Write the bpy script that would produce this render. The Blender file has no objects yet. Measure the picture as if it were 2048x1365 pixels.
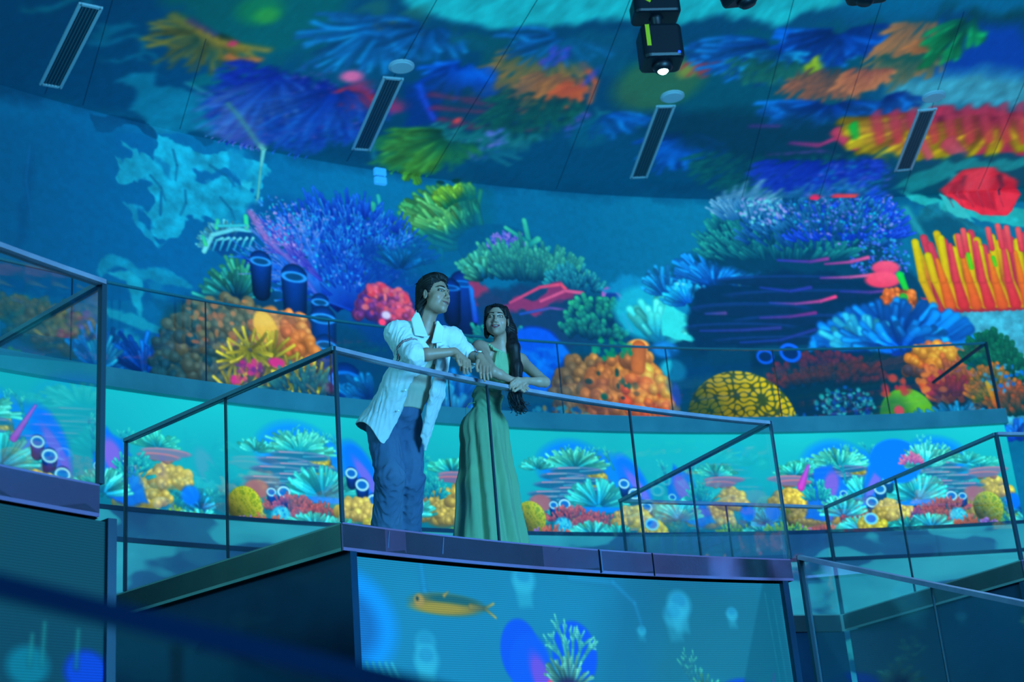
import bpy, bmesh, math, random
import numpy as np
from mathutils import Vector, Matrix

# ------------------------------------------------------------------ camera, light, exposure
sc = bpy.context.scene
col = bpy.data.collections.new('aquarium_hall'); sc.collection.children.link(col)
CAMZ = 1.5                       # eye height; every height below is written relative to it and raised by Z()
def Z(z): return z+CAMZ
def lin(c):
    r = []
    for v in c[:3]:
        v /= 255.
        r.append(v/12.92 if v <= .04045 else ((v+.055)/1.055)**2.4)
    return (*r, 1.)
cd = bpy.data.cameras.new('camera'); cam = bpy.data.objects.new('camera', cd); col.objects.link(cam)
cd.sensor_width = 36; cd.lens = 50; cd.clip_start = .05; cd.clip_end = 200
_p, _r = math.radians(19.3), math.radians(5.)
_f = Vector((0, math.cos(_p), math.sin(_p))); _x = Vector((1, 0, 0)); _d = _f.cross(_x)
_cx = _x*math.cos(_r)+_d*math.sin(_r); _cy = -(-_x*math.sin(_r)+_d*math.cos(_r))
M = Matrix((_cx, _cy, -_f)).transposed().to_4x4(); M.translation = (0, 0, CAMZ); cam.matrix_world = M
cd.dof.use_dof = True; cd.dof.focus_distance = 9.45; cd.dof.aperture_fstop = 2.0
sc.camera = cam
sc.view_settings.view_transform = 'Standard'; sc.view_settings.look = 'None'
sc.view_settings.exposure = 0.; sc.view_settings.gamma = 1.; sc.view_settings.use_curve_mapping = False
w = bpy.data.worlds.new('room_dark'); sc.world = w; w.use_nodes = True
w.node_tree.nodes['Background'].inputs[0].default_value = (.0, .02, .05, 1); w.node_tree.nodes['Background'].inputs[1].default_value = .3
def spot(name, loc, target, power, color, size=60, blend=.6, rad=.12):
    l = bpy.data.lights.new(name, 'SPOT'); l.energy = power; l.color = color; l.spot_size = math.radians(size); l.spot_blend = blend; l.shadow_soft_size = rad
    o = bpy.data.objects.new(name, l); col.objects.link(o); o.location = loc
    o.rotation_euler = (Vector(target)-Vector(loc)).to_track_quat('-Z', 'Y').to_euler(); return o
# projectors hung under the ceiling, outside the picture, throwing the reef onto walls and visitors
pb = spot('projector_beam', (-3.2, 3.2, 8.6), (-.6, 9., 4.4), 470, (1., 1., 1.), 34, .7, .06)
spot('projector_beam', (6.5, 1.5, 8.8), (-.1, 9.3, 4.6), 60, (.25, .85, .75), 30, .7, .15)
# this beam carries moving water light: pale cyan and deep blue patches
pb.data.use_nodes = True; _t = pb.data.node_tree; _e = _t.nodes['Emission']; _c = _t.nodes.new('ShaderNodeTexCoord'); _m = _t.nodes.new('ShaderNodeTexNoise'); _m.inputs['Scale'].default_value = 58; _m.inputs['Detail'].default_value = 1.
_q = _t.nodes.new('ShaderNodeValToRGB'); _q.color_ramp.elements[0].position = .44; _q.color_ramp.elements[0].color = (.0, .09, .26, 1); _q.color_ramp.elements[1].position = .54; _q.color_ramp.elements[1].color = (.14, .86, 1., 1)
_t.links.new(_c.outputs['Normal'], _m.inputs['Vector']); _t.links.new(_m.outputs['Fac'], _q.inputs[0]); _t.links.new(_q.outputs[0], _e.inputs[0])
def area(name, loc, target, power, color, size):
    l = bpy.data.lights.new(name, 'AREA'); l.energy = power; l.color = color; l.shape = 'DISK'; l.size = size
    o = bpy.data.objects.new(name, l); col.objects.link(o); o.location = loc; o.rotation_euler = (Vector(target)-Vector(loc)).to_track_quat('-Z', 'Y').to_euler()
# unseen fill lamps, added to brighten the platforms, walls and ceiling
area('platform_fill', (6.5, -2.5, 7.2), (.5, 10., 3.6), 330, (.34, .6, 1.), 2.5)
area('platform_fill', (-9., 1., 6.5), (-1.5, 10., 3.5), 450, (.15, .8, 1.), 2.)
area('ceiling_fill', (4.5, 3.5, 3.6), (1., 15.5, 9.8), 1300, (.1, .55, 1.), 2.5)

# ------------------------------------------------------------------ helpers
CEN = (7.5, .6)                  # centre of the round hall
def tag(o, label=None, cat=None, group=None, kind=None):
    for k, v in (('label', label), ('category', cat), ('group', group), ('kind', kind)):
        if v: o[k] = v
    return o
def mesh_obj(name, verts, faces, mat, parent=None, smooth=False, uvs=None, loc=None, fix=False):
    me = bpy.data.meshes.new(name); me.from_pydata([tuple(v) for v in verts], [], [tuple(f) for f in faces]); me.update()
    if uvs is not None:
        l = me.uv_layers.new(name='UVMap'); idx = np.empty(len(me.loops), np.int32); me.loops.foreach_get('vertex_index', idx)
        l.data.foreach_set('uv', np.asarray(uvs, np.float32)[idx].ravel())
    if fix:
        bm = bmesh.new(); bm.from_mesh(me); bmesh.ops.recalc_face_normals(bm, faces=bm.faces); bm.to_mesh(me); bm.free()
    if smooth: me.polygons.foreach_set('use_smooth', [True]*len(me.polygons))
    me.materials.append(mat); o = bpy.data.objects.new(name, me); col.objects.link(o)
    if parent: o.parent = parent
    if loc: o.location = loc
    return o
def empty(name, loc=(0, 0, 0), rz=0.):
    o = bpy.data.objects.new(name, None); o.empty_display_size = .2; col.objects.link(o); o.location = loc; o.rotation_euler = (0, 0, rz); return o
class MB:
    """collects shapes, then links them as one mesh"""
    def __init__(s): s.v = []; s.f = []
    def add(s, vs, fs): n = len(s.v); s.v += [tuple(v) for v in vs]; s.f += [tuple(i+n for i in f) for f in fs]; return s
    def box(s, c, d, ax=None):
        c = Vector(c); ax = ax or (Vector((1, 0, 0)), Vector((0, 1, 0)), Vector((0, 0, 1)))
        vs = [c+ax[0]*(d[0]/2*i)+ax[1]*(d[1]/2*j)+ax[2]*(d[2]/2*k) for i in (-1, 1) for j in (-1, 1) for k in (-1, 1)]
        return s.add(vs, [(0, 1, 3, 2), (4, 6, 7, 5), (0, 4, 5, 1), (2, 3, 7, 6), (0, 2, 6, 4), (1, 5, 7, 3)])
    def bar(s, a, b, w, h, up=(0, 0, 1)):
        a = Vector(a); b = Vector(b); t = (b-a).normalized(); sd = t.cross(Vector(up)).normalized(); u = sd.cross(t)
        return s.box((a+b)/2, ((b-a).length, w, h), (t, sd, u))
    def sweep(s, pts, w, h, closed=False):
        """rectangular bar along a horizontal polyline; pts are centres"""
        P = [Vector(p) for p in pts]; n = len(P); vs = []
        for i in range(n):
            t = (P[min(i+1, n-1)]-P[max(i-1, 0)]); t.z = 0; t.normalize(); sd = Vector((t.y, -t.x, 0))
            vs += [P[i]+sd*w/2+Vector((0, 0, h/2)), P[i]-sd*w/2+Vector((0, 0, h/2)), P[i]-sd*w/2-Vector((0, 0, h/2)), P[i]+sd*w/2-Vector((0, 0, h/2))]
        fs = [(4*i+k, 4*i+(k+1) % 4, 4*i+4+(k+1) % 4, 4*i+4+k) for i in range(n-1) for k in range(4)]+[(3, 2, 1, 0), tuple(4*(n-1)+k for k in range(4))]
        return s.add(vs, fs)
    def prism(s, pts, z0, z1):
        n = len(pts); vs = [(x, y, z0) for x, y in pts]+[(x, y, z1) for x, y in pts]
        return s.add(vs, [tuple(range(n))[::-1], tuple(range(n, 2*n))]+[(i, (i+1) % n, n+(i+1) % n, n+i) for i in range(n)])
    def lathe(s, prof, n=32, c=(0, 0, 0), ax=None):
        c = Vector(c); ax = ax or (Vector((1, 0, 0)), Vector((0, 1, 0)), Vector((0, 0, 1))); m = len(prof); vs = []
        for i in range(n):
            a = 2*math.pi*i/n
            for r, z in prof: vs.append(c+ax[0]*(r*math.cos(a))+ax[1]*(r*math.sin(a))+ax[2]*z)
        fs = [(i*m+j, ((i+1) % n)*m+j, ((i+1) % n)*m+j+1, i*m+j+1) for i in range(n) for j in range(m-1)]
        fs += [tuple(i*m for i in range(n))[::-1], tuple(i*m+m-1 for i in range(n))]
        return s.add(vs, fs)
    def rbox(s, c, d, r, ax=None, n=5):
        """box with rounded vertical (z) edges and softened top and bottom"""
        c = Vector(c); ax = ax or (Vector((1, 0, 0)), Vector((0, 1, 0)), Vector((0, 0, 1)))
        def loop(ins, z):
            o = []
            for q, (sx, sy) in enumerate(((1, 1), (-1, 1), (-1, -1), (1, -1))):
                for k in range(n+1):
                    a = math.pi/2*(q+k/n); rr = max(r-ins, .001); o.append(c+ax[0]*(sx*(d[0]/2-r)+rr*math.cos(a))+ax[1]*(sy*(d[1]/2-r)+rr*math.sin(a))+ax[2]*z)
            return o
        e = min(r*.5, d[2]*.2); L = [loop(e, -d[2]/2), loop(e*.3, -d[2]/2+e*.3), loop(0, -d[2]/2+e), loop(0, d[2]/2-e), loop(e*.3, d[2]/2-e*.3), loop(e, d[2]/2)]
        m = len(L[0]); vs = sum(L, []); fs = [(a*m+i, a*m+(i+1) % m, (a+1)*m+(i+1) % m, (a+1)*m+i) for a in range(5) for i in range(m)]
        return s.add(vs, fs+[tuple(range(m))[::-1], tuple(range(5*m, 6*m))])
    def build(s, name, mat, parent=None, smooth=False, org=None):
        """org: place the object's origin there"""
        if org is None and parent is None and s.v:
            a = np.array(s.v); org = ((a[:, 0].min()+a[:, 0].max())/2, (a[:, 1].min()+a[:, 1].max())/2, a[:, 2].min())
        if parent is not None: org = Vector((0, 0, 0))-Vector((0, 0, 0)); off = PO.get(parent.name, Vector((0, 0, 0)))
        else: off = Vector(org)
        o = mesh_obj(name, [Vector(v)-off for v in s.v], s.f, mat, parent, smooth, fix=True)
        if parent is None: o.location = off; PO[o.name] = off
        else: PO[o.name] = off
        return o
PO = {}                          # world origin of every parent, so that shapes can be written in hall coordinates
def root(name, loc):
    o = empty(name, loc); PO[o.name] = Vector(loc); return o

# ------------------------------------------------------------------ materials
def mat(name, color=(128, 128, 128), rough=.6, metal=0., spec=.5, noise=None, bump=None, emit=None, estr=0., coat=0., raw=False):
    m = bpy.data.materials.new(name); m.use_nodes = True; nt = m.node_tree; b = nt.nodes['Principled BSDF']
    c = color if raw else lin(color)
    b.inputs['Base Color'].default_value = c; b.inputs['Roughness'].default_value = rough; b.inputs['Metallic'].default_value = metal
    b.inputs['Specular IOR Level'].default_value = spec; b.inputs['Coat Weight'].default_value = coat
    if emit: b.inputs['Emission Color'].default_value = lin(emit); b.inputs['Emission Strength'].default_value = estr
    if noise or bump: tc = nt.nodes.new('ShaderNodeTexCoord')
    if noise:
        n = nt.nodes.new('ShaderNodeTexNoise'); n.inputs['Scale'].default_value = noise[0]; n.inputs['Detail'].default_value = 5
        r = nt.nodes.new('ShaderNodeValToRGB'); r.color_ramp.elements[0].color = lin(noise[1]); r.color_ramp.elements[1].color = lin(noise[2])
        r.color_ramp.elements[0].position = noise[3] if len(noise) > 3 else .35; r.color_ramp.elements[1].position = noise[4] if len(noise) > 4 else .65
        nt.links.new(tc.outputs['Object'], n.inputs['Vector']); nt.links.new(n.outputs['Fac'], r.inputs[0]); nt.links.new(r.outputs[0], b.inputs['Base Color'])
    if bump:
        n = nt.nodes.new('ShaderNodeTexNoise'); n.inputs['Scale'].default_value = bump[0]; n.inputs['Detail'].default_value = 4
        p = nt.nodes.new('ShaderNodeBump'); p.inputs['Strength'].default_value = bump[1]; p.inputs['Distance'].default_value = bump[2] if len(bump) > 2 else .01
        nt.links.new(tc.outputs['Object'], n.inputs['Vector']); nt.links.new(n.outputs['Fac'], p.inputs['Height']); nt.links.new(p.outputs[0], b.inputs['Normal'])
    return m
def glass_mat(name, tint, rough=.0, ior=1.5):
    m = bpy.data.materials.new(name); m.use_nodes = True; nt = m.node_tree; nt.nodes.clear()
    out = nt.nodes.new('ShaderNodeOutputMaterial'); mx = nt.nodes.new('ShaderNodeMixShader'); t = nt.nodes.new('ShaderNodeBsdfTransparent'); g = nt.nodes.new('ShaderNodeBsdfGlossy'); f = nt.nodes.new('ShaderNodeFresnel')
    ge = nt.nodes.new('ShaderNodeNewGeometry'); mr = nt.nodes.new('ShaderNodeMapRange')   # leaving the pane reflects as little as entering it
    mr.inputs['To Min'].default_value = ior; mr.inputs['To Max'].default_value = 1/ior; nt.links.new(ge.outputs['Backfacing'], mr.inputs[0]); nt.links.new(mr.outputs[0], f.inputs['IOR']); t.inputs[0].default_value = tint; g.inputs['Roughness'].default_value = rough; g.inputs[0].default_value = (1, 1, 1, 1)
    nt.links.new(f.outputs[0], mx.inputs[0]); nt.links.new(t.outputs[0], mx.inputs[1]); nt.links.new(g.outputs[0], mx.inputs[2]); nt.links.new(mx.outputs[0], out.inputs[0])
    return m
def picture_mat(name, canvas, strength, base=(26, 29, 33), rough=.85, lines=None):
    """a surface that shows a reef picture computed above by the painter: projection screen or LED wall"""
    h, w_ = canvas.a.shape[:2]; img = bpy.data.images.new(name, w_, h, alpha=False)
    px = np.ones((h, w_, 4), np.float32); px[..., :3] = np.clip(canvas.a[::-1], 0, 255)/255.
    img.pixels.foreach_set(px.ravel()); img.update(); img.pack()
    m = bpy.data.materials.new(name); m.use_nodes = True; nt = m.node_tree; b = nt.nodes['Principled BSDF']
    b.inputs['Base Color'].default_value = lin(base); b.inputs['Roughness'].default_value = rough; b.inputs['Specular IOR Level'].default_value = .2
    tx = nt.nodes.new('ShaderNodeTexImage'); tx.image = img; tx.extension = 'MIRROR'
    src = tx.outputs[0]
    if lines:
        tc = nt.nodes.new('ShaderNodeTexCoord'); sp = nt.nodes.new('ShaderNodeSeparateXYZ'); nt.links.new(tc.outputs['Object'], sp.inputs[0])
        mu = nt.nodes.new('ShaderNodeMath'); mu.operation = 'MULTIPLY'; mu.inputs[1].default_value = lines; nt.links.new(sp.outputs[2], mu.inputs[0])
        si = nt.nodes.new('ShaderNodeMath'); si.operation = 'SINE'; nt.links.new(mu.outputs[0], si.inputs[0])
        mr = nt.nodes.new('ShaderNodeMapRange'); mr.inputs['From Min'].default_value = -1; mr.inputs['From Max'].default_value = 1; mr.inputs['To Min'].default_value = .80; mr.inputs['To Max'].default_value = 1.16
        nt.links.new(si.outputs[0], mr.inputs[0])
        vm = nt.nodes.new('ShaderNodeVectorMath'); vm.operation = 'SCALE'; nt.links.new(src, vm.inputs[0]); nt.links.new(mr.outputs[0], vm.inputs['Scale']); src = vm.outputs[0]
    nt.links.new(src, b.inputs['Emission Color']); b.inputs['Emission Strength'].default_value = strength
    return m
# ---- painter for the projected reef pictures (surface metres; u to the right, v up) ----
import numpy as np, math
class Canvas:
    def __init__(s, u0, u1, v0, v1, ppm, seed=1):
        s.u0, s.v1, s.k = u0, v1, ppm
        s.W = int((u1-u0)*ppm); s.H = int((v1-v0)*ppm)
        s.a = np.zeros((s.H, s.W, 3), np.float32); s.rng = np.random.default_rng(seed)
        s.Y, s.X = np.mgrid[0:s.H, 0:s.W].astype(np.float32)
    def P(s, u, v): return (u-s.u0)*s.k, (s.v1-v)*s.k
    def noise(s, cell, seed=0, H=None, W=None, oct=3):
        H = H or s.H; W = W or s.W; out = np.zeros((H, W), np.float32); amp = 1.; tot = 0
        for o in range(oct):
            c = max(2., cell*s.k/2**o); r = np.random.default_rng(seed*31+o)
            g = r.random((int(H/c)+3, int(W/c)+3)).astype(np.float32)
            y = np.arange(H)/c; x = np.arange(W)/c; yi = y.astype(int); xi = x.astype(int)
            fy = (y-yi); fx = (x-xi); fy = (fy*fy*(3-2*fy))[:, None]; fx = (fx*fx*(3-2*fx))[None]
            a = g[yi][:, xi]; b = g[yi][:, xi+1]; c2 = g[yi+1][:, xi]; d = g[yi+1][:, xi+1]
            out += amp*((a*(1-fx)+b*fx)*(1-fy)+(c2*(1-fx)+d*fx)*fy); tot += amp; amp *= .5
        return out/tot
    def _box(s, x0, x1, y0, y1):
        x0 = max(0, int(x0)); y0 = max(0, int(y0)); x1 = min(s.W, int(x1)+2); y1 = min(s.H, int(y1)+2)
        return (x0, x1, y0, y1) if x1 > x0 and y1 > y0 else None
    def _put(s, b, m, col):
        x0, x1, y0, y1 = b; v = s.a[y0:y1, x0:x1]; m = m[..., None]
        s.a[y0:y1, x0:x1] = v*(1-m)+np.asarray(col, np.float32)*m
    def seg(s, p, q, w0, w1, c0, c1, al=1., shade=.2, soft=1.5):
        x0, y0 = s.P(*p); x1, y1 = s.P(*q); w0 *= s.k; w1 *= s.k; m = max(w0, w1)+soft+1
        b = s._box(min(x0, x1)-m, max(x0, x1)+m, min(y0, y1)-m, max(y0, y1)+m)
        if not b: return
        X = s.X[b[2]:b[3], b[0]:b[1]]; Y = s.Y[b[2]:b[3], b[0]:b[1]]
        dx, dy = x1-x0, y1-y0; L = dx*dx+dy*dy+1e-6
        t = np.clip(((X-x0)*dx+(Y-y0)*dy)/L, 0, 1); d = np.hypot(X-x0-t*dx, Y-y0-t*dy)
        w = w0+(w1-w0)*t; cov = np.clip((w-d)/soft+.5, 0, 1)*al
        sh = 1-shade*np.clip(d/np.maximum(w, .5), 0, 1)**2
        c0 = np.asarray(c0, np.float32); c1 = np.asarray(c1, np.float32)
        s._put(b, cov, (c0+(c1-c0)*t[..., None])*sh[..., None])
    def line(s, pts, w0, w1, c0, c1, **k):
        n = len(pts)-1; c0 = np.asarray(c0, float); c1 = np.asarray(c1, float)
        for i in range(n):
            a, b = i/n, (i+1)/n
            s.seg(pts[i], pts[i+1], w0+(w1-w0)*a, w0+(w1-w0)*b, c0+(c1-c0)*a, c0+(c1-c0)*b, **k)
    def ell(s, u, v, rx, ry, col, al=1., soft=.1, rot=0., hi=None, ring=0.):
        x, y = s.P(u, v); R = max(rx, ry)*s.k*(1+soft)+2
        b = s._box(x-R, x+R, y-R, y+R)
        if not b: return
        X = s.X[b[2]:b[3], b[0]:b[1]]-x; Y = -(s.Y[b[2]:b[3], b[0]:b[1]]-y)
        c, n = math.cos(rot), math.sin(rot); A = (X*c+Y*n)/(rx*s.k); B = (-X*n+Y*c)/(ry*s.k); d = np.hypot(A, B)
        e = max(soft, 1.5/(min(rx, ry)*s.k)); m = np.clip((1-d)/e+.5, 0, 1)
        if ring: m *= np.clip((d-(1-ring))/e+.5, 0, 1)
        col = np.asarray(col, np.float32)
        if hi is not None:
            t = np.clip(.5+.45*(B*.8+A*.35)+.25*(1-d*d)-.12, 0, 1)[..., None]; colr = col*(1-t)+np.asarray(hi, np.float32)*t
        else: colr = col
        s._put(b, m*al, colr)
    def poly(s, pts, col, al=1., rough=.08, soft=2., tex=.0, seed=3):
        P = np.array([s.P(*p) for p in pts]); m = rough*s.k*2+4
        b = s._box(P[:, 0].min()-m, P[:, 0].max()+m, P[:, 1].min()-m, P[:, 1].max()+m)
        if not b: return
        X = s.X[b[2]:b[3], b[0]:b[1]]; Y = s.Y[b[2]:b[3], b[0]:b[1]]; h, w = X.shape
        n1 = s.noise(.35, seed, h, w, 4)-.5; n2 = s.noise(.35, seed+9, h, w, 4)-.5
        Xn = X+n1*rough*s.k*4; Yn = Y+n2*rough*s.k*4
        ins = np.zeros(X.shape, bool); dm = np.full(X.shape, 1e9, np.float32); N = len(P)
        for i in range(N):
            (x0, y0), (x1, y1) = P[i], P[(i+1) % N]; dx, dy = x1-x0, y1-y0
            c = ((y0 > Yn) != (y1 > Yn)); xs = x0+(Yn-y0)*dx/(dy if abs(dy) > 1e-6 else 1e-6); ins ^= c & (Xn < xs)
            t = np.clip(((Xn-x0)*dx+(Yn-y0)*dy)/(dx*dx+dy*dy+1e-6), 0, 1); dm = np.minimum(dm, np.hypot(Xn-x0-t*dx, Yn-y0-t*dy))
        sd = np.where(ins, dm, -dm); cov = np.clip(sd/soft+.5, 0, 1)*al
        c = np.asarray(col, np.float32)[None, None]*(1+tex*3*(s.noise(.12, seed+5, h, w, 4)-.5))[..., None]
        s._put(b, cov, np.clip(c, 0, 255))
    # --- reef motifs ---
    def fan(s, u, v, rx, ry, n, w, cb, ct, a0=0, a1=180, inner=.15, curl=.15, al=1., jit=.25):
        r = s.rng; A = np.radians(np.linspace(a0, a1, n)+r.normal(0, 4, n)); fr = 1-jit*r.random(n)*1.6
        for i in np.argsort(-fr+r.random(n)*.3):
            f = fr[i]; c, q = math.cos(A[i]), math.sin(A[i]); k = r.normal(0, curl)
            p0 = (u+rx*inner*c, v+ry*inner*q); p2 = (u+rx*f*c, v+ry*f*q)
            pm = ((p0[0]+p2[0])/2-k*ry*q*.5, (p0[1]+p2[1])/2+k*rx*c*.5)
            pts = [((1-t)**2*p0[0]+2*t*(1-t)*pm[0]+t*t*p2[0], (1-t)**2*p0[1]+2*t*(1-t)*pm[1]+t*t*p2[1]) for t in np.linspace(0, 1, 4)]
            g = r.uniform(.6, 1.15); s.line(pts, w*.75, w*.8, np.array(cb)*g, np.clip(np.array(ct)*g, 0, 255), al=al, shade=.16, soft=max(1.2, w*s.k*.6))
            if w*s.k > 2.5 and r.random() < .6:
                j = int(r.integers(1, 3)); s.seg(pts[j], pts[j+1], w*.45, w*.3, np.array(ct)*g, np.clip(np.array(ct)*(1.25*g)+14*g, 0, 255), al=al*.8, shade=0, soft=max(1.5, w*s.k*.5))
    def bush(s, u, v, rx, ry, n, ln, w, cb, ct, up=1, al=1., full=False):
        r = s.rng; a = r.uniform(-math.pi if full else .0, math.pi, n); q = np.sqrt(r.random(n))
        X = rx*q*np.cos(a); Y = ry*q*np.sin(a)*up; o = np.argsort(-np.hypot(X/rx, Y/ry))
        for i in o:
            d = np.array([X[i]/rx, Y[i]/ry+.5*up]); d = d/(np.hypot(*d)+1e-6)+r.normal(0, .22, 2); l = ln*r.uniform(.6, 1.2)
            e = .45+.55*math.hypot(X[i]/rx, Y[i]/ry); g = r.uniform(.6, 1.15)*e
            s.seg((u+X[i], v+Y[i]), (u+X[i]+d[0]*l, v+Y[i]+d[1]*l), w, w*.85, np.array(cb), np.clip(np.array(cb)*(1-g)+np.array(ct)*g, 0, 255), al=al)
    def nod(s, u, v, rx, ry, n, rad, cb, ct, lx=.6, ly=.5, full=False, al=1.):
        r = s.rng; a = r.uniform(-math.pi if full else 0, math.pi, n); q = np.sqrt(r.random(n)); X = q*np.cos(a); Y = q*np.sin(a)
        s.ell(u, v+(0 if full else ry*.4), rx*.9, ry*(.9 if full else .6), np.array(cb)*.8, al=.85*al, soft=.2)
        for i in np.argsort(-Y+r.random(n)*.5):
            g = np.clip(.5+.5*(X[i]*lx+(Y[i]-.4)*ly)+r.normal(0, .15), .0, 1); ra = rad*r.uniform(.7, 1.25)
            c = np.array(cb)*(1-g)+np.array(ct)*g
            s.ell(u+X[i]*rx, v+Y[i]*ry, ra, ra*r.uniform(.85, 1.3), c*.6, soft=.3, hi=np.clip(c*1.15, 0, 255), al=al)
            s.ell(u+X[i]*rx+ra*.2, v+Y[i]*ry+ra*.3, ra*.4, ra*.4, np.clip(c*1.25+15*g, 0, 255), soft=.8, al=.7*al)
    def tree(s, u, v, ang, ln, w, cb, ct, depth=3, al=1., spread=.5):
        r = s.rng; u2, v2 = u+math.cos(ang)*ln, v+math.sin(ang)*ln
        s.seg((u, v), (u2, v2), w, w*.75, cb, np.array(cb)*.4+np.array(ct)*.6 if depth else ct, al=al)
        if depth:
            for k in range(3 if depth > 1 else 2):
                f = r.uniform(.35, 1.)
                s.tree(u+(u2-u)*f, v+(v2-v)*f, ang+r.uniform(-1, 1)*spread*1.6, ln*r.uniform(.45, .75), w*.75, cb, ct, depth-1, al, spread)
    def brain(s, u, v, rx, ry, cg, ch, cell=.085, seed=5, full=False, al=1., cut=0.):
        x, y = s.P(u, v); b = s._box(x-rx*s.k-2, x+rx*s.k+2, y-ry*s.k-2, y+(ry*s.k if full else cut*s.k+1)+2)
        if not b: return
        X = (s.X[b[2]:b[3], b[0]:b[1]]-x)/(rx*s.k); Y = -(s.Y[b[2]:b[3], b[0]:b[1]]-y)/(ry*s.k); d = np.hypot(X, Y)
        rr = np.random.default_rng(seed); U = X*rx/cell; V = Y*ry/cell; z = np.zeros_like(X)
        for i in range(14):
            t = rr.uniform(0, math.pi); z += np.cos((U*math.cos(t)+V*math.sin(t))*2.6+rr.uniform(0, 6.28))
        L = np.clip((np.abs(z)-.75)*1.1, 0, 1)[..., None]
        lit = (np.clip(.62+.3*Y+.3*X, 0.25, 1))[..., None]; col = (np.array(cg)*(1-L)+np.array(ch)*L)*lit
        s._put(b, np.clip((1-d)*rx*s.k/1.5+.5, 0, 1)*al, np.clip(col, 0, 255))
    def ring(s, u, v, rx, ry, c, cd, rot=0., tube=0., ct=None):
        if tube: s.seg((u, v-tube), (u, v), rx*.8, rx, np.array(ct if ct is not None else c)*.5, ct if ct is not None else c, shade=.5)
        s.ell(u, v, rx, ry, c, rot=rot); s.ell(u, v, rx*.68, ry*.62, cd, rot=rot)
    def plate(s, u, v, rx, ry, c, ce, rot=0., al=1.):
        s.ell(u, v, rx, ry, ce, rot=rot, al=al, soft=.15); s.ell(u, v-ry*.35, rx*.96, ry*.85, c, rot=rot, al=al, soft=.3)
    def speck(s, u, v, rx, ry, n, rad, cols, al=.9):
        r = s.rng
        for i in range(n):
            a = r.uniform(0, 6.283); q = math.sqrt(r.random()); c = cols[int(r.random()*len(cols))]
            s.ell(u+rx*q*math.cos(a), v+ry*q*math.sin(a), rad*r.uniform(.5, 1.3), rad*r.uniform(.5, 1.3), c, al=al*r.uniform(.5, 1), soft=.6)
    def blur(s, n=1):
        for _ in range(n):
            p = np.pad(s.a, ((1, 1), (1, 1), (0, 0)), 'edge')
            q = (p[:-2]+2*p[1:-1]+p[2:])/4; s.a = (q[:, :-2]+2*q[:, 1:-1]+q[:, 2:])/4
    def grade(s, az=.18):
        """projector colours: blues lean to azure, cyans lose their red"""
        R, G, B = s.a[..., 0], s.a[..., 1], s.a[..., 2]; w = np.clip((B-170)/60, 0, 1)*np.clip((B-G)/np.maximum(B, 1), 0, 1); c = np.clip((B-R)/np.maximum(B, 1)*1.6-.5, 0, 1)
        s.a[..., 0] = R*(1-.45*c); s.a[..., 1] = G+az*B*w; s.a[..., 2] = B*(1+.06*w)
    def run(s, items):
        for it in items: getattr(s, it[0])(*it[1], **(it[2] if len(it) > 2 else {}))
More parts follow.
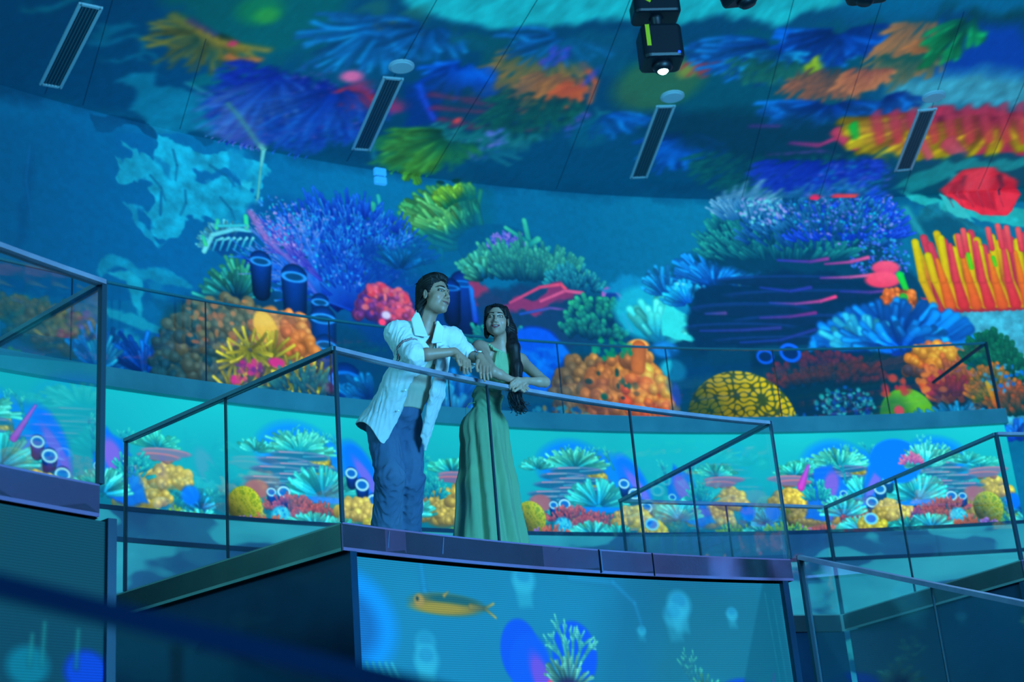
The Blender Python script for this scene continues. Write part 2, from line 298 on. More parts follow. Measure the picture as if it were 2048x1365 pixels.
# corals, rocks and sand of the projected picture, in wall metres (u, v)
ART = [
('poly',([(-15.53,9.21),(-13.86,9.77),(-12.52,9.14),(-11.65,8.52),(-13.09,8.27),(-14.6,8.13)],(0,72,128)),{'soft':30,'rough':0.1}),
('poly',([(-13.99,9.73),(-11.97,10.24),(-11.44,9.73),(-11.73,9.27),(-12.57,9.18)],(5,95,110)),{'soft':25,'rough':0.1}),
('poly',([(-11.64,8.66),(-8.87,10.17),(-4.14,10.2),(-0.99,8.29),(-7.03,8.38),(-11.06,8.3)],(2,66,112)),{'soft':40,'rough':0.1}),
('poly',([(-12.08,10.32),(-5.4,11.16),(-4.91,10.76),(-5.48,10.63),(-5.64,10.51),(-6.23,10.59),(-7.13,10.41),(-7.97,10.38),(-9.13,10.13),(-10.39,10.05),(-11.13,10.16)],(32,172,196)),{'soft':10,'rough':0.06,'tex':0.12}),
('poly',([(-5.35,11.07),(-1.22,11.11),(-1.02,10.61),(-3.12,10.7),(-4.7,10.67)],(0,98,150)),{'soft':20}),
('poly',([(-6.04,10.45),(-3.22,10.65),(-3.02,10.04),(-3.59,9.68),(-5.68,9.42),(-6.73,9.54),(-7.56,10)],(0,80,112)),{'soft':14}),
('poly',([(-3.32,10.8),(-0.79,10.76),(-0.2,10.19),(-2.93,10.54)],(0,64,84)),{'soft':14}),
('poly',([(-3.14,10.65),(-2.36,10.67),(-0.15,10.12),(0.53,9.3),(-2.86,10.04)],(2,62,170)),{'soft':24,'rough':0.06}),
('poly',([(-3.18,10.04),(-2.46,10.11),(0.08,9.87),(0.49,9.36),(-1.52,9.61),(-2.76,9.53),(-3.09,9.8)],(66,148,184)),{'soft':26,'rough':0.05,'tex':0.16}),
('poly',([(-14.78,9.16),(-14.32,9.28),(-14.03,9.23),(-14.45,9.13)],(10,120,165)),{'al':0.8,'rough':0.12,'tex':0.12,'soft':3}),
('poly',([(-13.98,9.19),(-13.68,9.25),(-13.46,9.12),(-13.88,9.1)],(6,112,160)),{'al':0.8,'rough':0.12,'tex':0.12,'soft':3}),
('poly',([(-13.93,9.09),(-13.39,9.11),(-13.17,9.02),(-13.79,9.02)],(8,110,160)),{'al':0.8,'rough':0.12,'tex':0.12,'soft':3}),
('poly',([(-13.19,8.67),(-12.93,8.78),(-12.37,8.74),(-11.83,8.71),(-11.53,8.46),(-12.29,8.28),(-12.75,8.33),(-12.93,8.35),(-12.8,8.59)],(14,128,176)),{'al':0.8,'rough':0.12,'tex':0.12,'soft':3}),
('poly',([(-13.65,8.94),(-13.12,8.98),(-12.88,8.98),(-13.23,8.9)],(8,112,160)),{'al':0.8,'rough':0.12,'tex':0.12,'soft':3}),
('poly',([(-13.21,8.29),(-12.52,8.35),(-12.42,8.2),(-13.15,8.13)],(0,60,110)),{'al':0.8}),
('poly',([(-12.04,8.39),(-11.54,8.54),(-11.26,8.38),(-11.71,8.26)],(0,70,118)),{'al':0.7}),
('line',([(-12.54,8.86),(-12.32,8.82),(-11.91,8.76),(-11.67,8.62)],0.016,0.016,(40,150,190),(60,140,170))),
('poly',([(-12.52,8.83),(-12.47,8.97),(-12.19,9.04),(-12.11,8.92)],(10,120,130)),{'al':0.6}),
('fan',(-12.78,9.42,0.786,-0.499,46,0.021,(20,80,80),(120,130,50)),{'a0':10,'a1':170,'al':0.8}),
('line',([(-13.35,9.43),(-12.93,9.38),(-12.6,9.32),(-12,9.38)],0.045,0.03,(110,130,50),(150,140,50)),{'al':0.8,'soft':6}),
('line',([(-13.13,9.44),(-12.72,9.38)],0.031,0.026,(70,60,130),(70,60,140)),{'al':0.7,'soft':5}),
('line',([(-12.93,9.38),(-12.7,9.24)],0.016,0.008,(160,150,50),(120,120,50)),{'al':0.8,'soft':3}),
('line',([(-12.81,9.37),(-12.58,9.24)],0.016,0.008,(160,150,50),(120,120,50)),{'al':0.8,'soft':3}),
('line',([(-12.69,9.36),(-12.47,9.24)],0.016,0.008,(160,150,50),(120,120,50)),{'al':0.8,'soft':3}),
('line',([(-12.58,9.35),(-12.35,9.24)],0.016,0.008,(160,150,50),(120,120,50)),{'al':0.8,'soft':3}),
('line',([(-12.46,9.34),(-12.23,9.24)],0.016,0.008,(160,150,50),(120,120,50)),{'al':0.8,'soft':3}),
('line',([(-12.34,9.33),(-12.11,9.24)],0.016,0.008,(160,150,50),(120,120,50)),{'al':0.8,'soft':3}),
('line',([(-12.22,9.32),(-11.98,9.24)],0.016,0.008,(160,150,50),(120,120,50)),{'al':0.8,'soft':3}),
('line',([(-12.38,9.19),(-12,9.27)],0.021,0.032,(160,110,60),(190,120,60)),{'al':0.85,'soft':4}),
('line',([(-12.39,9.23),(-12.27,9.21)],0.027,0.021,(170,110,60),(190,120,60))),
('ell',(-12.46,9.35,0.048,0.034,(200,50,110)),{'soft':0.6}),
('ell',(-12.52,9.71,0.268,0.145,(20,130,90)),{'soft':0.6,'al':0.8}),
('ell',(-12.39,9.68,0.152,0.08,(50,165,70)),{'soft':0.7,'al':0.7}),
('poly',([(-11.25,10.04),(-10.73,10.14),(-10.47,10),(-10.8,9.91),(-11.52,9.85)],(30,100,110)),{'soft':12,'al':0.8}),
('bush',(-10.74,9.95,0.362,0.141,50,0.133,0.015,(90,110,90),(170,120,60)),{'al':0.7,'up':-1}),
('fan',(-11,9.9,1.008,-0.663,60,0.027,(6,90,170),(20,120,215)),{'a0':8,'a1':172}),
('fan',(-10.44,9.98,1.043,-0.391,40,0.025,(4,80,160),(16,110,210)),{'a0':8,'a1':172,'al':0.8}),
('poly',([(-10.14,9.98),(-9.11,10.06),(-7.85,9.85),(-8.1,9.52),(-8.99,9.65)],(10,84,104)),{'soft':8,'al':0.8}),
('bush',(-8.64,9.93,0.536,0.458,180,0.174,0.02,(60,100,80),(190,130,60)),{'al':0.8,'up':-1}),
('bush',(-8.2,9.75,0.408,0.33,120,0.163,0.027,(120,90,70),(220,150,70)),{'up':-1}),
('bush',(-7.87,9.7,0.193,0.271,60,0.138,0.021,(170,80,60),(220,110,60)),{'up':-1}),
('line',([(-8.11,9.94),(-7.87,9.85),(-7.63,9.73),(-7.46,9.5)],0.034,0.027,(210,90,50),(220,110,60)),{'al':0.8}),
('ell',(-7.76,9.8,0.055,0.127,(60,70,200)),{'al':0.7,'soft':0.5}),
('fan',(-9.59,9.71,0.573,-0.526,30,0.032,(4,70,200),(8,80,230)),{'a0':20,'a1':160}),
('poly',([(-9.71,9.66),(-9.12,9.69),(-8.82,9.49),(-8.99,9.38),(-9.57,9.5)],(5,72,225)),{'soft':8,'al':0.8}),
('fan',(-8.61,10.15,1.012,-0.375,40,0.024,(4,90,170),(20,110,210)),{'a0':5,'a1':175,'al':0.8}),
('poly',([(-8.88,10.06),(-7.78,10.3),(-7.23,9.85),(-7.59,9.76)],(5,90,130)),{'soft':10,'al':0.6}),
('speck',(-8.49,9.93,0.189,0.123,30,0.034,[(50,60,200),(80,70,190)])),
('bush',(-11.29,9.24,0.947,0.8,700,0.126,0.015,(10,30,150),(40,60,225)),{'up':-1}),
('bush',(-11.34,8.76,0.453,0.342,260,0.136,0.011,(20,50,170),(110,110,225)),{'up':-1}),
('bush',(-10.76,9.14,0.768,0.715,420,0.13,0.014,(8,40,150),(35,90,225)),{'up':-1}),
('speck',(-10.97,8.94,0.872,0.456,160,0.017,[(70,80,225),(30,110,210),(100,80,220),(150,90,200)])),
('ell',(-10.8,9.33,0.142,0.066,(225,110,180)),{'soft':0.7,'al':0.9}),
('poly',([(-11.07,9.17),(-10.64,9.29),(-9.97,9.19),(-9.77,9.08),(-10.09,9.03),(-10.76,9.07)],(140,50,110)),{'soft':12,'al':0.85,'rough':0.1}),
('bush',(-10.41,9.21,0.332,0.167,90,0.084,0.018,(120,40,90),(220,50,80)),{'up':-1}),
('poly',([(-10.04,9.36),(-9.68,9.4),(-9.19,8.99),(-9.56,9)],(4,48,140)),{'soft':8,'al':0.8}),
('line',([(-9.9,9.39),(-9.66,9.24),(-9.32,9.04)],0.031,0.025,(20,60,230),(50,50,220))),
('line',([(-9.66,9.32),(-9.31,9.32),(-8.99,9.37)],0.038,0.013,(120,40,90),(160,60,110)),{'al':0.75,'soft':5}),
('line',([(-9.48,9.18),(-8.85,9.22),(-8.25,9.3)],0.038,0.013,(120,40,90),(160,60,110)),{'al':0.75,'soft':5}),
('line',([(-9.26,9.06),(-8.59,9.05),(-7.95,9.08)],0.038,0.013,(120,40,90),(160,60,110)),{'al':0.75,'soft':5}),
('line',([(-9.06,9.01),(-8.37,9.05),(-7.7,9.13)],0.039,0.013,(120,40,90),(160,60,110)),{'al':0.75,'soft':5}),
('line',([(-9.16,9.32),(-8.63,9.31),(-8.14,9.34)],0.039,0.013,(120,40,90),(160,60,110)),{'al':0.75,'soft':5}),
('poly',([(-9.79,9.44),(-8.48,9.6),(-7.85,9.14),(-9.03,8.98)],(22,60,96)),{'soft':20,'al':0.45}),
('ell',(-9.02,9.08,0.045,0.041,(220,70,80)),{'soft':0.6}),
('bush',(-8.17,9.52,0.643,0.601,260,0.135,0.02,(6,60,80),(20,120,110)),{'al':0.9,'up':-1}),
('bush',(-8.52,9.05,0.726,0.331,150,0.119,0.02,(10,100,120),(60,160,170)),{'up':-1}),
('speck',(-8.35,8.84,0.231,0.213,50,0.026,[(70,90,210),(90,110,220),(120,110,220)])),
('speck',(-7.4,9.22,0.104,0.169,24,0.028,[(70,90,225),(120,80,200)])),
('line',([(-8.15,8.7),(-7.82,8.61)],0.027,0.02,(40,150,170),(50,160,170))),
('line',([(-8.1,8.76),(-7.75,8.71)],0.027,0.02,(40,150,170),(50,160,170))),
('fan',(-11.63,9.17,0.843,-0.865,60,0.017,(20,60,200),(90,130,240)),{'a0':20,'a1':150,'al':0.7}),
('fan',(-10.84,9.22,0.884,-0.819,60,0.018,(10,50,190),(40,100,240)),{'a0':20,'a1':150,'al':0.7}),
('bush',(-9.11,8.83,0.607,0.373,300,0.166,0.019,(10,85,90),(40,140,80)),{'up':-1}),
('fan',(-8.99,8.94,0.837,-0.659,70,0.026,(14,90,80),(50,150,70)),{'a0':100,'a1':172}),
('fan',(-8.95,8.89,0.387,-0.705,40,0.032,(16,100,80),(60,160,60)),{'a0':60,'a1':140}),
('line',([(-9.85,8.68),(-9.63,8.45)],0.018,0.018,(20,120,170),(30,140,170))),
('poly',([(-7.22,9.42),(-6.48,9.36),(-6.63,9.21),(-7.08,9.19)],(50,170,190)),{'soft':6,'al':0.8}),
('ell',(-7.06,9.17,0.294,0.223,(10,120,150)),{'soft':0.4,'al':0.7}),
('fan',(-7.14,9.41,0.843,-0.376,24,0.035,(5,80,180),(10,100,215)),{'a0':5,'a1':80}),
('ell',(-6.72,9.81,0.633,0.342,(70,120,60)),{'soft':0.4,'al':0.55}),
('brain',(-6.88,9.89,0.609,-0.443,(60,110,70),(160,140,60)),{'full':True,'al':0.5,'cell':0.06}),
('ell',(-6.45,10.02,0.175,0.129,(120,150,60)),{'soft':0.5,'al':0.8}),
('poly',([(-7.26,9.3),(-6.29,9.25),(-4.55,8.84),(-5.04,8.5),(-7.05,8.4),(-8.61,8.51)],(0,76,124)),{'soft':20,'al':0.6}),
('fan',(-5.68,9.25,0.733,-0.615,30,0.037,(4,70,180),(10,90,215)),{'a0':10,'a1':170}),
('poly',([(-6.27,9.15),(-4.95,9.04),(-4.92,8.92),(-5.94,8.87)],(6,84,205)),{'soft':10,'al':0.8,'rough':0.1}),
('bush',(-6.21,10.19,0.332,0.128,60,0.118,0.022,(110,50,80),(200,60,80)),{'al':0.9,'up':-1}),
('fan',(-5.44,10.35,1.442,-0.48,90,0.03,(0,60,150),(14,100,205)),{'a0':5,'a1':175}),
('fan',(-4.67,10.51,1.01,-0.439,50,0.039,(0,60,170),(6,80,215)),{'a0':0,'a1':170}),
('fan',(-5.31,10.25,0.531,-0.323,30,0.03,(4,90,170),(20,130,210)),{'a0':10,'a1':170}),
('bush',(-3.43,10.62,0.439,0.321,80,0.24,0.024,(120,100,80),(200,140,80)),{'al':0.9,'up':-1}),
('bush',(-3.05,10.44,0.24,0.245,50,0.192,0.024,(130,90,60),(210,140,80)),{'up':-1}),
('bush',(-3.2,10.28,0.556,0.149,70,0.191,0.024,(20,90,90),(150,130,90)),{'up':-1}),
('fan',(-2.76,10.67,0.606,-0.578,22,0.048,(0,80,80),(10,150,90)),{'a0':20,'a1':160}),
('ell',(-4.65,10.05,0.2,0.116,(140,190,30)),{'soft':0.5}),
('line',([(-4.7,10.2),(-4.46,10.02)],0.046,0.031,(150,200,40),(120,190,40)),{'soft':4}),
('bush',(-4.18,10.09,0.698,0.283,140,0.14,0.026,(60,70,80),(180,110,80)),{'up':-1}),
('bush',(-3.71,10.1,0.352,0.167,80,0.125,0.031,(150,90,80),(210,140,90)),{'up':-1}),
('bush',(-5.37,10.16,0.605,0.211,80,0.106,0.023,(10,80,90),(40,130,120)),{'up':-1}),
('fan',(-3.93,9.7,1.158,-0.364,80,0.035,(2,60,170),(12,100,215)),{'a0':5,'a1':175}),
('fan',(-3.12,9.83,0.707,-0.363,24,0.039,(2,60,180),(14,100,220)),{'a0':90,'a1':20}),
('poly',([(-6.13,9.55),(-3.44,9.52),(-2.41,8.84),(-4.4,8.84),(-6.49,9.3)],(2,54,84)),{'soft':20,'al':0.8}),
('line',([(-4.87,9.38),(-4.42,9.39)],0.023,0.023,(60,50,130),(70,60,140)),{'soft':4}),
('line',([(-4.06,9.17),(-3.58,9.14),(-3.35,9.28)],0.023,0.046,(90,50,130),(190,60,120)),{'soft':3}),
('line',([(-3.51,9.34),(-3.11,9.14),(-2.97,9.1)],0.062,0.046,(180,60,100),(210,60,110))),
('line',([(-4.29,8.99),(-3.5,9.06),(-3.14,8.98)],0.023,0.023,(60,60,130),(70,70,150)),{'soft':4}),
('poly',([(-3.31,9.54),(-1.53,9.63),(0.48,9.38),(0.97,8.66),(-2.65,9.13)],(168,44,82)),{'soft':5,'rough':0.06,'tex':0.1}),
('fan',(-2.09,9.56,1.503,-0.672,40,0.071,(150,40,90),(180,170,20)),{'a0':20,'a1':165,'jit':0.12}),
('fan',(-1.12,9.51,1.512,-0.635,30,0.072,(160,40,80),(200,190,10)),{'a0':20,'a1':160,'jit':0.1}),
('line',([(-3.08,9.56),(-2.68,9.19)],0.07,0.055,(160,50,90),(200,60,70)),{'al':0.8,'soft':5}),
('line',([(-2.81,9.57),(-2.4,9.19)],0.071,0.055,(160,50,90),(200,60,70)),{'al':0.8,'soft':5}),
('line',([(-2.54,9.58),(-2.12,9.18)],0.071,0.055,(160,50,90),(200,60,70)),{'al':0.8,'soft':5}),
('line',([(-2.27,9.59),(-1.83,9.17)],0.071,0.055,(160,50,90),(200,60,70)),{'al':0.8,'soft':5}),
('line',([(-2,9.59),(-1.55,9.16)],0.071,0.055,(160,50,90),(200,60,70)),{'al':0.8,'soft':5}),
('line',([(-1.72,9.6),(-1.27,9.14)],0.071,0.056,(160,50,90),(200,60,70)),{'al':0.8,'soft':5}),
('line',([(-1.45,9.6),(-0.98,9.13)],0.072,0.056,(160,50,90),(200,60,70)),{'al':0.8,'soft':5}),
('line',([(-1.17,9.6),(-0.7,9.11)],0.072,0.056,(160,50,90),(200,60,70)),{'al':0.8,'soft':5}),
('line',([(-0.9,9.6),(-0.42,9.09)],0.072,0.056,(160,50,90),(200,60,70)),{'al':0.8,'soft':5}),
('line',([(-3.31,9.42),(-3.11,9.25)],0.054,0.039,(20,190,70),(40,180,60))),
('line',([(-2.01,9.15),(-1.72,8.92)],0.055,0.047,(200,80,90),(190,90,100))),
('line',([(-1.62,9.14),(-1.23,8.92)],0.094,0.071,(190,70,90),(180,90,110))),
('bush',(-4.1,9.03,1.213,0.51,320,0.136,0.023,(0,60,90),(14,110,120)),{'al':0.9,'up':-1}),
('bush',(-3.24,8.93,0.999,0.456,500,0.138,0.018,(6,40,170),(40,60,225)),{'up':-1}),
('speck',(-2.6,8.69,0.695,0.296,150,0.023,[(60,60,225),(110,90,220),(20,80,225),(20,140,190)])),
('poly',([(-2.51,9.06),(-1.77,8.89),(0.86,8.83),(1.13,8),(-1.52,8.24)],(0,72,100)),{'soft':10,'al':0.9}),
('poly',([(-1.92,8.46),(-1.41,8.91),(0.86,8.83),(0.98,8.65),(-1.08,8.66),(-1.47,8.47),(-1.66,8.31)],(26,138,150)),{'soft':5,'rough':0.08,'tex':0.1,'al':0.85}),
('poly',([(-1.78,8.38),(-1,8.25),(1.06,7.69),(1,7.38),(-0.85,7.88)],(40,165,175)),{'soft':4,'rough':0.06,'tex':0.1}),
('poly',([(-1.16,8.34),(-0.86,8.2),(-0.74,7.87),(-0.94,7.96)],(60,180,190)),{'soft':3}),
('poly',([(-1.19,8.66),(-1.04,8.65),(-0.79,8.39),(-1.08,8.44)],(30,150,165)),{'soft':3}),
('poly',([(-1.62,8.09),(-1.16,8.18),(-0.66,7.71),(-0.08,7.34),(0.96,7.23),(0.77,6.34),(-1.38,6.98)],(20,110,140)),{'soft':6,'rough':0.1,'tex':0.15}),
('poly',([(-1.57,7.93),(-1.12,7.98),(-0.75,7.63),(-0.86,7.41),(-1.45,7.41)],(4,84,118)),{'soft':10}),
('line',([(-1.68,8.09),(-1.48,7.61),(-1.17,7.12)],0.074,0.029,(50,160,180),(50,150,180)),{'al':0.7,'soft':8}),
('poly',([(-1.18,8.42),(-1.03,8.69),(-0.64,8.73),(-0.05,8.44),(0.06,8.18),(-0.2,7.92),(-0.44,7.92),(-0.81,8.07)],(205,38,62)),{'soft':3,'rough':0.04,'tex':0.12}),
('poly',([(-1,8.65),(-0.62,8.7),(-0.45,8.32),(-0.85,8.37)],(225,60,84)),{'soft':3,'al':0.8,'rough':0.03}),
('poly',([(-0.56,8.66),(-0.05,8.4),(0.02,8.22),(-0.33,8.33)],(180,26,52)),{'soft':3,'al':0.8,'rough':0.03}),
('poly',([(-0.69,8.3),(-0.36,8.28),(-0.39,7.96),(-0.66,8.09)],(168,28,54)),{'soft':4,'al':0.8,'rough':0.03}),
('poly',([(-0.29,8.28),(0,8.19),(-0.22,7.95),(-0.35,7.96)],(214,48,74)),{'soft':4,'al':0.8,'rough':0.03}),
('poly',([(-1.1,8.41),(-0.95,8.53),(-0.76,8.15),(-0.92,8.2)],(150,30,56)),{'soft':4,'al':0.8,'rough':0.04}),
('line',([(-1.08,8.44),(-0.98,8.09)],0.012,0.008,(236,110,130),(120,30,60)),{'al':0.55}),
('line',([(-0.93,8.46),(-0.84,8.08)],0.012,0.008,(236,110,130),(120,30,60)),{'al':0.55}),
('line',([(-0.78,8.48),(-0.69,8.07)],0.013,0.008,(236,110,130),(120,30,60)),{'al':0.55}),
('line',([(-0.63,8.51),(-0.55,8.06)],0.013,0.008,(236,110,130),(120,30,60)),{'al':0.55}),
('line',([(-0.48,8.53),(-0.4,8.05)],0.013,0.008,(236,110,130),(120,30,60)),{'al':0.55}),
('line',([(-0.33,8.54),(-0.26,8.04)],0.013,0.008,(236,110,130),(120,30,60)),{'al':0.55}),
('line',([(-0.44,8.57),(-0.27,8.38),(-0.28,8.24)],0.02,0.012,(40,30,60),(60,40,70))),
('line',([(-0.96,8.59),(-0.88,8.43)],0.016,0.008,(60,40,70),(90,50,80))),
('poly',([(-14.7,7.91),(-13.09,8.16),(-11.71,8.16),(-11.21,7.46),(-11.68,5.96),(-13.05,5.29),(-14.57,5.15)],(2,94,158)),{'soft':40,'rough':0.1,'al':0.8}),
('poly',([(-14.01,7.39),(-13.93,7.6),(-13.87,6.59),(-14.03,6.49)],(0,78,140)),{'soft':8,'al':0.5}),
('line',([(-13.91,7.66),(-13.94,7.23),(-13.86,6.77)],0.024,0.018,(10,105,180),(10,105,180)),{'al':0.5,'soft':5}),
('poly',([(-12.91,8.06),(-12.44,8.2),(-12.41,7.91),(-12.87,7.88)],(2,96,165)),{'soft':4,'al':0.8}),
('poly',([(-12.84,7.92),(-12.47,7.81),(-12.41,8.16),(-11.52,8.19),(-11.06,8.22),(-11.03,7.99),(-11.11,7.61),(-11.27,7.44),(-11.66,7.24),(-11.85,7.33),(-11.98,7.18),(-12.2,6.94),(-12.41,6.93),(-12.66,7.23),(-12.47,7.43),(-12.69,7.57),(-12.72,7.72)],(24,150,200)),{'soft':3,'rough':0.16,'tex':0.16}),
('poly',([(-12.81,7.93),(-12.67,7.9),(-12.71,7.69),(-12.79,7.71)],(24,150,200)),{'soft':3,'rough':0.1,'tex':0.1}),
('poly',([(-12.41,7.88),(-12.29,7.79),(-12.3,7.6),(-12.4,7.67)],(10,110,168)),{'soft':5,'al':0.8}),
('poly',([(-11.94,7.94),(-11.59,7.88),(-11.2,7.79),(-11.2,7.66),(-11.53,7.76),(-11.85,7.79)],(6,100,165)),{'soft':4,'rough':0.12}),
('line',([(-12.34,7.46),(-12.35,7.17)],0.013,0.013,(8,100,160),(8,100,160)),{'soft':3}),
('poly',([(-11.49,8.21),(-11.19,8.24),(-11.17,7.87),(-11.39,7.92)],(14,130,190)),{'soft':5,'al':0.8}),
('poly',([(-11.3,7.81),(-11.07,7.82),(-11.11,7.41),(-11.24,7.42)],(40,170,215)),{'soft':4,'rough':0.1}),
('line',([(-11.91,8.76),(-11.62,8.63),(-11.3,8.46),(-11.03,8.31),(-11.06,8.02),(-11.11,7.61),(-11.18,7.39),(-11.08,7.28)],0.016,0.019,(70,150,160),(90,190,200))),
('line',([(-11.1,8.36),(-11.01,8.31),(-11.05,8.09)],0.029,0.023,(110,200,210),(90,190,210))),
('line',([(-11.13,7.6),(-11.18,7.26)],0.02,0.013,(110,190,200),(140,150,200))),
('poly',([(-12.78,7.3),(-12.66,7.29),(-12.47,7.08),(-12.2,6.94),(-12.29,6.86),(-12.53,6.97),(-12.7,7.15)],(20,140,190)),{'soft':4,'rough':0.12,'tex':0.16,'al':0.85}),
('poly',([(-11.66,7.63),(-11.33,7.67),(-11.07,7.61),(-11.21,7.26),(-11.54,7.18),(-11.72,7.29)],(22,146,196)),{'soft':4,'rough':0.14,'tex':0.16,'al':0.8}),
('line',([(-12.19,8.05),(-12.14,7.86),(-12.16,7.66)],0.014,0.009,(6,96,150),(8,104,160)),{'al':0.8,'soft':3}),
('line',([(-11.72,7.95),(-11.52,7.86),(-11.4,7.74)],0.015,0.009,(6,96,150),(8,104,160)),{'al':0.8,'soft':3}),
('line',([(-12.47,7.65),(-12.34,7.52),(-12.29,7.37)],0.014,0.009,(6,96,150),(8,104,160)),{'al':0.8,'soft':3}),
('line',([(-11.59,7.55),(-11.46,7.42),(-11.41,7.29)],0.014,0.009,(6,96,150),(8,104,160)),{'al':0.8,'soft':3}),
('line',([(-12.04,7.55),(-12.03,7.39),(-12.1,7.22)],0.014,0.009,(6,96,150),(8,104,160)),{'al':0.8,'soft':3}),
('poly',([(-13.09,6.31),(-13.04,6.48),(-12.56,6.55),(-12.23,6.47),(-11.86,6.39),(-11.86,6.31),(-12.29,6.29),(-12.56,6.41),(-12.83,6.39),(-13.03,6.23)],(14,130,180)),{'soft':4,'rough':0.07,'tex':0.12}),
('poly',([(-12.99,6.31),(-12.66,6.39),(-12.56,6.34),(-12.57,5.83),(-12.65,6.06),(-12.7,6.26)],(26,150,195)),{'soft':3,'rough':0.05,'tex':0.1}),
('poly',([(-12.97,5.88),(-12.53,5.87),(-12.26,5.79),(-12.29,5.7),(-12.94,5.77)],(24,145,190)),{'soft':4,'rough':0.06}),
('poly',([(-12.91,5.63),(-12.65,5.7),(-12.53,5.54),(-12.94,5.46)],(22,140,190)),{'soft':6}),
('poly',([(-12.5,6.29),(-12.26,6.37),(-12.2,6.13),(-12.35,6.11)],(10,120,172)),{'soft':8,'al':0.7}),
('poly',([(-14.38,5.68),(-13.85,5.84),(-13.62,5.77),(-13.68,5.64),(-14.06,5.62),(-14.37,5.46)],(10,118,165)),{'soft':6,'rough':0.1}),
('bush',(-13.84,5.56,0.499,0.225,120,0.111,0.039,(20,80,110),(110,120,80)),{'al':0.6}),
('nod',(-13.5,5.33,0.618,0.452,120,0.051,(30,80,100),(130,120,80)),{'al':0.6}),
('fan',(-13.05,5.14,0.516,0.628,34,0.034,(4,70,180),(16,120,230)),{'a0':20,'a1':160}),
('fan',(-12.53,5.19,0.561,0.525,34,0.035,(2,60,170),(10,90,215)),{'a0':20,'a1':160}),
('fan',(-13.08,5.17,0.344,0.457,12,0.029,(10,110,210),(40,160,230)),{'a0':30,'a1':120}),
('bush',(-14.15,5.11,0.375,0.109,40,0.054,0.032,(20,150,90),(60,220,120)),{'al':0.7}),
('poly',([(-11.22,6.86),(-10.97,6.77),(-10.31,6.67),(-10.37,5.37),(-10.51,5.11),(-11.25,5.65),(-11.42,6.25)],(4,44,150)),{'soft':8}),
('poly',([(-11.86,6.19),(-11.1,6.56),(-10.34,6.14),(-10,4.96),(-12.35,4.74)],(2,62,110)),{'soft':20,'al':0.8}),
('poly',([(-12.41,6.1),(-11.36,6.52),(-9.92,6.45),(-8.11,6.91),(-7.86,6.51),(-8.27,4.93),(-12.29,4.63)],(3,60,104)),{'soft':16,'al':0.8,'rough':0.1}),
('poly',([(-8.27,6.61),(-7.53,6.95),(-6.4,6.8),(-5.42,7.06),(-4.76,7),(-5.17,5.06),(-8.47,4.99)],(3,62,104)),{'soft':16,'al':0.75,'rough':0.1}),
('poly',([(-5.42,7.06),(-4.69,7.52),(-2.51,8.12),(-1.74,7),(-0.73,5.88),(-0.95,4.81),(-5.61,4.99)],(3,58,96)),{'soft':16,'al':0.85,'rough':0.1}),
('poly',([(-11.2,7.59),(-10.27,7.82),(-8.78,7.26),(-8.55,6.59),(-9.54,6.09),(-10.85,6.33),(-11.28,7.11)],(3,80,150)),{'soft':14,'al':0.8,'rough':0.08}),
('fan',(-11.51,6.88,0.401,0.402,34,0.019,(10,80,160),(90,190,225)),{'a0':60,'a1':185,'jit':0.1}),
('poly',([(-11.76,6.96),(-11.6,7.11),(-11.21,7.16),(-11.09,6.95),(-11.6,6.83)],(4,60,130)),{'soft':6,'al':0.7}),
('line',([(-11.81,6.81),(-11.7,7.04),(-11.41,7.17),(-11.21,7.18)],0.032,0.025,(110,215,235),(90,190,230))),
('line',([(-11.7,6.84),(-11.65,6.98),(-11.57,7.02)],0.013,0.019,(30,140,200),(120,220,240))),
('line',([(-11.61,6.86),(-11.56,7),(-11.49,7.04)],0.013,0.019,(30,140,200),(120,220,240))),
('line',([(-11.52,6.87),(-11.47,7.01),(-11.42,7.05)],0.013,0.019,(30,140,200),(120,220,240))),
('line',([(-11.43,6.89),(-11.38,7.03),(-11.34,7.06)],0.013,0.019,(30,140,200),(120,220,240))),
('line',([(-11.34,6.91),(-11.29,7.04),(-11.26,7.08)],0.013,0.02,(30,140,200),(120,220,240))),
('line',([(-11.25,6.92),(-11.2,7.06),(-11.18,7.09)],0.013,0.02,(30,140,200),(120,220,240))),
('line',([(-11.63,7.24),(-11.65,7.14)],0.026,0.026,(50,200,180),(60,220,170))),
('line',([(-11.27,7.36),(-11.26,7.21)],0.033,0.033,(50,220,170),(60,220,170))),
('line',([(-11.82,6.99),(-11.79,6.9)],0.026,0.026,(50,190,170),(60,210,150))),
('line',([(-11.63,7.17),(-11.28,7.24)],0.019,0.019,(60,190,220),(60,190,220))),
('fan',(-11.36,6.32,0.449,0.541,30,0.032,(6,80,100),(60,180,150)),{'a0':40,'a1':165}),
('fan',(-11.42,6.25,0.575,0.393,30,0.032,(4,60,110),(40,150,150)),{'a0':30,'a1':175}),
('fan',(-8.04,7.34,1.334,0.976,110,0.043,(10,90,104),(60,165,100)),{'a0':92,'a1':168,'curl':0.2,'inner':0.15,'jit':0.18}),
('fan',(-8.1,7.4,1.081,0.905,60,0.036,(14,96,96),(80,185,110)),{'a0':98,'a1':160,'curl':0.2,'inner':0.3,'jit':0.35}),
('fan',(-8.05,7.55,0.868,0.765,34,0.043,(20,120,90),(120,225,70)),{'a0':98,'a1':136,'jit':0.08,'inner':0.72}),
('poly',([(-8.24,8.34),(-7.85,8.29),(-7.84,7.57),(-8.28,7.46)],(4,90,120)),{'soft':14,'al':0.55}),
('ell',(-8.57,8.26,0.058,0.03,(4,60,70)),{'soft':0.5}),
('ell',(-8.35,8.31,0.059,0.04,(4,60,70)),{'soft':0.5}),
('line',([(-9.47,7.94),(-9.44,7.74),(-9.43,7.53)],0.028,0.028,(50,180,180),(30,140,170))),
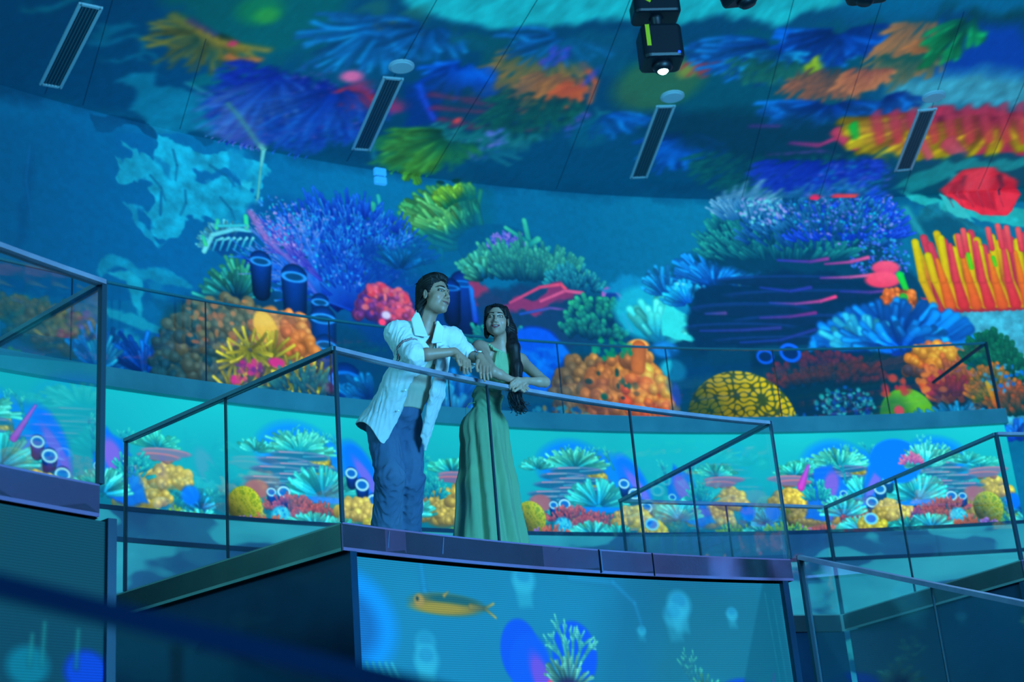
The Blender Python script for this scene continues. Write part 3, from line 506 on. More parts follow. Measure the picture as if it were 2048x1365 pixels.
('line',([(-9.55,7.81),(-9.51,7.59)],0.042,0.035,(50,180,160),(20,120,140))),
('line',([(-9.61,7.66),(-9.53,7.53)],0.028,0.021,(30,140,120),(20,110,120))),
('line',([(-8.64,7.28),(-8.62,7.14)],0.036,0.028,(20,150,160),(20,110,150))),
('fan',(-10,6.18,1.408,1.583,120,0.02,(6,20,110),(10,90,235)),{'a0':40,'a1':138,'inner':0.1,'curl':0.12}),
('bush',(-9.9,7.06,1.029,0.65,420,0.206,0.016,(6,40,160),(30,90,240))),
('tree',(-9.93,6.32,0.7,0.708,0.022,(10,50,190),(60,150,255)),{'depth':3,'spread':0.26}),
('tree',(-9.93,6.32,0.79,0.708,0.022,(10,50,190),(60,150,255)),{'depth':3,'spread':0.26}),
('tree',(-9.93,6.32,0.87,0.708,0.022,(10,50,190),(60,150,255)),{'depth':3,'spread':0.26}),
('tree',(-9.93,6.32,0.96,0.708,0.022,(10,50,190),(60,150,255)),{'depth':3,'spread':0.26}),
('tree',(-9.93,6.32,1.05,0.708,0.022,(10,50,190),(60,150,255)),{'depth':3,'spread':0.26}),
('tree',(-9.93,6.32,1.13,0.708,0.022,(10,50,190),(60,150,255)),{'depth':3,'spread':0.26}),
('tree',(-9.93,6.32,1.22,0.708,0.022,(10,50,190),(60,150,255)),{'depth':3,'spread':0.26}),
('tree',(-9.93,6.32,1.31,0.708,0.022,(10,50,190),(60,150,255)),{'depth':3,'spread':0.26}),
('tree',(-9.93,6.32,1.4,0.708,0.022,(10,50,190),(60,150,255)),{'depth':3,'spread':0.26}),
('tree',(-9.93,6.32,1.48,0.708,0.022,(10,50,190),(60,150,255)),{'depth':3,'spread':0.26}),
('tree',(-9.93,6.32,1.57,0.708,0.022,(10,50,190),(60,150,255)),{'depth':3,'spread':0.26}),
('tree',(-9.93,6.32,1.66,0.708,0.022,(10,50,190),(60,150,255)),{'depth':3,'spread':0.26}),
('tree',(-9.93,6.32,1.75,0.708,0.022,(10,50,190),(60,150,255)),{'depth':3,'spread':0.26}),
('tree',(-9.93,6.32,1.83,0.708,0.022,(10,50,190),(60,150,255)),{'depth':3,'spread':0.26}),
('tree',(-9.93,6.32,1.92,0.708,0.022,(10,50,190),(60,150,255)),{'depth':3,'spread':0.26}),
('tree',(-9.93,6.32,2.01,0.708,0.022,(10,50,190),(60,150,255)),{'depth':3,'spread':0.26}),
('tree',(-9.93,6.32,2.09,0.708,0.022,(10,50,190),(60,150,255)),{'depth':3,'spread':0.26}),
('tree',(-9.93,6.32,2.18,0.708,0.022,(10,50,190),(60,150,255)),{'depth':3,'spread':0.26}),
('tree',(-9.93,6.32,2.27,0.708,0.022,(10,50,190),(60,150,255)),{'depth':3,'spread':0.26}),
('tree',(-9.93,6.32,2.36,0.708,0.022,(10,50,190),(60,150,255)),{'depth':3,'spread':0.26}),
('tree',(-9.93,6.32,2.44,0.708,0.022,(10,50,190),(60,150,255)),{'depth':3,'spread':0.26}),
('tree',(-9.93,6.32,2.53,0.708,0.022,(10,50,190),(60,150,255)),{'depth':3,'spread':0.26}),
('tree',(-9.93,6.32,2.62,0.708,0.022,(10,50,190),(60,150,255)),{'depth':3,'spread':0.26}),
('tree',(-9.93,6.32,2.71,0.708,0.022,(10,50,190),(60,150,255)),{'depth':3,'spread':0.26}),
('tree',(-9.93,6.32,2.79,0.708,0.022,(10,50,190),(60,150,255)),{'depth':3,'spread':0.26}),
('tree',(-9.93,6.32,2.88,0.708,0.022,(10,50,190),(60,150,255)),{'depth':3,'spread':0.26}),
('tree',(-10.32,6.47,1.68,0.568,0.017,(20,80,230),(150,150,240)),{'depth':3,'spread':0.24}),
('tree',(-10.32,6.47,1.76,0.568,0.017,(20,80,230),(150,150,240)),{'depth':3,'spread':0.24}),
('tree',(-10.32,6.47,1.85,0.568,0.017,(20,80,230),(150,150,240)),{'depth':3,'spread':0.24}),
('tree',(-10.32,6.47,1.94,0.568,0.017,(20,80,230),(150,150,240)),{'depth':3,'spread':0.24}),
('tree',(-10.32,6.47,2.02,0.568,0.017,(20,80,230),(150,150,240)),{'depth':3,'spread':0.24}),
('tree',(-10.32,6.47,2.11,0.568,0.017,(20,80,230),(150,150,240)),{'depth':3,'spread':0.24}),
('tree',(-10.32,6.47,2.2,0.568,0.017,(20,80,230),(150,150,240)),{'depth':3,'spread':0.24}),
('tree',(-10.32,6.47,2.29,0.568,0.017,(20,80,230),(150,150,240)),{'depth':3,'spread':0.24}),
('tree',(-10.32,6.47,2.37,0.568,0.017,(20,80,230),(150,150,240)),{'depth':3,'spread':0.24}),
('tree',(-10.32,6.47,2.46,0.568,0.017,(20,80,230),(150,150,240)),{'depth':3,'spread':0.24}),
('tree',(-10.32,6.47,2.55,0.568,0.017,(20,80,230),(150,150,240)),{'depth':3,'spread':0.24}),
('tree',(-10.32,6.47,2.64,0.568,0.017,(20,80,230),(150,150,240)),{'depth':3,'spread':0.24}),
('tree',(-10.32,6.47,2.72,0.568,0.017,(20,80,230),(150,150,240)),{'depth':3,'spread':0.24}),
('tree',(-10.31,6.67,2.23,0.504,0.02,(60,50,200),(170,140,235)),{'depth':3,'spread':0.22}),
('tree',(-10.31,6.67,2.34,0.504,0.02,(60,50,200),(170,140,235)),{'depth':3,'spread':0.22}),
('tree',(-10.31,6.67,2.44,0.504,0.02,(60,50,200),(170,140,235)),{'depth':3,'spread':0.22}),
('tree',(-10.31,6.67,2.55,0.504,0.02,(60,50,200),(170,140,235)),{'depth':3,'spread':0.22}),
('speck',(-10.82,7.39,0.403,0.338,110,0.017,[(180,140,230),(90,150,245),(40,200,240),(40,110,240)])),
('speck',(-9.89,7.13,1.031,0.549,260,0.018,[(60,130,250),(20,140,250),(130,130,240),(30,200,235),(6,70,130),(6,80,130)])),
('line',([(-11.21,7.42),(-11.02,7.12),(-10.64,6.82),(-10.32,6.4)],0.046,0.027,(170,110,200),(90,80,210)),{'al':0.7,'soft':5}),
('ring',(-11.09,6.8,0.144,0.06,(50,130,245),(6,70,130)),{'tube':0.393,'ct':(4,66,176)}),
('ring',(-10.66,6.66,0.173,0.072,(50,130,245),(6,70,130)),{'tube':0.597,'ct':(4,66,176)}),
('ring',(-10.33,6.37,0.12,0.05,(50,130,245),(6,70,130)),{'tube':0.4,'ct':(4,66,176)}),
('ring',(-10.3,6.16,0.173,0.071,(50,130,245),(6,70,130)),{'tube':0.863,'ct':(4,66,176)}),
('ring',(-10.28,5.82,0.145,0.06,(50,130,245),(6,70,130)),{'tube':0.593,'ct':(4,66,176)}),
('poly',([(-9.61,7.3),(-9.2,7.21),(-8.81,6.84),(-8.13,6.63),(-8.19,5.93),(-9.42,5.84),(-9.94,6.18)],(4,60,150)),{'soft':14,'al':0.7}),
('poly',([(-9.41,7.19),(-8.04,7.77),(-8.11,6.91),(-9.09,6.81)],(2,88,140)),{'soft':20,'al':0.7}),
('ell',(-7.78,7.36,0.616,0.378,(2,84,136)),{'soft':0.06,'al':0.8}),
('fan',(-9.22,6.94,0.558,0.347,20,0.035,(4,70,150),(10,110,190)),{'a0':30,'a1':150,'al':0.6}),
('ring',(-8.36,6.83,0.184,0.049,(20,110,230),(4,70,160)),{'tube':0.638,'ct':(10,60,170)}),
('line',([(-8.24,6.81),(-8.22,6.34)],0.043,0.043,(30,110,240),(30,60,200))),
('ring',(-8.54,6.76,0.141,0.042,(30,110,220),(4,60,140)),{'tube':0.423,'ct':(6,50,150)}),
('nod',(-9.43,6.24,0.423,0.443,130,0.061,(70,40,130),(215,90,120)),{'full':False}),
('speck',(-9.45,6.5,0.343,0.237,40,0.041,[(210,80,110),(225,120,120),(200,60,90)])),
('ell',(-9.45,6.3,0.062,0.054,(190,190,240)),{'soft':0.6}),
('ell',(-9.51,6.2,0.048,0.047,(250,70,120)),{'soft':0.6}),
('poly',([(-8.13,6.56),(-8.25,6.82),(-8.11,6.91),(-7.77,6.65)],(140,50,100)),{'soft':5,'al':0.9}),
('bush',(-7.64,7.34,0.276,0.248,160,0.073,0.017,(40,60,190),(130,110,230))),
('speck',(-7.71,7.37,0.29,0.255,60,0.022,[(150,110,220),(90,100,230)])),
('line',([(-7.35,7.25),(-7.36,7.54),(-7.4,7.83)],0.044,0.036,(10,110,140),(60,190,170))),
('line',([(-7.37,7.51),(-7.68,7.7)],0.033,0.029,(20,130,150),(60,190,170))),
('line',([(-7.36,7.47),(-7.22,7.57)],0.044,0.044,(20,130,150),(60,190,170))),
('line',([(-7.14,7.34),(-7.07,7.46)],0.037,0.029,(20,130,160),(40,160,170))),
('bush',(-7.43,6.96,0.809,0.361,330,0.188,0.032,(4,64,104),(70,190,170))),
('fan',(-8.04,6.91,0.372,0.427,26,0.036,(4,70,110),(70,190,170)),{'a0':80,'a1':170}),
('bush',(-6.76,6.82,0.4,0.291,80,0.131,0.029,(4,70,120),(50,170,190))),
('poly',([(-8.2,6.62),(-7.54,6.88),(-6.61,6.79),(-6.58,6.44),(-6.48,6.02),(-7.19,6.06),(-8.15,6.35)],(20,60,110)),{'soft':10,'al':0.9}),
('poly',([(-7.86,6.51),(-7.48,6.74),(-6.96,6.95),(-6.89,6.89),(-6.65,6.83),(-6.69,6.72),(-7.28,6.61),(-7.57,6.51)],(120,50,110)),{'soft':5}),
('line',([(-7.71,6.62),(-7.26,6.87),(-6.95,6.93),(-6.9,6.87)],0.021,0.029,(170,70,130),(225,80,120))),
('line',([(-7.27,6.67),(-6.9,6.84),(-6.65,6.82)],0.022,0.029,(190,80,140),(200,90,150))),
('line',([(-7.58,6.47),(-7.14,6.58),(-6.78,6.56),(-6.75,6.5)],0.021,0.021,(30,80,190),(200,80,150))),
('ring',(-6.22,6.75,0.146,0.19,(150,90,190),(20,60,150)),{'rot':0.6,'tube':0.336,'ct':(8,40,110)}),
('ell',(-6.58,6.44,0.434,0.345,(4,64,110)),{'soft':0.3,'al':0.8}),
('bush',(-6.44,6.44,0.435,0.288,60,0.101,0.043,(4,70,110),(50,190,150))),
('bush',(-6.61,6.19,0.504,0.214,50,0.101,0.043,(4,60,100),(40,170,150))),
('line',([(-6.1,6.53),(-6,6.31)],0.029,0.029,(150,90,200),(210,70,130))),
('poly',([(-6.45,7.02),(-5.71,7.09),(-5.28,6.95),(-4.99,6.4),(-5.44,6.33),(-5.78,6.46),(-6.04,6.75)],(14,130,190)),{'soft':8,'rough':0.1}),
('ell',(-5.77,6.57,0.453,0.381,(30,170,210)),{'soft':0.25,'al':0.9}),
('fan',(-5.61,6.11,0.58,0.685,30,0.065,(20,140,200),(80,225,230)),{'a0':20,'a1':140}),
('poly',([(-5.44,6.84),(-4.99,6.4),(-5.21,6.37),(-5.08,6.19),(-5.52,6.24)],(60,215,225)),{'soft':3,'rough':0.06}),
('ell',(-5.55,6.04,0.188,0.115,(30,120,220)),{'soft':0.5}),
('ell',(-5.47,5.75,0.187,0.157,(40,180,220)),{'soft':0.4}),
('nod',(-11.45,5.2,1.026,1.062,420,0.068,(20,70,96),(120,110,70)),{'lx':0.5,'ly':0.6}),
('nod',(-10.87,5.76,0.387,0.379,40,0.09,(130,90,60),(235,170,80))),
('speck',(-11.56,5.92,0.567,0.374,60,0.044,[(190,130,80),(180,110,70),(110,120,90)])),
('ell',(-11.05,5.96,0.142,0.215,(235,180,60)),{'hi':(250,210,80),'rot':0.4,'soft':0.2}),
('nod',(-10.66,6.04,0.222,0.167,16,0.065,(200,110,60),(245,170,80)),{'full':True}),
('nod',(-10.61,5.72,0.195,0.191,16,0.072,(190,100,50),(240,150,60)),{'full':True}),
('fan',(-11,5.55,0.396,0.387,22,0.026,(120,130,40),(225,215,60)),{'a0':0,'a1':350,'jit':0.1}),
('fan',(-11.44,5.5,0.251,0.246,14,0.025,(120,130,40),(225,215,60)),{'a0':0,'a1':350,'jit':0.1}),
('fan',(-10.69,5.34,0.354,0.344,20,0.026,(120,130,40),(225,215,60)),{'a0':0,'a1':350,'jit':0.1}),
('fan',(-11.51,5.1,0.278,0.271,16,0.025,(120,130,40),(225,215,60)),{'a0':0,'a1':350,'jit':0.1}),
('fan',(-10.43,5.36,0.292,0.284,16,0.026,(120,130,40),(225,215,60)),{'a0':0,'a1':350,'jit':0.1}),
('fan',(-11.25,5.65,0.317,0.311,14,0.025,(120,130,40),(225,215,60)),{'a0':0,'a1':350,'jit':0.1}),
('ell',(-10.92,5.53,0.102,0.063,(220,50,140)),{'soft':0.5}),
('speck',(-11.25,5.43,0.189,0.086,16,0.044,[(140,40,130),(200,40,140),(90,40,140)])),
('speck',(-11.38,5.27,0.1,0.061,8,0.037,[(220,40,140)])),
('fan',(-10.9,4.77,0.818,0.455,36,0.031,(4,60,110),(30,130,180)),{'a0':20,'a1':160}),
('bush',(-10.5,5.17,0.516,0.25,80,0.129,0.026,(6,70,110),(80,160,150))),
('ring',(-10.04,5.4,0.224,0.115,(16,100,235),(4,70,140)),{'tube':0.527,'ct':(4,66,185)}),
('fan',(-9.72,5.17,0.463,0.383,20,0.04,(4,60,160),(20,130,225)),{'a0':90,'a1':170}),
('fan',(-8.61,4.92,0.611,0.846,40,0.054,(4,60,190),(24,130,250)),{'a0':20,'a1':165}),
('fan',(-8.74,4.91,0.338,0.714,16,0.054,(8,90,220),(60,170,250)),{'a0':40,'a1':130}),
('bush',(-7.9,6.02,0.423,0.207,60,0.099,0.035,(4,90,120),(40,170,160))),
('ell',(-7.33,5.78,0.439,0.429,(6,66,230)),{'soft':0.12,'hi':(14,100,250)}),
('ell',(-7.4,6.12,0.313,0.182,(6,60,225)),{'soft':0.3}),
('speck',(-7.3,5.71,0.283,0.276,60,0.064,[(8,70,225),(10,110,250),(4,50,200)]),{'al':0.5}),
('nod',(-6.72,5.11,0.529,0.819,120,0.078,(60,70,70),(205,140,60))),
('nod',(-6.16,5.12,0.674,0.828,170,0.085,(140,80,50),(255,165,60)),{'lx':0.7,'ly':0.3}),
('nod',(-6,5.89,0.245,0.185,16,0.079,(150,90,50),(250,160,70)),{'full':True}),
('nod',(-5.85,5.33,0.371,0.419,60,0.086,(220,80,40),(255,205,80)),{'full':True}),
('ell',(-5.92,6.1,0.145,0.086,(240,150,60)),{'soft':0.3,'hi':(255,190,90)}),
('line',([(-5.92,6.07),(-5.97,5.78)],0.101,0.101,(200,110,50),(220,120,50))),
('speck',(-6.32,5.53,0.428,0.21,14,0.043,[(10,90,80),(10,60,60)])),
('ell',(-5.47,5.4,0.064,0.169,(110,80,220)),{'soft':0.5}),
('nod',(-5.66,5.16,0.143,0.181,12,0.064,(230,60,60),(255,170,60)),{'full':True}),
('speck',(-7.15,5.1,0.421,0.108,50,0.035,[(10,80,160),(40,140,180),(150,140,70)])),
('speck',(-6.3,6.02,0.288,0.171,30,0.043,[(10,140,100),(20,170,130)])),
('poly',([(-5.44,6.04),(-4.91,5.9),(-5.17,5.06),(-5.53,5.06)],(2,70,120)),{'soft':8,'al':0.6}),
('fan',(-4.7,6.92,0.811,0.601,60,0.037,(4,80,190),(24,130,250)),{'a0':12,'a1':165}),
('fan',(-5.44,6.84,0.367,0.445,16,0.037,(10,100,200),(30,150,240)),{'a0':60,'a1':170}),
('fan',(-5.13,6.7,0.44,0.371,20,0.037,(8,90,210),(30,170,250)),{'a0':60,'a1':170}),
('speck',(-4.91,6.98,0.812,0.045,20,0.022,[(120,220,250),(40,160,250)])),
('poly',([(-4.82,7.67),(-4.39,8.06),(-3.54,8.22),(-2.53,7.97),(-2.37,7.19),(-3.72,7.07),(-4.72,7.3)],(2,62,100)),{'soft':16}),
('bush',(-3.67,7.37,1.112,0.848,520,0.208,0.027,(2,74,112),(40,165,165)),{'al':0.95}),
('bush',(-3.05,7.52,1.111,0.856,200,0.193,0.025,(2,60,130),(40,110,200)),{'al':0.8}),
('bush',(-4.03,7.99,0.45,0.392,120,0.195,0.024,(30,100,170),(120,180,230))),
('bush',(-2.66,7.66,0.925,0.823,620,0.133,0.022,(8,50,190),(50,70,245))),
('bush',(-2.94,7.75,0.965,0.706,260,0.149,0.022,(2,66,120),(60,140,220))),
('speck',(-2.59,8.05,0.855,0.476,330,0.022,[(110,90,240),(30,80,250),(150,120,235),(20,180,225),(6,90,150),(6,70,130)])),
('speck',(-3.85,8.15,0.376,0.237,70,0.026,[(110,210,230),(150,140,230)])),
('speck',(-2.2,7.33,0.439,0.388,200,0.022,[(40,80,240),(60,160,230),(100,90,240)])),
('line',([(-3.07,8.35),(-2.99,8.33)],0.046,0.038,(240,50,110),(240,50,110))),
('line',([(-2.76,8.36),(-2.43,8.35)],0.031,0.031,(240,60,90),(240,80,80))),
('poly',([(-4.99,6.96),(-3.85,7.18),(-2.52,7.15),(-1.96,7.01),(-1.97,6.56),(-2.81,6.3),(-3.43,6.1),(-5.04,6.04),(-5.2,6.48)],(2,50,92)),{'soft':12}),
('plate',(-3.72,7.07,0.959,0.076,(3,46,84),(16,60,130)),{'al':0.8}),
('plate',(-3.46,6.84,1.101,0.091,(3,46,84),(16,60,130)),{'al':0.8}),
('plate',(-4.22,6.64,0.88,0.105,(3,46,84),(16,60,130)),{'al':0.8}),
('plate',(-3.52,6.47,0.949,0.09,(3,46,84),(16,60,130)),{'al':0.8}),
('plate',(-4.41,6.37,0.803,0.074,(3,46,84),(16,60,130)),{'al':0.8}),
('plate',(-3.85,6.18,0.946,0.066,(3,46,84),(16,60,130)),{'al':0.8}),
('line',([(-3.71,7.37),(-3.23,7.34),(-2.97,7.38)],0.019,0.03,(50,60,180),(130,60,150)),{'soft':3}),
('line',([(-3.02,7.3),(-2.64,7.32),(-2.37,7.38)],0.018,0.03,(120,60,150),(210,90,160)),{'soft':3}),
('line',([(-3.12,7.09),(-2.68,7.09),(-2.2,7.12)],0.018,0.029,(90,60,160),(235,110,160)),{'soft':3}),
('line',([(-4.03,6.96),(-3.6,6.9),(-3.29,6.95)],0.018,0.029,(30,60,160),(50,60,170)),{'soft':3}),
('line',([(-2.86,6.88),(-2.43,6.85),(-2.06,6.87)],0.018,0.029,(40,60,160),(110,60,150)),{'soft':3}),
('line',([(-3.92,6.73),(-3.55,6.71),(-3.18,6.74),(-2.95,6.8)],0.018,0.029,(40,70,170),(235,70,140)),{'soft':3}),
('line',([(-4.89,6.57),(-4.6,6.58)],0.018,0.029,(40,70,160),(80,70,150)),{'soft':3}),
('line',([(-4.1,6.51),(-3.66,6.52),(-3.28,6.57)],0.018,0.029,(60,60,160),(110,50,140)),{'soft':3}),
('line',([(-5,6.32),(-4.41,6.33),(-3.83,6.36)],0.018,0.029,(30,60,150),(50,60,150)),{'soft':3}),
('line',([(-4.44,6.15),(-3.85,6.18),(-3.32,6.32)],0.018,0.029,(20,60,150),(40,60,150)),{'soft':3}),
('ell',(-2.14,7.21,0.205,0.108,(205,60,110)),{'soft':0.3,'hi':(235,90,130)}),
('ell',(-2.21,7.03,0.262,0.123,(220,60,100)),{'soft':0.3,'hi':(240,90,130)}),
('line',([(-1.95,7.09),(-1.9,6.86)],0.058,0.044,(20,220,80),(40,200,60))),
('nod',(-2.01,6.71,0.275,0.183,34,0.058,(180,80,40),(245,150,60)),{'full':True}),
('line',([(-1.96,6.75),(-2.07,6.41)],0.065,0.043,(50,190,60),(200,110,40))),
('poly',([(-1.44,6.68),(0.83,6.63),(0.34,4.34),(-1.1,4.75),(-1.52,5.5),(-1.76,6.1)],(72,160,196)),{'soft':6,'rough':0.04,'tex':0.22}),
('poly',([(-1.65,6.69),(-1.54,6.54),(0.8,6.49),(0.84,6.67)],(190,60,90)),{'soft':4}),
('line',([(-1.54,6.55),(-1.56,7.05),(-1.63,7.47)],0.072,0.057,(170,50,70),(205,190,10)),{'soft':2}),
('line',([(-1.45,6.55),(-1.45,7.14),(-1.5,7.64)],0.072,0.057,(170,50,70),(200,60,90)),{'soft':2}),
('line',([(-1.35,6.55),(-1.37,7.08),(-1.43,7.52)],0.072,0.057,(170,50,70),(200,60,90)),{'soft':2}),
('line',([(-1.26,6.54),(-1.26,7.16),(-1.3,7.69)],0.071,0.057,(170,50,70),(205,190,10)),{'soft':2}),
('line',([(-1.17,6.54),(-1.18,7.1),(-1.22,7.57)],0.071,0.057,(170,50,70),(200,60,90)),{'soft':2}),
('line',([(-1.07,6.54),(-1.1,7.03),(-1.15,7.46)],0.071,0.057,(170,50,70),(200,60,90)),{'soft':2}),
('line',([(-0.98,6.54),(-0.98,7.12),(-1.02,7.62)],0.071,0.057,(170,50,70),(205,190,10)),{'soft':2}),
('line',([(-0.89,6.53),(-0.9,7.05),(-0.94,7.5)],0.071,0.057,(170,50,70),(200,60,90)),{'soft':2}),
('line',([(-0.8,6.53),(-0.79,7.14),(-0.81,7.67)],0.071,0.057,(170,50,70),(200,60,90)),{'soft':2}),
('line',([(-0.7,6.53),(-0.71,7.07),(-0.74,7.55)],0.071,0.057,(170,50,70),(205,190,10)),{'soft':2}),
('line',([(-0.61,6.52),(-0.63,7),(-0.66,7.43)],0.071,0.056,(170,50,70),(200,60,90)),{'soft':2}),
('line',([(-0.52,6.52),(-0.52,7.09),(-0.53,7.6)],0.07,0.056,(170,50,70),(200,60,90)),{'soft':2}),
('line',([(-0.43,6.51),(-0.44,7.02),(-0.46,7.48)],0.07,0.056,(170,50,70),(205,190,10)),{'soft':2}),
('line',([(-0.33,6.51),(-0.33,7.11),(-0.33,7.64)],0.07,0.056,(170,50,70),(200,60,90)),{'soft':2}),
('line',([(-0.24,6.51),(-0.25,7.04),(-0.26,7.52)],0.07,0.056,(170,50,70),(200,60,90)),{'soft':2}),
('line',([(-0.15,6.5),(-0.17,6.97),(-0.18,7.41)],0.07,0.056,(170,50,70),(205,190,10)),{'soft':2}),
('line',([(-0.06,6.5),(-0.06,7.05),(-0.05,7.57)],0.07,0.056,(170,50,70),(200,60,90)),{'soft':2}),
('line',([(0.03,6.49),(0.02,6.99),(0.02,7.45)],0.07,0.056,(170,50,70),(200,60,90)),{'soft':2}),
('line',([(0.12,6.49),(0.13,7.07),(0.15,7.61)],0.07,0.056,(170,50,70),(205,190,10)),{'soft':2}),
('line',([(0.21,6.48),(0.21,7),(0.22,7.49)],0.069,0.056,(170,50,70),(200,60,90)),{'soft':2}),
('line',([(0.3,6.48),(0.28,6.93),(0.29,7.37)],0.069,0.055,(170,50,70),(200,60,90)),{'soft':2}),
('line',([(0.39,6.47),(0.39,7.02),(0.42,7.53)],0.069,0.055,(170,50,70),(205,190,10)),{'soft':2}),
('line',([(0.48,6.47),(0.47,6.95),(0.49,7.41)],0.069,0.055,(170,50,70),(200,60,90)),{'soft':2}),
('line',([(0.57,6.46),(0.55,6.88),(0.56,7.29)],0.069,0.055,(170,50,70),(200,60,90)),{'soft':2}),
('line',([(0.66,6.46),(0.66,6.96),(0.69,7.45)],0.069,0.055,(170,50,70),(205,190,10)),{'soft':2}),
('line',([(0.75,6.45),(0.73,6.89),(0.76,7.33)],0.068,0.055,(170,50,70),(200,60,90)),{'soft':2}),
('line',([(-1.54,6.6),(-1.64,7),(-1.64,7.58)],0.057,0.057,(205,150,20),(205,205,5)),{'soft':2}),
('line',([(-1.36,6.59),(-1.46,6.99),(-1.49,7.36)],0.057,0.057,(205,150,20),(205,205,5)),{'soft':2}),
('line',([(-1.18,6.58),(-1.28,6.97),(-1.26,7.62)],0.057,0.057,(205,150,20),(205,205,5)),{'soft':2}),
('line',([(-1,6.57),(-1.1,6.96),(-1.1,7.43)],0.057,0.057,(205,150,20),(205,205,5)),{'soft':2}),
('line',([(-0.82,6.56),(-0.92,6.95),(-0.88,7.63)],0.057,0.057,(205,150,20),(205,205,5)),{'soft':2}),
('line',([(-0.65,6.56),(-0.74,6.94),(-0.73,7.44)],0.057,0.057,(205,150,20),(205,205,5)),{'soft':2}),
('line',([(-0.47,6.55),(-0.57,6.92),(-0.52,7.58)],0.056,0.056,(205,150,20),(205,205,5)),{'soft':2}),
('line',([(-0.29,6.53),(-0.39,6.91),(-0.38,7.34)],0.056,0.056,(205,150,20),(205,205,5)),{'soft':2}),
('line',([(-0.12,6.52),(-0.22,6.89),(-0.17,7.48)],0.056,0.056,(205,150,20),(205,205,5)),{'soft':2}),
('line',([(0.06,6.51),(-0.04,6.88),(-0.03,7.25)],0.056,0.056,(205,150,20),(205,205,5)),{'soft':2}),
('line',([(0.23,6.5),(0.13,6.86),(0.2,7.49)],0.056,0.056,(205,150,20),(205,205,5)),{'soft':2}),
('line',([(0.4,6.49),(0.31,6.84),(0.34,7.3)],0.055,0.055,(205,150,20),(205,205,5)),{'soft':2}),
('line',([(0.58,6.47),(0.48,6.82),(0.57,7.5)],0.055,0.055,(205,150,20),(205,205,5)),{'soft':2}),
('line',([(0.75,6.46),(0.65,6.81),(0.71,7.31)],0.055,0.055,(205,150,20),(205,205,5)),{'soft':2}),
('line',([(-1.31,6.6),(-1.34,6.98),(-1.37,7.29)],0.086,0.029,(215,90,40),(225,130,30)),{'soft':3}),
('line',([(-1.12,6.59),(-1.15,6.97),(-1.14,7.51)],0.086,0.029,(205,50,60),(215,70,90)),{'soft':3}),
('line',([(-0.94,6.58),(-0.97,6.95),(-0.99,7.3)],0.085,0.028,(215,90,40),(225,130,30)),{'soft':3}),
('line',([(-0.75,6.57),(-0.78,6.94),(-0.76,7.52)],0.085,0.028,(205,50,60),(215,70,90)),{'soft':3}),
('line',([(-0.57,6.56),(-0.6,6.92),(-0.61,7.31)],0.085,0.028,(215,90,40),(225,130,30)),{'soft':3}),
('line',([(-0.38,6.55),(-0.41,6.91),(-0.38,7.53)],0.084,0.028,(205,50,60),(215,70,90)),{'soft':3}),
('line',([(-0.2,6.54),(-0.23,6.89),(-0.23,7.32)],0.084,0.028,(215,90,40),(225,130,30)),{'soft':3}),
('line',([(-0.02,6.53),(-0.05,6.88),(0,7.53)],0.084,0.028,(205,50,60),(215,70,90)),{'soft':3}),
('line',([(0.16,6.51),(0.13,6.86),(0.14,7.32)],0.083,0.028,(215,90,40),(225,130,30)),{'soft':3}),
('line',([(0.34,6.5),(0.32,6.84),(0.37,7.53)],0.083,0.028,(205,50,60),(215,70,90)),{'soft':3}),
('line',([(0.52,6.49),(0.49,6.82),(0.52,7.32)],0.083,0.028,(215,90,40),(225,130,30)),{'soft':3}),
('line',([(0.7,6.47),(0.67,6.8),(0.66,7.11)],0.082,0.027,(205,50,60),(215,70,90)),{'soft':3}),
('line',([(-0.92,7.37),(-0.91,7.72)],0.043,0.043,(205,60,80),(225,90,100))),
('line',([(-1,7.33),(-1,7.64)],0.043,0.043,(205,60,80),(225,90,100))),
('line',([(-0.55,7.41),(-0.55,7.71)],0.043,0.043,(205,60,80),(225,90,100))),
('line',([(-0.4,7.42),(-0.4,7.75)],0.043,0.043,(205,60,80),(225,90,100))),
('line',([(-0.29,7.35),(-0.28,7.71)],0.043,0.043,(205,60,80),(225,90,100))),
('line',([(-0.13,7.36),(-0.12,7.67)],0.043,0.043,(205,60,80),(225,90,100))),
('line',([(-0.91,7.35),(-0.9,7.14)],0.029,0.036,(80,210,30),(90,210,20))),
('line',([(-0.56,7.27),(-0.55,7.15)],0.029,0.029,(60,210,40),(100,200,20))),
('fan',(-2.22,5.94,1.289,0.778,50,0.079,(4,66,200),(16,120,250)),{'a0':12,'a1':172,'jit':0.12}),
('fan',(-2.58,5.99,0.791,0.593,16,0.065,(10,110,230),(60,190,250)),{'a0':60,'a1':165,'jit':0.3}),
('fan',(-2.15,5.94,1.073,0.519,30,0.064,(6,80,230),(20,130,252)),{'a0':15,'a1':165}),
('poly',([(-3.21,6.09),(-2.44,5.95),(-1.72,5.95),(-2.16,5.89),(-2.88,5.92)],(4,50,180)),{'soft':5}),
('poly',([(-4.24,6.04),(-1.44,5.9),(-0.93,4.88),(-4.47,4.98)],(3,52,82)),{'soft':10}),
('bush',(-3.31,5.51,0.789,0.399,160,0.115,0.043,(10,50,80),(120,50,70)),{'al':0.8}),
('ring',(-4.11,5.94,0.13,0.11,(14,70,235),(4,48,110))),
('ring',(-3.74,5.99,0.159,0.14,(16,74,240),(4,48,110)),{'rot':-0.3}),
('nod',(-1.64,5.58,0.53,0.44,120,0.064,(60,60,80),(230,120,60))),
('nod',(-1.74,5.84,0.355,0.178,30,0.071,(220,120,40),(250,180,60)),{'full':True}),
('bush',(-1.43,5.2,0.42,0.435,100,0.168,0.049,(110,60,60),(220,120,60))),
('line',([(-1.21,5.62),(-1.1,5.25)],0.056,0.042,(230,110,50),(200,90,50))),
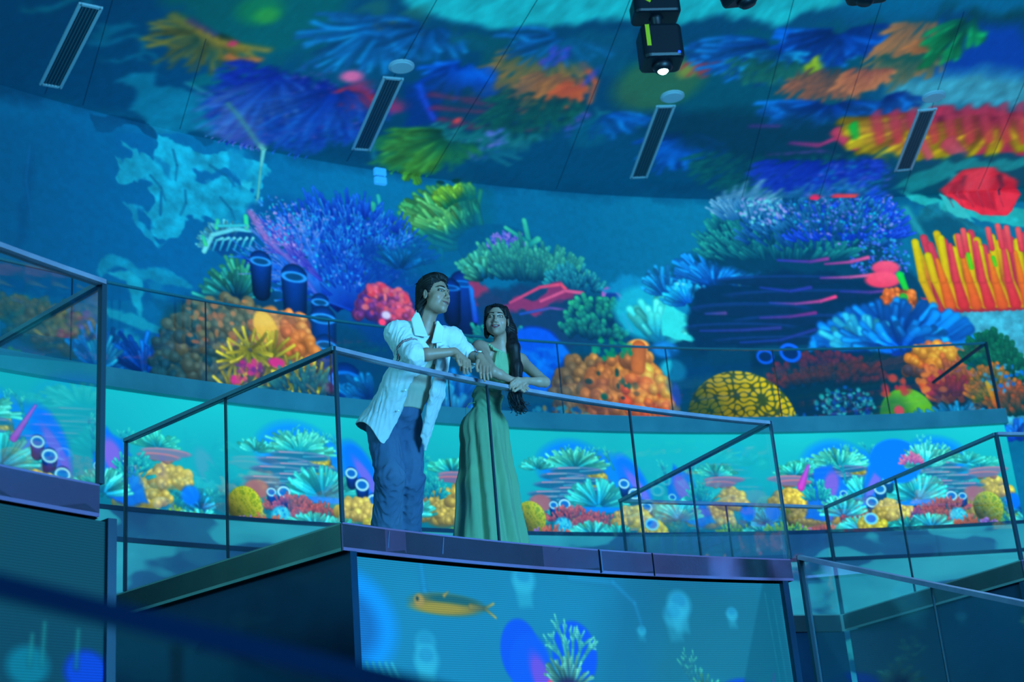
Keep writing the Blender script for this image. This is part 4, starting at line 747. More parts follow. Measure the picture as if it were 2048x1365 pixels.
('bush',(-1.56,5.28,0.281,0.218,50,0.098,0.042,(90,50,70),(200,60,80))),
('bush',(-0.89,5.6,0.294,0.441,140,0.14,0.042,(2,60,70),(14,120,90))),
('bush',(-0.76,5.37,0.278,0.438,120,0.181,0.042,(2,50,60),(20,130,100))),
('bush',(-0.94,5.17,0.278,0.435,110,0.139,0.035,(10,80,70),(230,130,40))),
('bush',(-0.64,4.93,0.344,0.36,110,0.138,0.041,(4,60,70),(210,90,50))),
('line',([(-1,5.42),(-0.96,5.1)],0.042,0.035,(225,190,30),(220,90,40))),
('speck',(-1.29,4.83,0.069,0.043,4,0.021,[(20,80,200)])),
('fan',(-0.78,4.58,0.48,0.285,20,0.048,(10,60,200),(30,110,245)),{'a0':20,'a1':160}),
('speck',(-0.75,5.44,0.348,0.22,40,0.028,[(10,100,220),(70,160,210)])),
('ell',(-2.21,5,0.395,0.416,(60,150,40)),{'soft':0.06,'hi':(110,205,40)}),
('ell',(-2.4,4.97,0.282,0.358,(6,80,70)),{'soft':0.5,'al':0.5}),
('speck',(-3.07,5.2,0.442,0.273,150,0.031,[(40,180,200),(60,200,200),(10,80,170),(20,60,160),(90,190,210)])),
('speck',(-3.01,5.14,0.356,0.187,60,0.021,[(30,40,80)])),
('fan',(-2.05,4.92,0.211,0.201,12,0.028,(10,100,180),(40,160,225)),{'a0':20,'a1':160}),
('fan',(-1.5,4.85,0.557,0.358,26,0.035,(10,90,160),(40,150,220)),{'a0':15,'a1':165}),
('ell',(-2.32,5.1,0.071,0.072,(200,70,90)),{'soft':0.4}),
('speck',(-2.31,5.43,0.213,0.146,12,0.057,[(210,70,60),(190,50,70)])),
('speck',(-1.8,5.51,0.212,0.22,14,0.05,[(220,80,50),(230,130,60)])),
('brain',(-4.57,4.98,0.785,0.758,(60,90,40),(228,204,10)),{'cell':0.052,'cut':0.2}),
('poly',([(-5.31,5.33),(-5.11,5.54),(-4.85,5.33),(-4.97,4.98),(-5.39,4.99)],(10,70,70)),{'soft':24,'al':0.4}),
('speck',(-3.74,5.03,0.428,0.071,20,0.029,[(40,140,190),(20,90,190)])),
]
# ------------------------------------------------------------------ reef pictures
# unrolled wall + ceiling picture: u = arc metres along the wall, v = height; above 8.3 the ceiling, towards its centre
RW, ZC = 18.37, 8.3
cw = Canvas(-16, 1.5, 3., 11.6, 120)
_n = cw.noise(3.)[..., None]; _n2 = cw.noise(.06, 4)[..., None]
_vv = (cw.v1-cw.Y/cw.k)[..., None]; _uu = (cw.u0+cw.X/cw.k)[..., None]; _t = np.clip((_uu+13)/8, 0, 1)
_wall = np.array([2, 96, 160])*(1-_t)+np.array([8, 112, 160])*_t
cw.a[:] = np.where(_vv > ZC, np.array([3, 76, 124]), _wall)+(_n-.5)*np.array([6, 34, 40])  # ceiling painted dimmer than the wall, for the projectors' angle to it
cw.run(ART); cw.grade(); cw.blur(1)
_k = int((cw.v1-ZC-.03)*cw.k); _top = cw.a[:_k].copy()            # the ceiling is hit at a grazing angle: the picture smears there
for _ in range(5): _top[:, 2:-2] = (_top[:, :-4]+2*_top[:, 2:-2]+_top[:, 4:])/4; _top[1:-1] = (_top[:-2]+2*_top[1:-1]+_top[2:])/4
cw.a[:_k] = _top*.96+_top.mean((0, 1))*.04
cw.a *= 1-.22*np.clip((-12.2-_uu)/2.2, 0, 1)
cw.a *= 1+(_n2-.5)*.10
_far = np.clip((_uu+1.2)/3, 0, 1)*(_vv < 9)*0.0
# lower screen: the same reef motif repeats along the wall
cs = Canvas(-16.2, -.9, 3.1, 4.5, 150, 7)
_g = (np.clip((cs.v1-cs.Y/cs.k-3.1)/1.3, 0, 1))[..., None]; _n = cs.noise(1.2)[..., None]
cs.a[:] = np.array([22, 140, 165])*(1-_g)+np.array([30, 172, 184])*_g+(_n-.5)*np.array([10, 34, 24])
YEL, CY, CYD, BL = (200, 205, 30), (70, 220, 205), (10, 110, 190), (10, 90, 235)
def reef(U, s=1., seed=3):
    q = lambda x: U+s*x
    c = cs; c.rng = np.random.default_rng(seed)
    c.ell(q(.55), 3.98, .42, .3, (6, 96, 235), soft=.35, al=.9); c.ell(q(.95), 3.85, .3, .3, (6, 90, 230), soft=.4, al=.8)
    c.ell(q(1.32), 3.82, .15, .34, (8, 84, 235), soft=.35, rot=.5*s); c.ell(q(1.38), 3.74, .06, .26, (150, 70, 210), soft=.6, rot=.6*s, al=.75)
    for k in range(5): c.tree(q(.45+.16*k), 3.95, 1.57+.2*(k-2), .17, .014, (20, 130, 170), (90, 225, 205), 2, spread=.45)
    c.tree(q(1.75), 3.75, 1.6, .22, .017, (20, 130, 170), (80, 220, 205), 2); c.tree(q(2.0), 3.8, 1.2, .16, .014, (20, 130, 170), (80, 220, 205), 2)
    c.nod(q(.85), 3.7, .14, .3, 40, .04, (120, 120, 50), (205, 185, 60))
    c.fan(q(.6), 3.95, .46, .26, 60, .02, (20, 150, 180), (100, 230, 205), a0=5, a1=175); c.fan(q(.12), 3.93, .24, .15, 26, .018, (30, 150, 180), (80, 215, 205), a0=10, a1=170)
    for k, (x, z, w) in enumerate(((.62, 3.93, .34), (.45, 3.86, .3), (.66, 3.81, .38), (.4, 3.76, .34), (.62, 3.70, .34), (.34, 3.65, .36), (.3, 3.59, .3))): c.plate(q(x), z, w, .045, (30, 96, 140), (90, 120, 165)); c.seg((q(x-w*.7), z+.02), (q(x+w*.1), z+.03), .008, .010, (190, 140, 180), (110, 160, 190)); c.seg((q(x+w*.1), z-.01), (q(x+w*.8), z+.01), .010, .006, (60, 150, 190), (150, 130, 190))
    c.ell(q(.12), 3.54, .14, .1, (150, 96, 110), soft=.3); c.fan(q(.85), 3.5, .44, .34, 50, .024, (16, 130, 190), (80, 230, 225), a0=12, a1=168, jit=.12); c.ell(q(.85), 3.47, .36, .035, (8, 100, 225), soft=.6)
    for x, z, rr in ((.28, 3.52, .055), (.42, 3.53, .075), (1.2, 3.78, .07), (1.32, 3.66, .08), (1.45, 3.5, .08)): c.ring(q(x), z, rr, rr*.85, (160, 215, 235), (20, 90, 190), tube=.12, ct=(10, 70, 210))
    for x, z, rx, n in ((.5, 3.33, .3, 90), (.85, 3.26, .28, 70), (.65, 3.22, .2, 50)): c.bush(q(x), z, rx, .14, n, .05, .016, (90, 50, 90), (215, 95, 105))
    c.nod(q(1.25), 3.3, .24, .2, 60, .045, (150, 130, 70), (235, 205, 90)); c.nod(q(2.25), 3.3, .3, .34, 130, .045, (120, 110, 60), (220, 190, 80)); c.nod(q(2.55), 3.5, .22, .2, 50, .05, (140, 120, 60), (225, 195, 70)); c.nod(q(2.45), 3.75, .12, .1, 20, .04, (140, 110, 90), (210, 130, 110))
    c.poly([(q(2.0), 3.3), (q(2.3), 3.3), (q(2.1), 3.9), (q(1.9), 4.0), (q(1.75), 3.7)], (8, 76, 220), soft=6, rough=.06, al=.9) if seed % 2 else None
    c.ell(q(1.95), 3.72, .1, .2, (190, 70, 190), soft=.5, rot=.4*s, al=.6)
    for x, z, rr in ((1.8, 3.62, .05), (1.93, 3.55, .06), (2.05, 3.66, .05), (1.86, 3.5, .05), (2.02, 3.44, .06)): c.ring(q(x), z, rr, rr*.85, (150, 210, 235), (10, 70, 190))
    c.fan(q(2.4), 3.86, .3, .18, 34, .02, (20, 140, 180), (80, 225, 200), a0=10, a1=170); c.plate(q(2.5), 3.83, .26, .04, (110, 110, 150), (170, 120, 150)); c.plate(q(2.42), 3.78, .22, .035, (110, 100, 140), (190, 110, 130))
    c.bush(q(2.15), 3.55, .16, .2, 60, .07, .016, (10, 110, 150), (70, 215, 200)); c.fan(q(1.85), 3.35, .34, .26, 36, .022, (20, 130, 190), (90, 230, 220), a0=10, a1=170, jit=.15)
    c.fan(q(2.85), 3.28, .2, .22, 26, .02, (14, 90, 170), (40, 170, 220)); c.ell(q(2.75), 3.42, .1, .1, (8, 80, 225), soft=.4)
    c.brain(q(-.02), 3.36, .19, .2, (120, 160, 20), (215, 215, 40), cell=.016, full=True); c.ell(q(.38), 3.28, .11, .1, (16, 130, 200), soft=.3, hi=(90, 200, 225)); c.speck(q(.38), 3.29, .1, .09, 30, .012, [(20, 90, 190), (120, 220, 230)])
    c.brain(q(.68), 3.22, .1, .1, (110, 180, 60), (200, 225, 60), cell=.02, full=True)
    c.fan(q(.75), 3.14, .34, .2, 40, .02, (16, 120, 200), (90, 230, 220), a0=10, a1=170, jit=.12); c.fan(q(1.05), 3.16, .2, .16, 26, .016, (10, 110, 150), (60, 200, 190)); c.bush(q(.25), 3.12, .2, .12, 60, .05, .014, (120, 60, 60), (225, 110, 90)); c.bush(q(.02), 3.1, .12, .1, 30, .05, .014, (90, 60, 160), (170, 110, 220))
    c.nod(q(1.5), 3.16, .2, .16, 40, .04, (150, 140, 50), (230, 215, 60)); c.ring(q(1.5), 3.3, .09, .075, (120, 200, 235), (10, 80, 210)); c.fan(q(-.5), 3.14, .3, .16, 34, .02, (16, 120, 200), (90, 230, 220)); c.bush(q(2.6), 3.14, .3, .1, 60, .05, .016, (20, 110, 80), (150, 200, 60))
for _k in range(60):
    _x = -16.2+15.2*_k/60; cs.ell(_x, 3.16+.12*math.sin(_k*1.7), .3, .26+.1*math.sin(_k*2.3), (10, 100, 132), soft=.4, al=.7)
    if _k % 2: cs.bush(_x, 3.3, .2, .16, 30, .06, .018, (12, 100, 130), (60, 190, 190))
    if _k % 5 == 0: cs.nod(_x+.1, 3.2, .16, .22, 36, .035, (110, 110, 60), (225, 195, 80))
for _i, (_u, _s) in enumerate(((-14.42, 1), (-11.07, 1), (-7.72, 1), (-4.3, 1), (-1.9, -1), (-17.7, 1))): reef(_u, _s, 3+_i)
cs.line([(-4.24, 3.72), (-4.1, 3.98)], .05, .02, (200, 50, 190), (150, 60, 210)); cs.line([(-13.45, 3.78), (-13.25, 4.12)], .035, .015, (170, 40, 190), (150, 60, 210))
cs.ell(-2.95, 4.0, .34, .28, (4, 80, 245), soft=.12); cs.tree(-2.55, 3.95, 1.5, .22, .02, (40, 170, 200), (110, 235, 225), 3); cs.fan(-2.6, 3.92, .3, .3, 40, .02, (20, 150, 190), (110, 235, 225)); cs.bush(-2.75, 3.95, .14, .1, 40, .05, .016, (150, 80, 160), (230, 130, 170))
cs.a[..., 1:] *= 1.06; cs.grade(.2); cs.blur(1)
# LED screens of the platform fronts: u = arc metres, v = height
cl = Canvas(-20, -6.5, -1.6, 1.75, 160, 9)
_n = cl.noise(1.1)[..., None]; cl.a[:] = np.array([26, 116, 160])+(_n-.5)*np.array([16, 46, 40])
cl.poly([(-10.9, 1.7), (-8.6, 1.7), (-9.2, .6), (-10.9, .4)], (30, 132, 186), soft=60, al=.7); cl.poly([(-8.3, 1.7), (-7.2, 1.7), (-6.9, .9), (-8.4, .8)], (30, 110, 140), soft=50, al=.7)
cl.ell(-10.95, 1.28, .42, .32, (16, 130, 245), soft=.3, rot=-.15); cl.ell(-10.98, 1.27, .31, .22, (24, 104, 190), soft=.4, rot=-.15)          # jellyfish bell
for k in range(7): cl.line([(-10.88+.05*k, 1.05), (-10.84+.06*k, .88), (-10.78+.055*k, .6)], .014, .02, (60, 180, 220), (50, 170, 215), al=.8)
def jelly(u, v, r, al=.75):
    cl.ell(u, v, r, r*.9, (60, 170, 220), soft=.5, al=al); cl.ell(u, v+r*.3, r*.6, r*.45, (34, 130, 190), soft=.5, al=al*.7)
    cl.poly([(u-r*.8, v-r*.3), (u+r*.8, v-r*.3), (u+r*.6, v-r*1.9), (u-r*.5, v-r*1.8)], (60, 175, 215), soft=7, rough=.02, al=al*.7)
for a in ((-10.3, 1.18, .085, .5), (-10.3, 1.08, .1, .75), (-9.42, 1.62, .1, .8), (-8.0, 1.5, .11, .75), (-8.06, 1.42, .1, .5), (-7.5, 1.44, .055, .7), (-8.38, 1.31, .04, .6)): jelly(*a)
cl.line([(-9.0, 1.66), (-8.6, 1.64), (-8.42, 1.5), (-8.38, 1.36)], .03, .02, (40, 140, 205), (40, 140, 200), al=.5, soft=8); cl.line([(-10.3, 1.7), (-10.28, 1.5), (-10.2, 1.42)], .02, .03, (36, 140, 220), (36, 140, 210), al=.5, soft=8)
# fish with a forked tail
cl.ell(-10.1, 1.425, .29, .066, (100, 116, 66), soft=.45, rot=-.03); cl.ell(-10.05, 1.455, .22, .03, (30, 96, 110), soft=.6, rot=-.04); cl.ell(-10.15, 1.40, .23, .036, (142, 142, 52), soft=.7); cl.ell(-10.33, 1.44, 0.04, 0.04, (150, 140, 74), soft=.6); cl.ell(-10.345, 1.45, .012, .014, (20, 60, 70), soft=.5)
cl.line([(-9.9, 1.42), (-9.78, 1.415)], .022, .014, (120, 130, 70), (60, 100, 90)); cl.line([(-9.78, 1.415), (-9.7, 1.45)], .012, .008, (70, 110, 90), (170, 180, 110)); cl.line([(-9.78, 1.415), (-9.69, 1.36)], .012, .008, (70, 110, 90), (170, 180, 110)); cl.line([(-10.12, 1.48), (-10.08, 1.51)], .012, .004, (150, 150, 80), (120, 140, 100))
# corals
cl.ell(-9.5, 1.15, .17, .21, (8, 60, 235), soft=.12); cl.ell(-9.42, 1.05, .18, .22, (10, 66, 240), soft=.2); cl.ell(-9.33, .98, .08, .18, (110, 60, 220), soft=.6, rot=.4); cl.ell(-9.02, 1.14, .2, .22, (8, 60, 240), soft=.12)
cl.rng = np.random.default_rng(5)
for a, l in ((100, .3), (80, .26), (62, .25), (118, .22), (45, .22), (92, .2)): cl.tree(-9.07+.002*(90-a), 1.08, math.radians(a), l*.62, .016, (50, 150, 180), (120, 245, 220), 2, spread=.4)
cl.fan(-9.1, .9, .24, .26, 40, .012, (20, 60, 110), (110, 215, 200), a0=20, a1=160); cl.ell(-9.1, .9, .1, .08, (40, 30, 90), soft=.6); cl.ell(-9.26, .93, .03, .04, (220, 80, 120), soft=.6)
for a, l in ((95, .17), (120, .14), (70, .12)): cl.tree(-7.95, .92, math.radians(a), l, .012, (30, 110, 150), (90, 220, 190), 2, spread=.35)
cl.fan(-7.85, .85, .2, .16, 20, .012, (20, 60, 110), (80, 200, 180)); cl.ell(-7.5, .85, .22, .12, (10, 60, 220), soft=.3); cl.seg((-7.22, .85), (-7.17, 1.0), .03, .012, (200, 50, 190), (190, 60, 200))
cl.poly([(-7.15, 1.7), (-6.5, 1.7), (-6.5, .3), (-7.75, .3)], (14, 96, 128), soft=4, rough=.002, al=.85)  # darker area of reflection and shade, painted into the screen picture
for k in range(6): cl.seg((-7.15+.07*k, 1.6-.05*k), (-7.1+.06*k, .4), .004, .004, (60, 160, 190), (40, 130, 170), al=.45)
# left platform screen: plain water with blurred corals near the bottom
cl.poly([(-12.2, 1.9), (-20, 1.9), (-20, -1.7), (-12.2, -1.7)], (12, 68, 90), soft=6, rough=.01); cl.poly([(-13.3, 1.7), (-14.4, 1.7), (-14.6, 1.2), (-13.5, 1.1)], (34, 72, 78), soft=60, al=.7)
cl.ell(-12.72, .93, .13, .10, (8, 50, 215), soft=.4); cl.ell(-12.72-.34, .94, .12, .09, (10, 120, 150), soft=.5)
for u_, h_ in ((-12.72-.26, .16), (-12.72-.06, .14), (-12.72-.33, .1)): cl.line([(u_, .95), (u_+.01, .98+h_)], .018, .008, (20, 120, 140), (50, 170, 170), al=.7, soft=5)
cl.grade(.14); cl.blur(1)
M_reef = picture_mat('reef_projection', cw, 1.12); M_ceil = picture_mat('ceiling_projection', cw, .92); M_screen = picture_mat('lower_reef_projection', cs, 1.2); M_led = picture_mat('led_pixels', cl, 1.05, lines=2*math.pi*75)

# ------------------------------------------------------------------ the room
def pol(r, th): return (CEN[0]+r*math.sin(th), CEN[1]+r*math.cos(th))
def ring_uv(cv, u, v): return ((u-cv.u0)/(cv.W/cv.k), 1-(cv.v1-v)/(cv.H/cv.k))
def struct(o): o['kind'] = 'structure'; return o
def arc_wall(name, m, r, z0, z1, cv, t0=-math.pi, t1=math.pi, n=240, nz=2, th=.0):
    V = []; U = []; F = []
    for i in range(n+1):
        t = t0+(t1-t0)*i/n; x, y = pol(r, t)
        for j in range(nz):
            z = z0+(z1-z0)*j/(nz-1); V.append((x, y, Z(z))); U.append(ring_uv(cv, t*r, z) if cv else (0, 0))
    for i in range(n):
        for j in range(nz-1): a = i*nz+j; F.append((a, a+nz, a+nz+1, a+1))
    return struct(mesh_obj(name, V, F, m, smooth=True, uvs=U))
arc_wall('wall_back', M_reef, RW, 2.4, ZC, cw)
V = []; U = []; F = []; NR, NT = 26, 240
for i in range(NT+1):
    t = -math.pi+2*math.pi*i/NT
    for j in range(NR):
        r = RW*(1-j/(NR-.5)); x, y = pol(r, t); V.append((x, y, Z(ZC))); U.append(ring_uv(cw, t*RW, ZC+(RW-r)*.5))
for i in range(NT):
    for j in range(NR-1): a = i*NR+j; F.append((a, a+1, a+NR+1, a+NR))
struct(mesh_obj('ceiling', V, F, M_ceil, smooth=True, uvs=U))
M_floor = mat('dark_floor', rough=.35, noise=(3, (8, 20, 34), (14, 30, 46)))
b = MB(); b.lathe([(0.01, -.2), (20, -.2), (20, 0), (0.01, 0)], 96, (CEN[0], CEN[1], 0)); struct(b.build('floor', M_floor, org=(CEN[0], CEN[1], 0)))
M_fascia_teal = mat('balcony_edge', rough=.5, noise=(2, (60, 140, 150), (84, 160, 168)))
M_deck = mat('deck_carpet', rough=.8, noise=(9, (30, 44, 54), (40, 54, 64)), bump=(60, .3))
def ring_slab(name, m, r0, r1, z0, z1, t0, t1, n=96, bulge=0.):
    V = []; F = []
    for i in range(n+1):
        t = t0+(t1-t0)*i/n
        for r, z in ((r0, z0), (r0, z1), (r1, z1), (r1, z0)): x, y = pol(r, t); V.append((x, y, Z(z)))
    for i in range(n):
        a = 4*i
        for k in range(4): F.append((a+k, a+(k+1) % 4, a+4+(k+1) % 4, a+4+k))
    F += [(0, 3, 2, 1), (4*n, 4*n+1, 4*n+2, 4*n+3)]
    return struct(mesh_obj(name, V, F, m, fix=True))
TE = -.0875                      # the balcony and its screen end here on the right
ring_slab('floor_balcony', M_deck, 16.72, 18.36, 4.40, 4.53, -2.6, TE); ring_slab('trim_1', M_fascia_teal, 16.62, 16.715, 4.37, 4.56, -2.6, TE)
arc_wall('wall_lower', M_screen, 16.76, 3.1, 4.39, cs, -2.6, TE)
# stepped seating rings below the lower screen, washed by projected sand and rock
def tier_mat():
    m = bpy.data.materials.new('tier_projection'); m.use_nodes = True; nt = m.node_tree; b = nt.nodes['Principled BSDF']; b.inputs['Roughness'].default_value = .8; b.inputs['Base Color'].default_value = lin((80, 90, 100))
    tc = nt.nodes.new('ShaderNodeTexCoord'); mp = nt.nodes.new('ShaderNodeMapping'); mp.inputs['Scale'].default_value = (.8, .8, 1.7); mp.inputs['Location'].default_value = (.3, 1.1, .35)
    n = nt.nodes.new('ShaderNodeTexNoise'); n.inputs['Scale'].default_value = 1.; n.inputs['Detail'].default_value = 3; n.inputs['Roughness'].default_value = .45
    r = nt.nodes.new('ShaderNodeValToRGB'); e = r.color_ramp.elements; e[0].position = .50; e[0].color = lin((6, 70, 112)); e[1].position = .525; e[1].color = lin((30, 140, 160))
    x = e.new(.40); x.color = lin((4, 50, 96)); x = e.new(.66); x.color = lin((40, 160, 175))
    nt.links.new(tc.outputs['Object'], mp.inputs[0]); nt.links.new(mp.outputs[0], n.inputs['Vector']); nt.links.new(n.outputs['Fac'], r.inputs[0]); nt.links.new(r.outputs[0], b.inputs['Emission Color']); b.inputs['Emission Strength'].default_value = .95
    return m
M_tier = tier_mat()
for k, (r, z1) in enumerate(((15.72, 2.965), (15.05, 2.53), (14.4, 2.06), (13.8, 1.60))):
    if k < 2: ring_slab('floor_tier', M_tier, r, 16.8 if k == 0 else 15.74, z1-.52, z1, -2.6, -.05)
    else: ring_slab('floor_tier', M_tier, 15.06, 15.3, z1-.52, z1, -2.6, -.05)
_gap_shade = mat('tier_shadow_gap', (20, 60, 84), rough=.5)  # dark strip added along the tier tops, drawn as a shadow gap
for r, z1 in ((15.70, 2.965), (15.03, 2.53)): ring_slab('trim_3', _gap_shade, r, r+.03, z1-.035, z1+.004, -2.6, -.05)
# ------------------------------------------------------------------ platforms of the ring walkway
CF = (8.50155, .16157); RF = 12.54
def pf(th, r=RF): return (CF[0]+r*math.sin(th), CF[1]+r*math.cos(th))
TA, TD, TL, TG = -.87082, -.54743, -1.0053, -.36181; RL = 12.58
A_ = pf(TA); D_ = pf(TD); L_ = pf(TL, RL); G_ = pf(TG); B_ = (-2.83, 9.82); E_ = (.89, 13.22); F_ = (3.04, 14.35)
def along(a, b, k): return (a[0]+(b[0]-a[0])*k, a[1]+(b[1]-a[1])*k)
B2 = along(A_, B_, 1.55); L2 = (L_[0]-2.9, L_[1]+2.6)
def arcp(t0, t1, n, r=RF): return [pf(t0+(t1-t0)*i/n, r) for i in range(n+1)]
H1, H0 = 1.85, 1.682             # deck level and underside of its metal edge
M_fascia = mat('steel_purple_reflection', rough=.42, metal=.3, noise=(1.4, (150, 92, 128), (140, 124, 168)), bump=(14, .25, .004))  # purple reflections of the projections are put into this base colour
M_fascia2 = mat('steel_green_reflection', rough=.45, metal=.3, noise=(1.6, (112, 150, 140), (136, 166, 150)), bump=(14, .25, .004))  # green reflections are put into the side edges' base colour
M_dark = mat('dark_side_panel', rough=.3, metal=.1, noise=(1.2, (6, 42, 66), (10, 56, 84)), coat=.2)
M_gapm = mat('shadow_gap', (4, 12, 22), rough=.8, spec=.08); M_scratch = mat('scuffed_steel', (96, 104, 138), rough=.5, metal=.3)
def wall_strip(name, pts, z0, z1, m, parent, cv=None, us=None, th=.03):
    """upright panel of real thickness along a plan line"""
    n = len(pts); V = []; U = []; off = PO[parent.name]
    for i, (x, y) in enumerate(pts):
        a = Vector(pts[min(i+1, n-1)])-Vector(pts[max(i-1, 0)]); nn = Vector((-a.y, a.x)).normalized()*th
        for dx, z in ((0, z0), (0, z1), (1, z1), (1, z0)):
            V.append((x+nn.x*dx-off.x, y+nn.y*dx-off.y, Z(z)-off.z)); U.append(ring_uv(cv, us[i], z) if cv else (0, 0))
    F = [(4*i+k, 4*i+(k+1) % 4, 4*i+4+(k+1) % 4, 4*i+4+k) for i in range(n-1) for k in range(4)]+[(0, 3, 2, 1), (4*n-4, 4*n-3, 4*n-2, 4*n-1)]
    o = mesh_obj(name, V, F, m, parent, uvs=U, fix=True)
    if cv: o.data.materials.append(M_gapm); o.data.polygons.foreach_set('material_index', [0 if (i < 4*(n-1) and i % 4 == 0) else 1 for i in range(len(F))])
    PO[o.name] = off; return o
def platform(label, plan, fronts, sides, screen, org):
    t = root('platform', (*org, 0)); tag(t, label, 'platform', 'sections of the raised ring walkway')
    MB().prism(plan, Z(H0+.02), Z(H1-.01)).build('deck', M_deck, t)
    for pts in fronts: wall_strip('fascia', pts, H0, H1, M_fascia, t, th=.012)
    for pts in sides: wall_strip('fascia', [along(pts[0], pts[1], .006), along(pts[0], pts[1], .994)], H0, H1, M_fascia2, t, th=.012)
    for pts in sides+([] if screen else fronts):
        a = Vector(pts[-1])-Vector(pts[0]); nn = Vector((-a.y, a.x)).normalized()*.05
        wall_strip('side_wall', [(x+nn.x, y+nn.y) for x, y in pts], -1.5, H0+.001, M_dark, t, th=.05)
    if screen:
        t0, t1 = screen; n = 48; ths = [t0+(t1-t0)*i/n for i in range(n+1)]
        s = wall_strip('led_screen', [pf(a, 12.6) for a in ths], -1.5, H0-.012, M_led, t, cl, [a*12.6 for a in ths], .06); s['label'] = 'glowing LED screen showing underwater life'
    return t
arcM = arcp(TA, TD, 24); arcL = arcp(-1.42, TL, 20, RL); arcG = arcp(TG, .1, 20)
tm = platform('raised platform with steel edge coloured by purple reflections and LED fish screen, carrying the couple', arcM+[E_]+[pol(15.0, -.44-.065*k) for k in range(5)]+[B2], [arcM], [[B2, A_], [D_, E_]], (TA+.0045, TD-.0002), A_)
platform('raised platform end above the plain teal screen at the lower left', arcL+[L2, (-6.5, 9.2), (-6.4, 5.6)], [arcL], [[L2, L_][::1]], (-1.42, TL+.0062), L_)
platform('far right raised platform with dark unlit side walls', [G_]+arcG[1:]+[(9.4, 15.4), F_], [arcG], [[F_, G_]], None, G_)
MB().prism([along(E_, F_, .012), along(E_, F_, .985), (3.0, 14.72), (1.25, 13.75)], Z(H0), Z(H1-.01)).build('deck', M_deck, tm)      # bridge closing the stairwell behind
wall_strip('fascia', [E_, F_], H0, H1, M_fascia2, tm, th=.035); wall_strip('side_wall', [(E_[0], E_[1]+.05), (F_[0], F_[1]+.05)], -1.5, H0, M_dark, tm)
# scuffs and joints in the metal edge
for th_, w_ in ((-.842, .006), (-.806, .008)):
    x, y = pf(th_, RF-.002); MB().box((x, y, Z(1.765)), (w_, .003, .13), (Vector((math.cos(th_), -math.sin(th_), 0)), Vector((math.sin(th_), math.cos(th_), 0)), Vector((.12, 0, 1)).normalized())).build('scuff_mark', M_scratch, tm)
for th_ in (-.695, -.655): x, y = pf(th_, RF-.001); MB().box((x, y, Z(1.766)), (.012, .003, .165), (Vector((math.cos(th_), -math.sin(th_), 0)), Vector((math.sin(th_), math.cos(th_), 0)), Vector((0, 0, 1)))).build('joint_cover', M_gapm, tm)
x, y = pf(-.698, RF-.003); MB().box((x+.04, y+.025, Z(1.766)), (.012, .003, .15), (Vector((math.cos(.69), math.sin(.69), 0)), Vector((-math.sin(.69), math.cos(.69), 0)), Vector((0, 0, 1)))).build('scuff_mark', M_scratch, tm)

# ------------------------------------------------------------------ glass balustrades
M_glass = glass_mat('clear_glass', (.955, .98, .984, 1)); M_rail = mat('steel_handrail', rough=.4, metal=.25, noise=(6, (140, 140, 160), (160, 160, 178))); M_post = mat('dark_steel_post', (44, 72, 86), rough=.35, metal=.4); M_side = mat('side_handrail_steel', (84, 122, 136), rough=.4, metal=.3); M_joint = mat('glass_joint', (16, 44, 56), rough=.5)
HR = 1.1
def poly_at(pts, s):
    for a, b in zip(pts, pts[1:]):
        l = math.dist(a, b)
        if s <= l: return along(a, b, s/l)
        s -= l
    return pts[-1]
def glass_run(t, pts, breaks, z0, hr=HR, th=.012, jw=.013, glass=None):
    """glass panes between breaks (metres along pts), thin joints between them"""
    for a, c in zip(breaks, breaks[1:]):
        n = max(2, int((c-a)/.15)); q = [poly_at(pts, a+.006+(c-a-.012)*i/n) for i in range(n+1)]
        MB().sweep([(x, y, Z(z0+hr/2-.012)) for x, y in q], th, hr-.03).build('glass_panel', glass or M_glass, t)
    for s in breaks[1:-1]:
        x, y = poly_at(pts, s); x2, y2 = poly_at(pts, s+.02); tt = Vector((x2-x, y2-y, 0)).normalized()
        MB().box((x, y, Z(z0+hr/2-.012)), (jw, .016, hr-.03), (tt, Vector((-tt.y, tt.x, 0)), Vector((0, 0, 1)))).build('joint', M_joint, t)
def plen(pts): return sum(math.dist(a, b) for a, b in zip(pts, pts[1:]))
def post(t, p, z0=H1, h=HR, w=.019, dirv=(1, 0)):
    tt = Vector((*dirv, 0)).normalized(); MB().box((p[0], p[1], Z(z0+h/2)), (w, w*1.2, h), (tt, Vector((-tt.y, tt.x, 0)), Vector((0, 0, 1)))).build('post', M_post, t)
def toprail(t, pts, z=H1+HR, w=.06, h=.026, m=None): MB().sweep([(x, y, Z(z-h/2)) for x, y in pts], w, h).build('handrail', m or M_rail, t)
def balustrade(label, org): t = root('glass_balustrade', (*org, Z(H1))); tag(t, label, 'railing', 'glass balustrades of the walkway'); return t
ins = .02
aM = arcp(TA, TD, 28, RF+ins)
tb = balustrade('glass balustrade the couple leans on, wrapping the raised platform', A_)
toprail(tb, aM); toprail(tb, [A_, B_], w=.05, m=M_side); toprail(tb, [D_, E_], w=.05, m=M_side)
s1 = math.dist(A_, (-.17, 9.2)); L = plen(aM); glass_run(tb, aM, [0, L*.327, L*.657, L], H1)
glass_run(tb, [A_, B_], [0, 1.14, math.dist(A_, B_)], H1); glass_run(tb, [D_, E_], [0, 1.28, math.dist(D_, E_)], H1)
for p in (A_, B_, D_, E_): post(tb, p, dirv=(A_[0]-B_[0], A_[1]-B_[1]))
tb = balustrade('glass balustrade across the back of the right stairwell', E_); E3 = along(E_, F_, .02); F3 = along(E_, F_, .98)
toprail(tb, [E3, F3]); glass_run(tb, [E3, F3], [0, 1.15, 2.33], H1)
tb = balustrade('glass balustrade with tall dark corner post on the far right platform', G_)
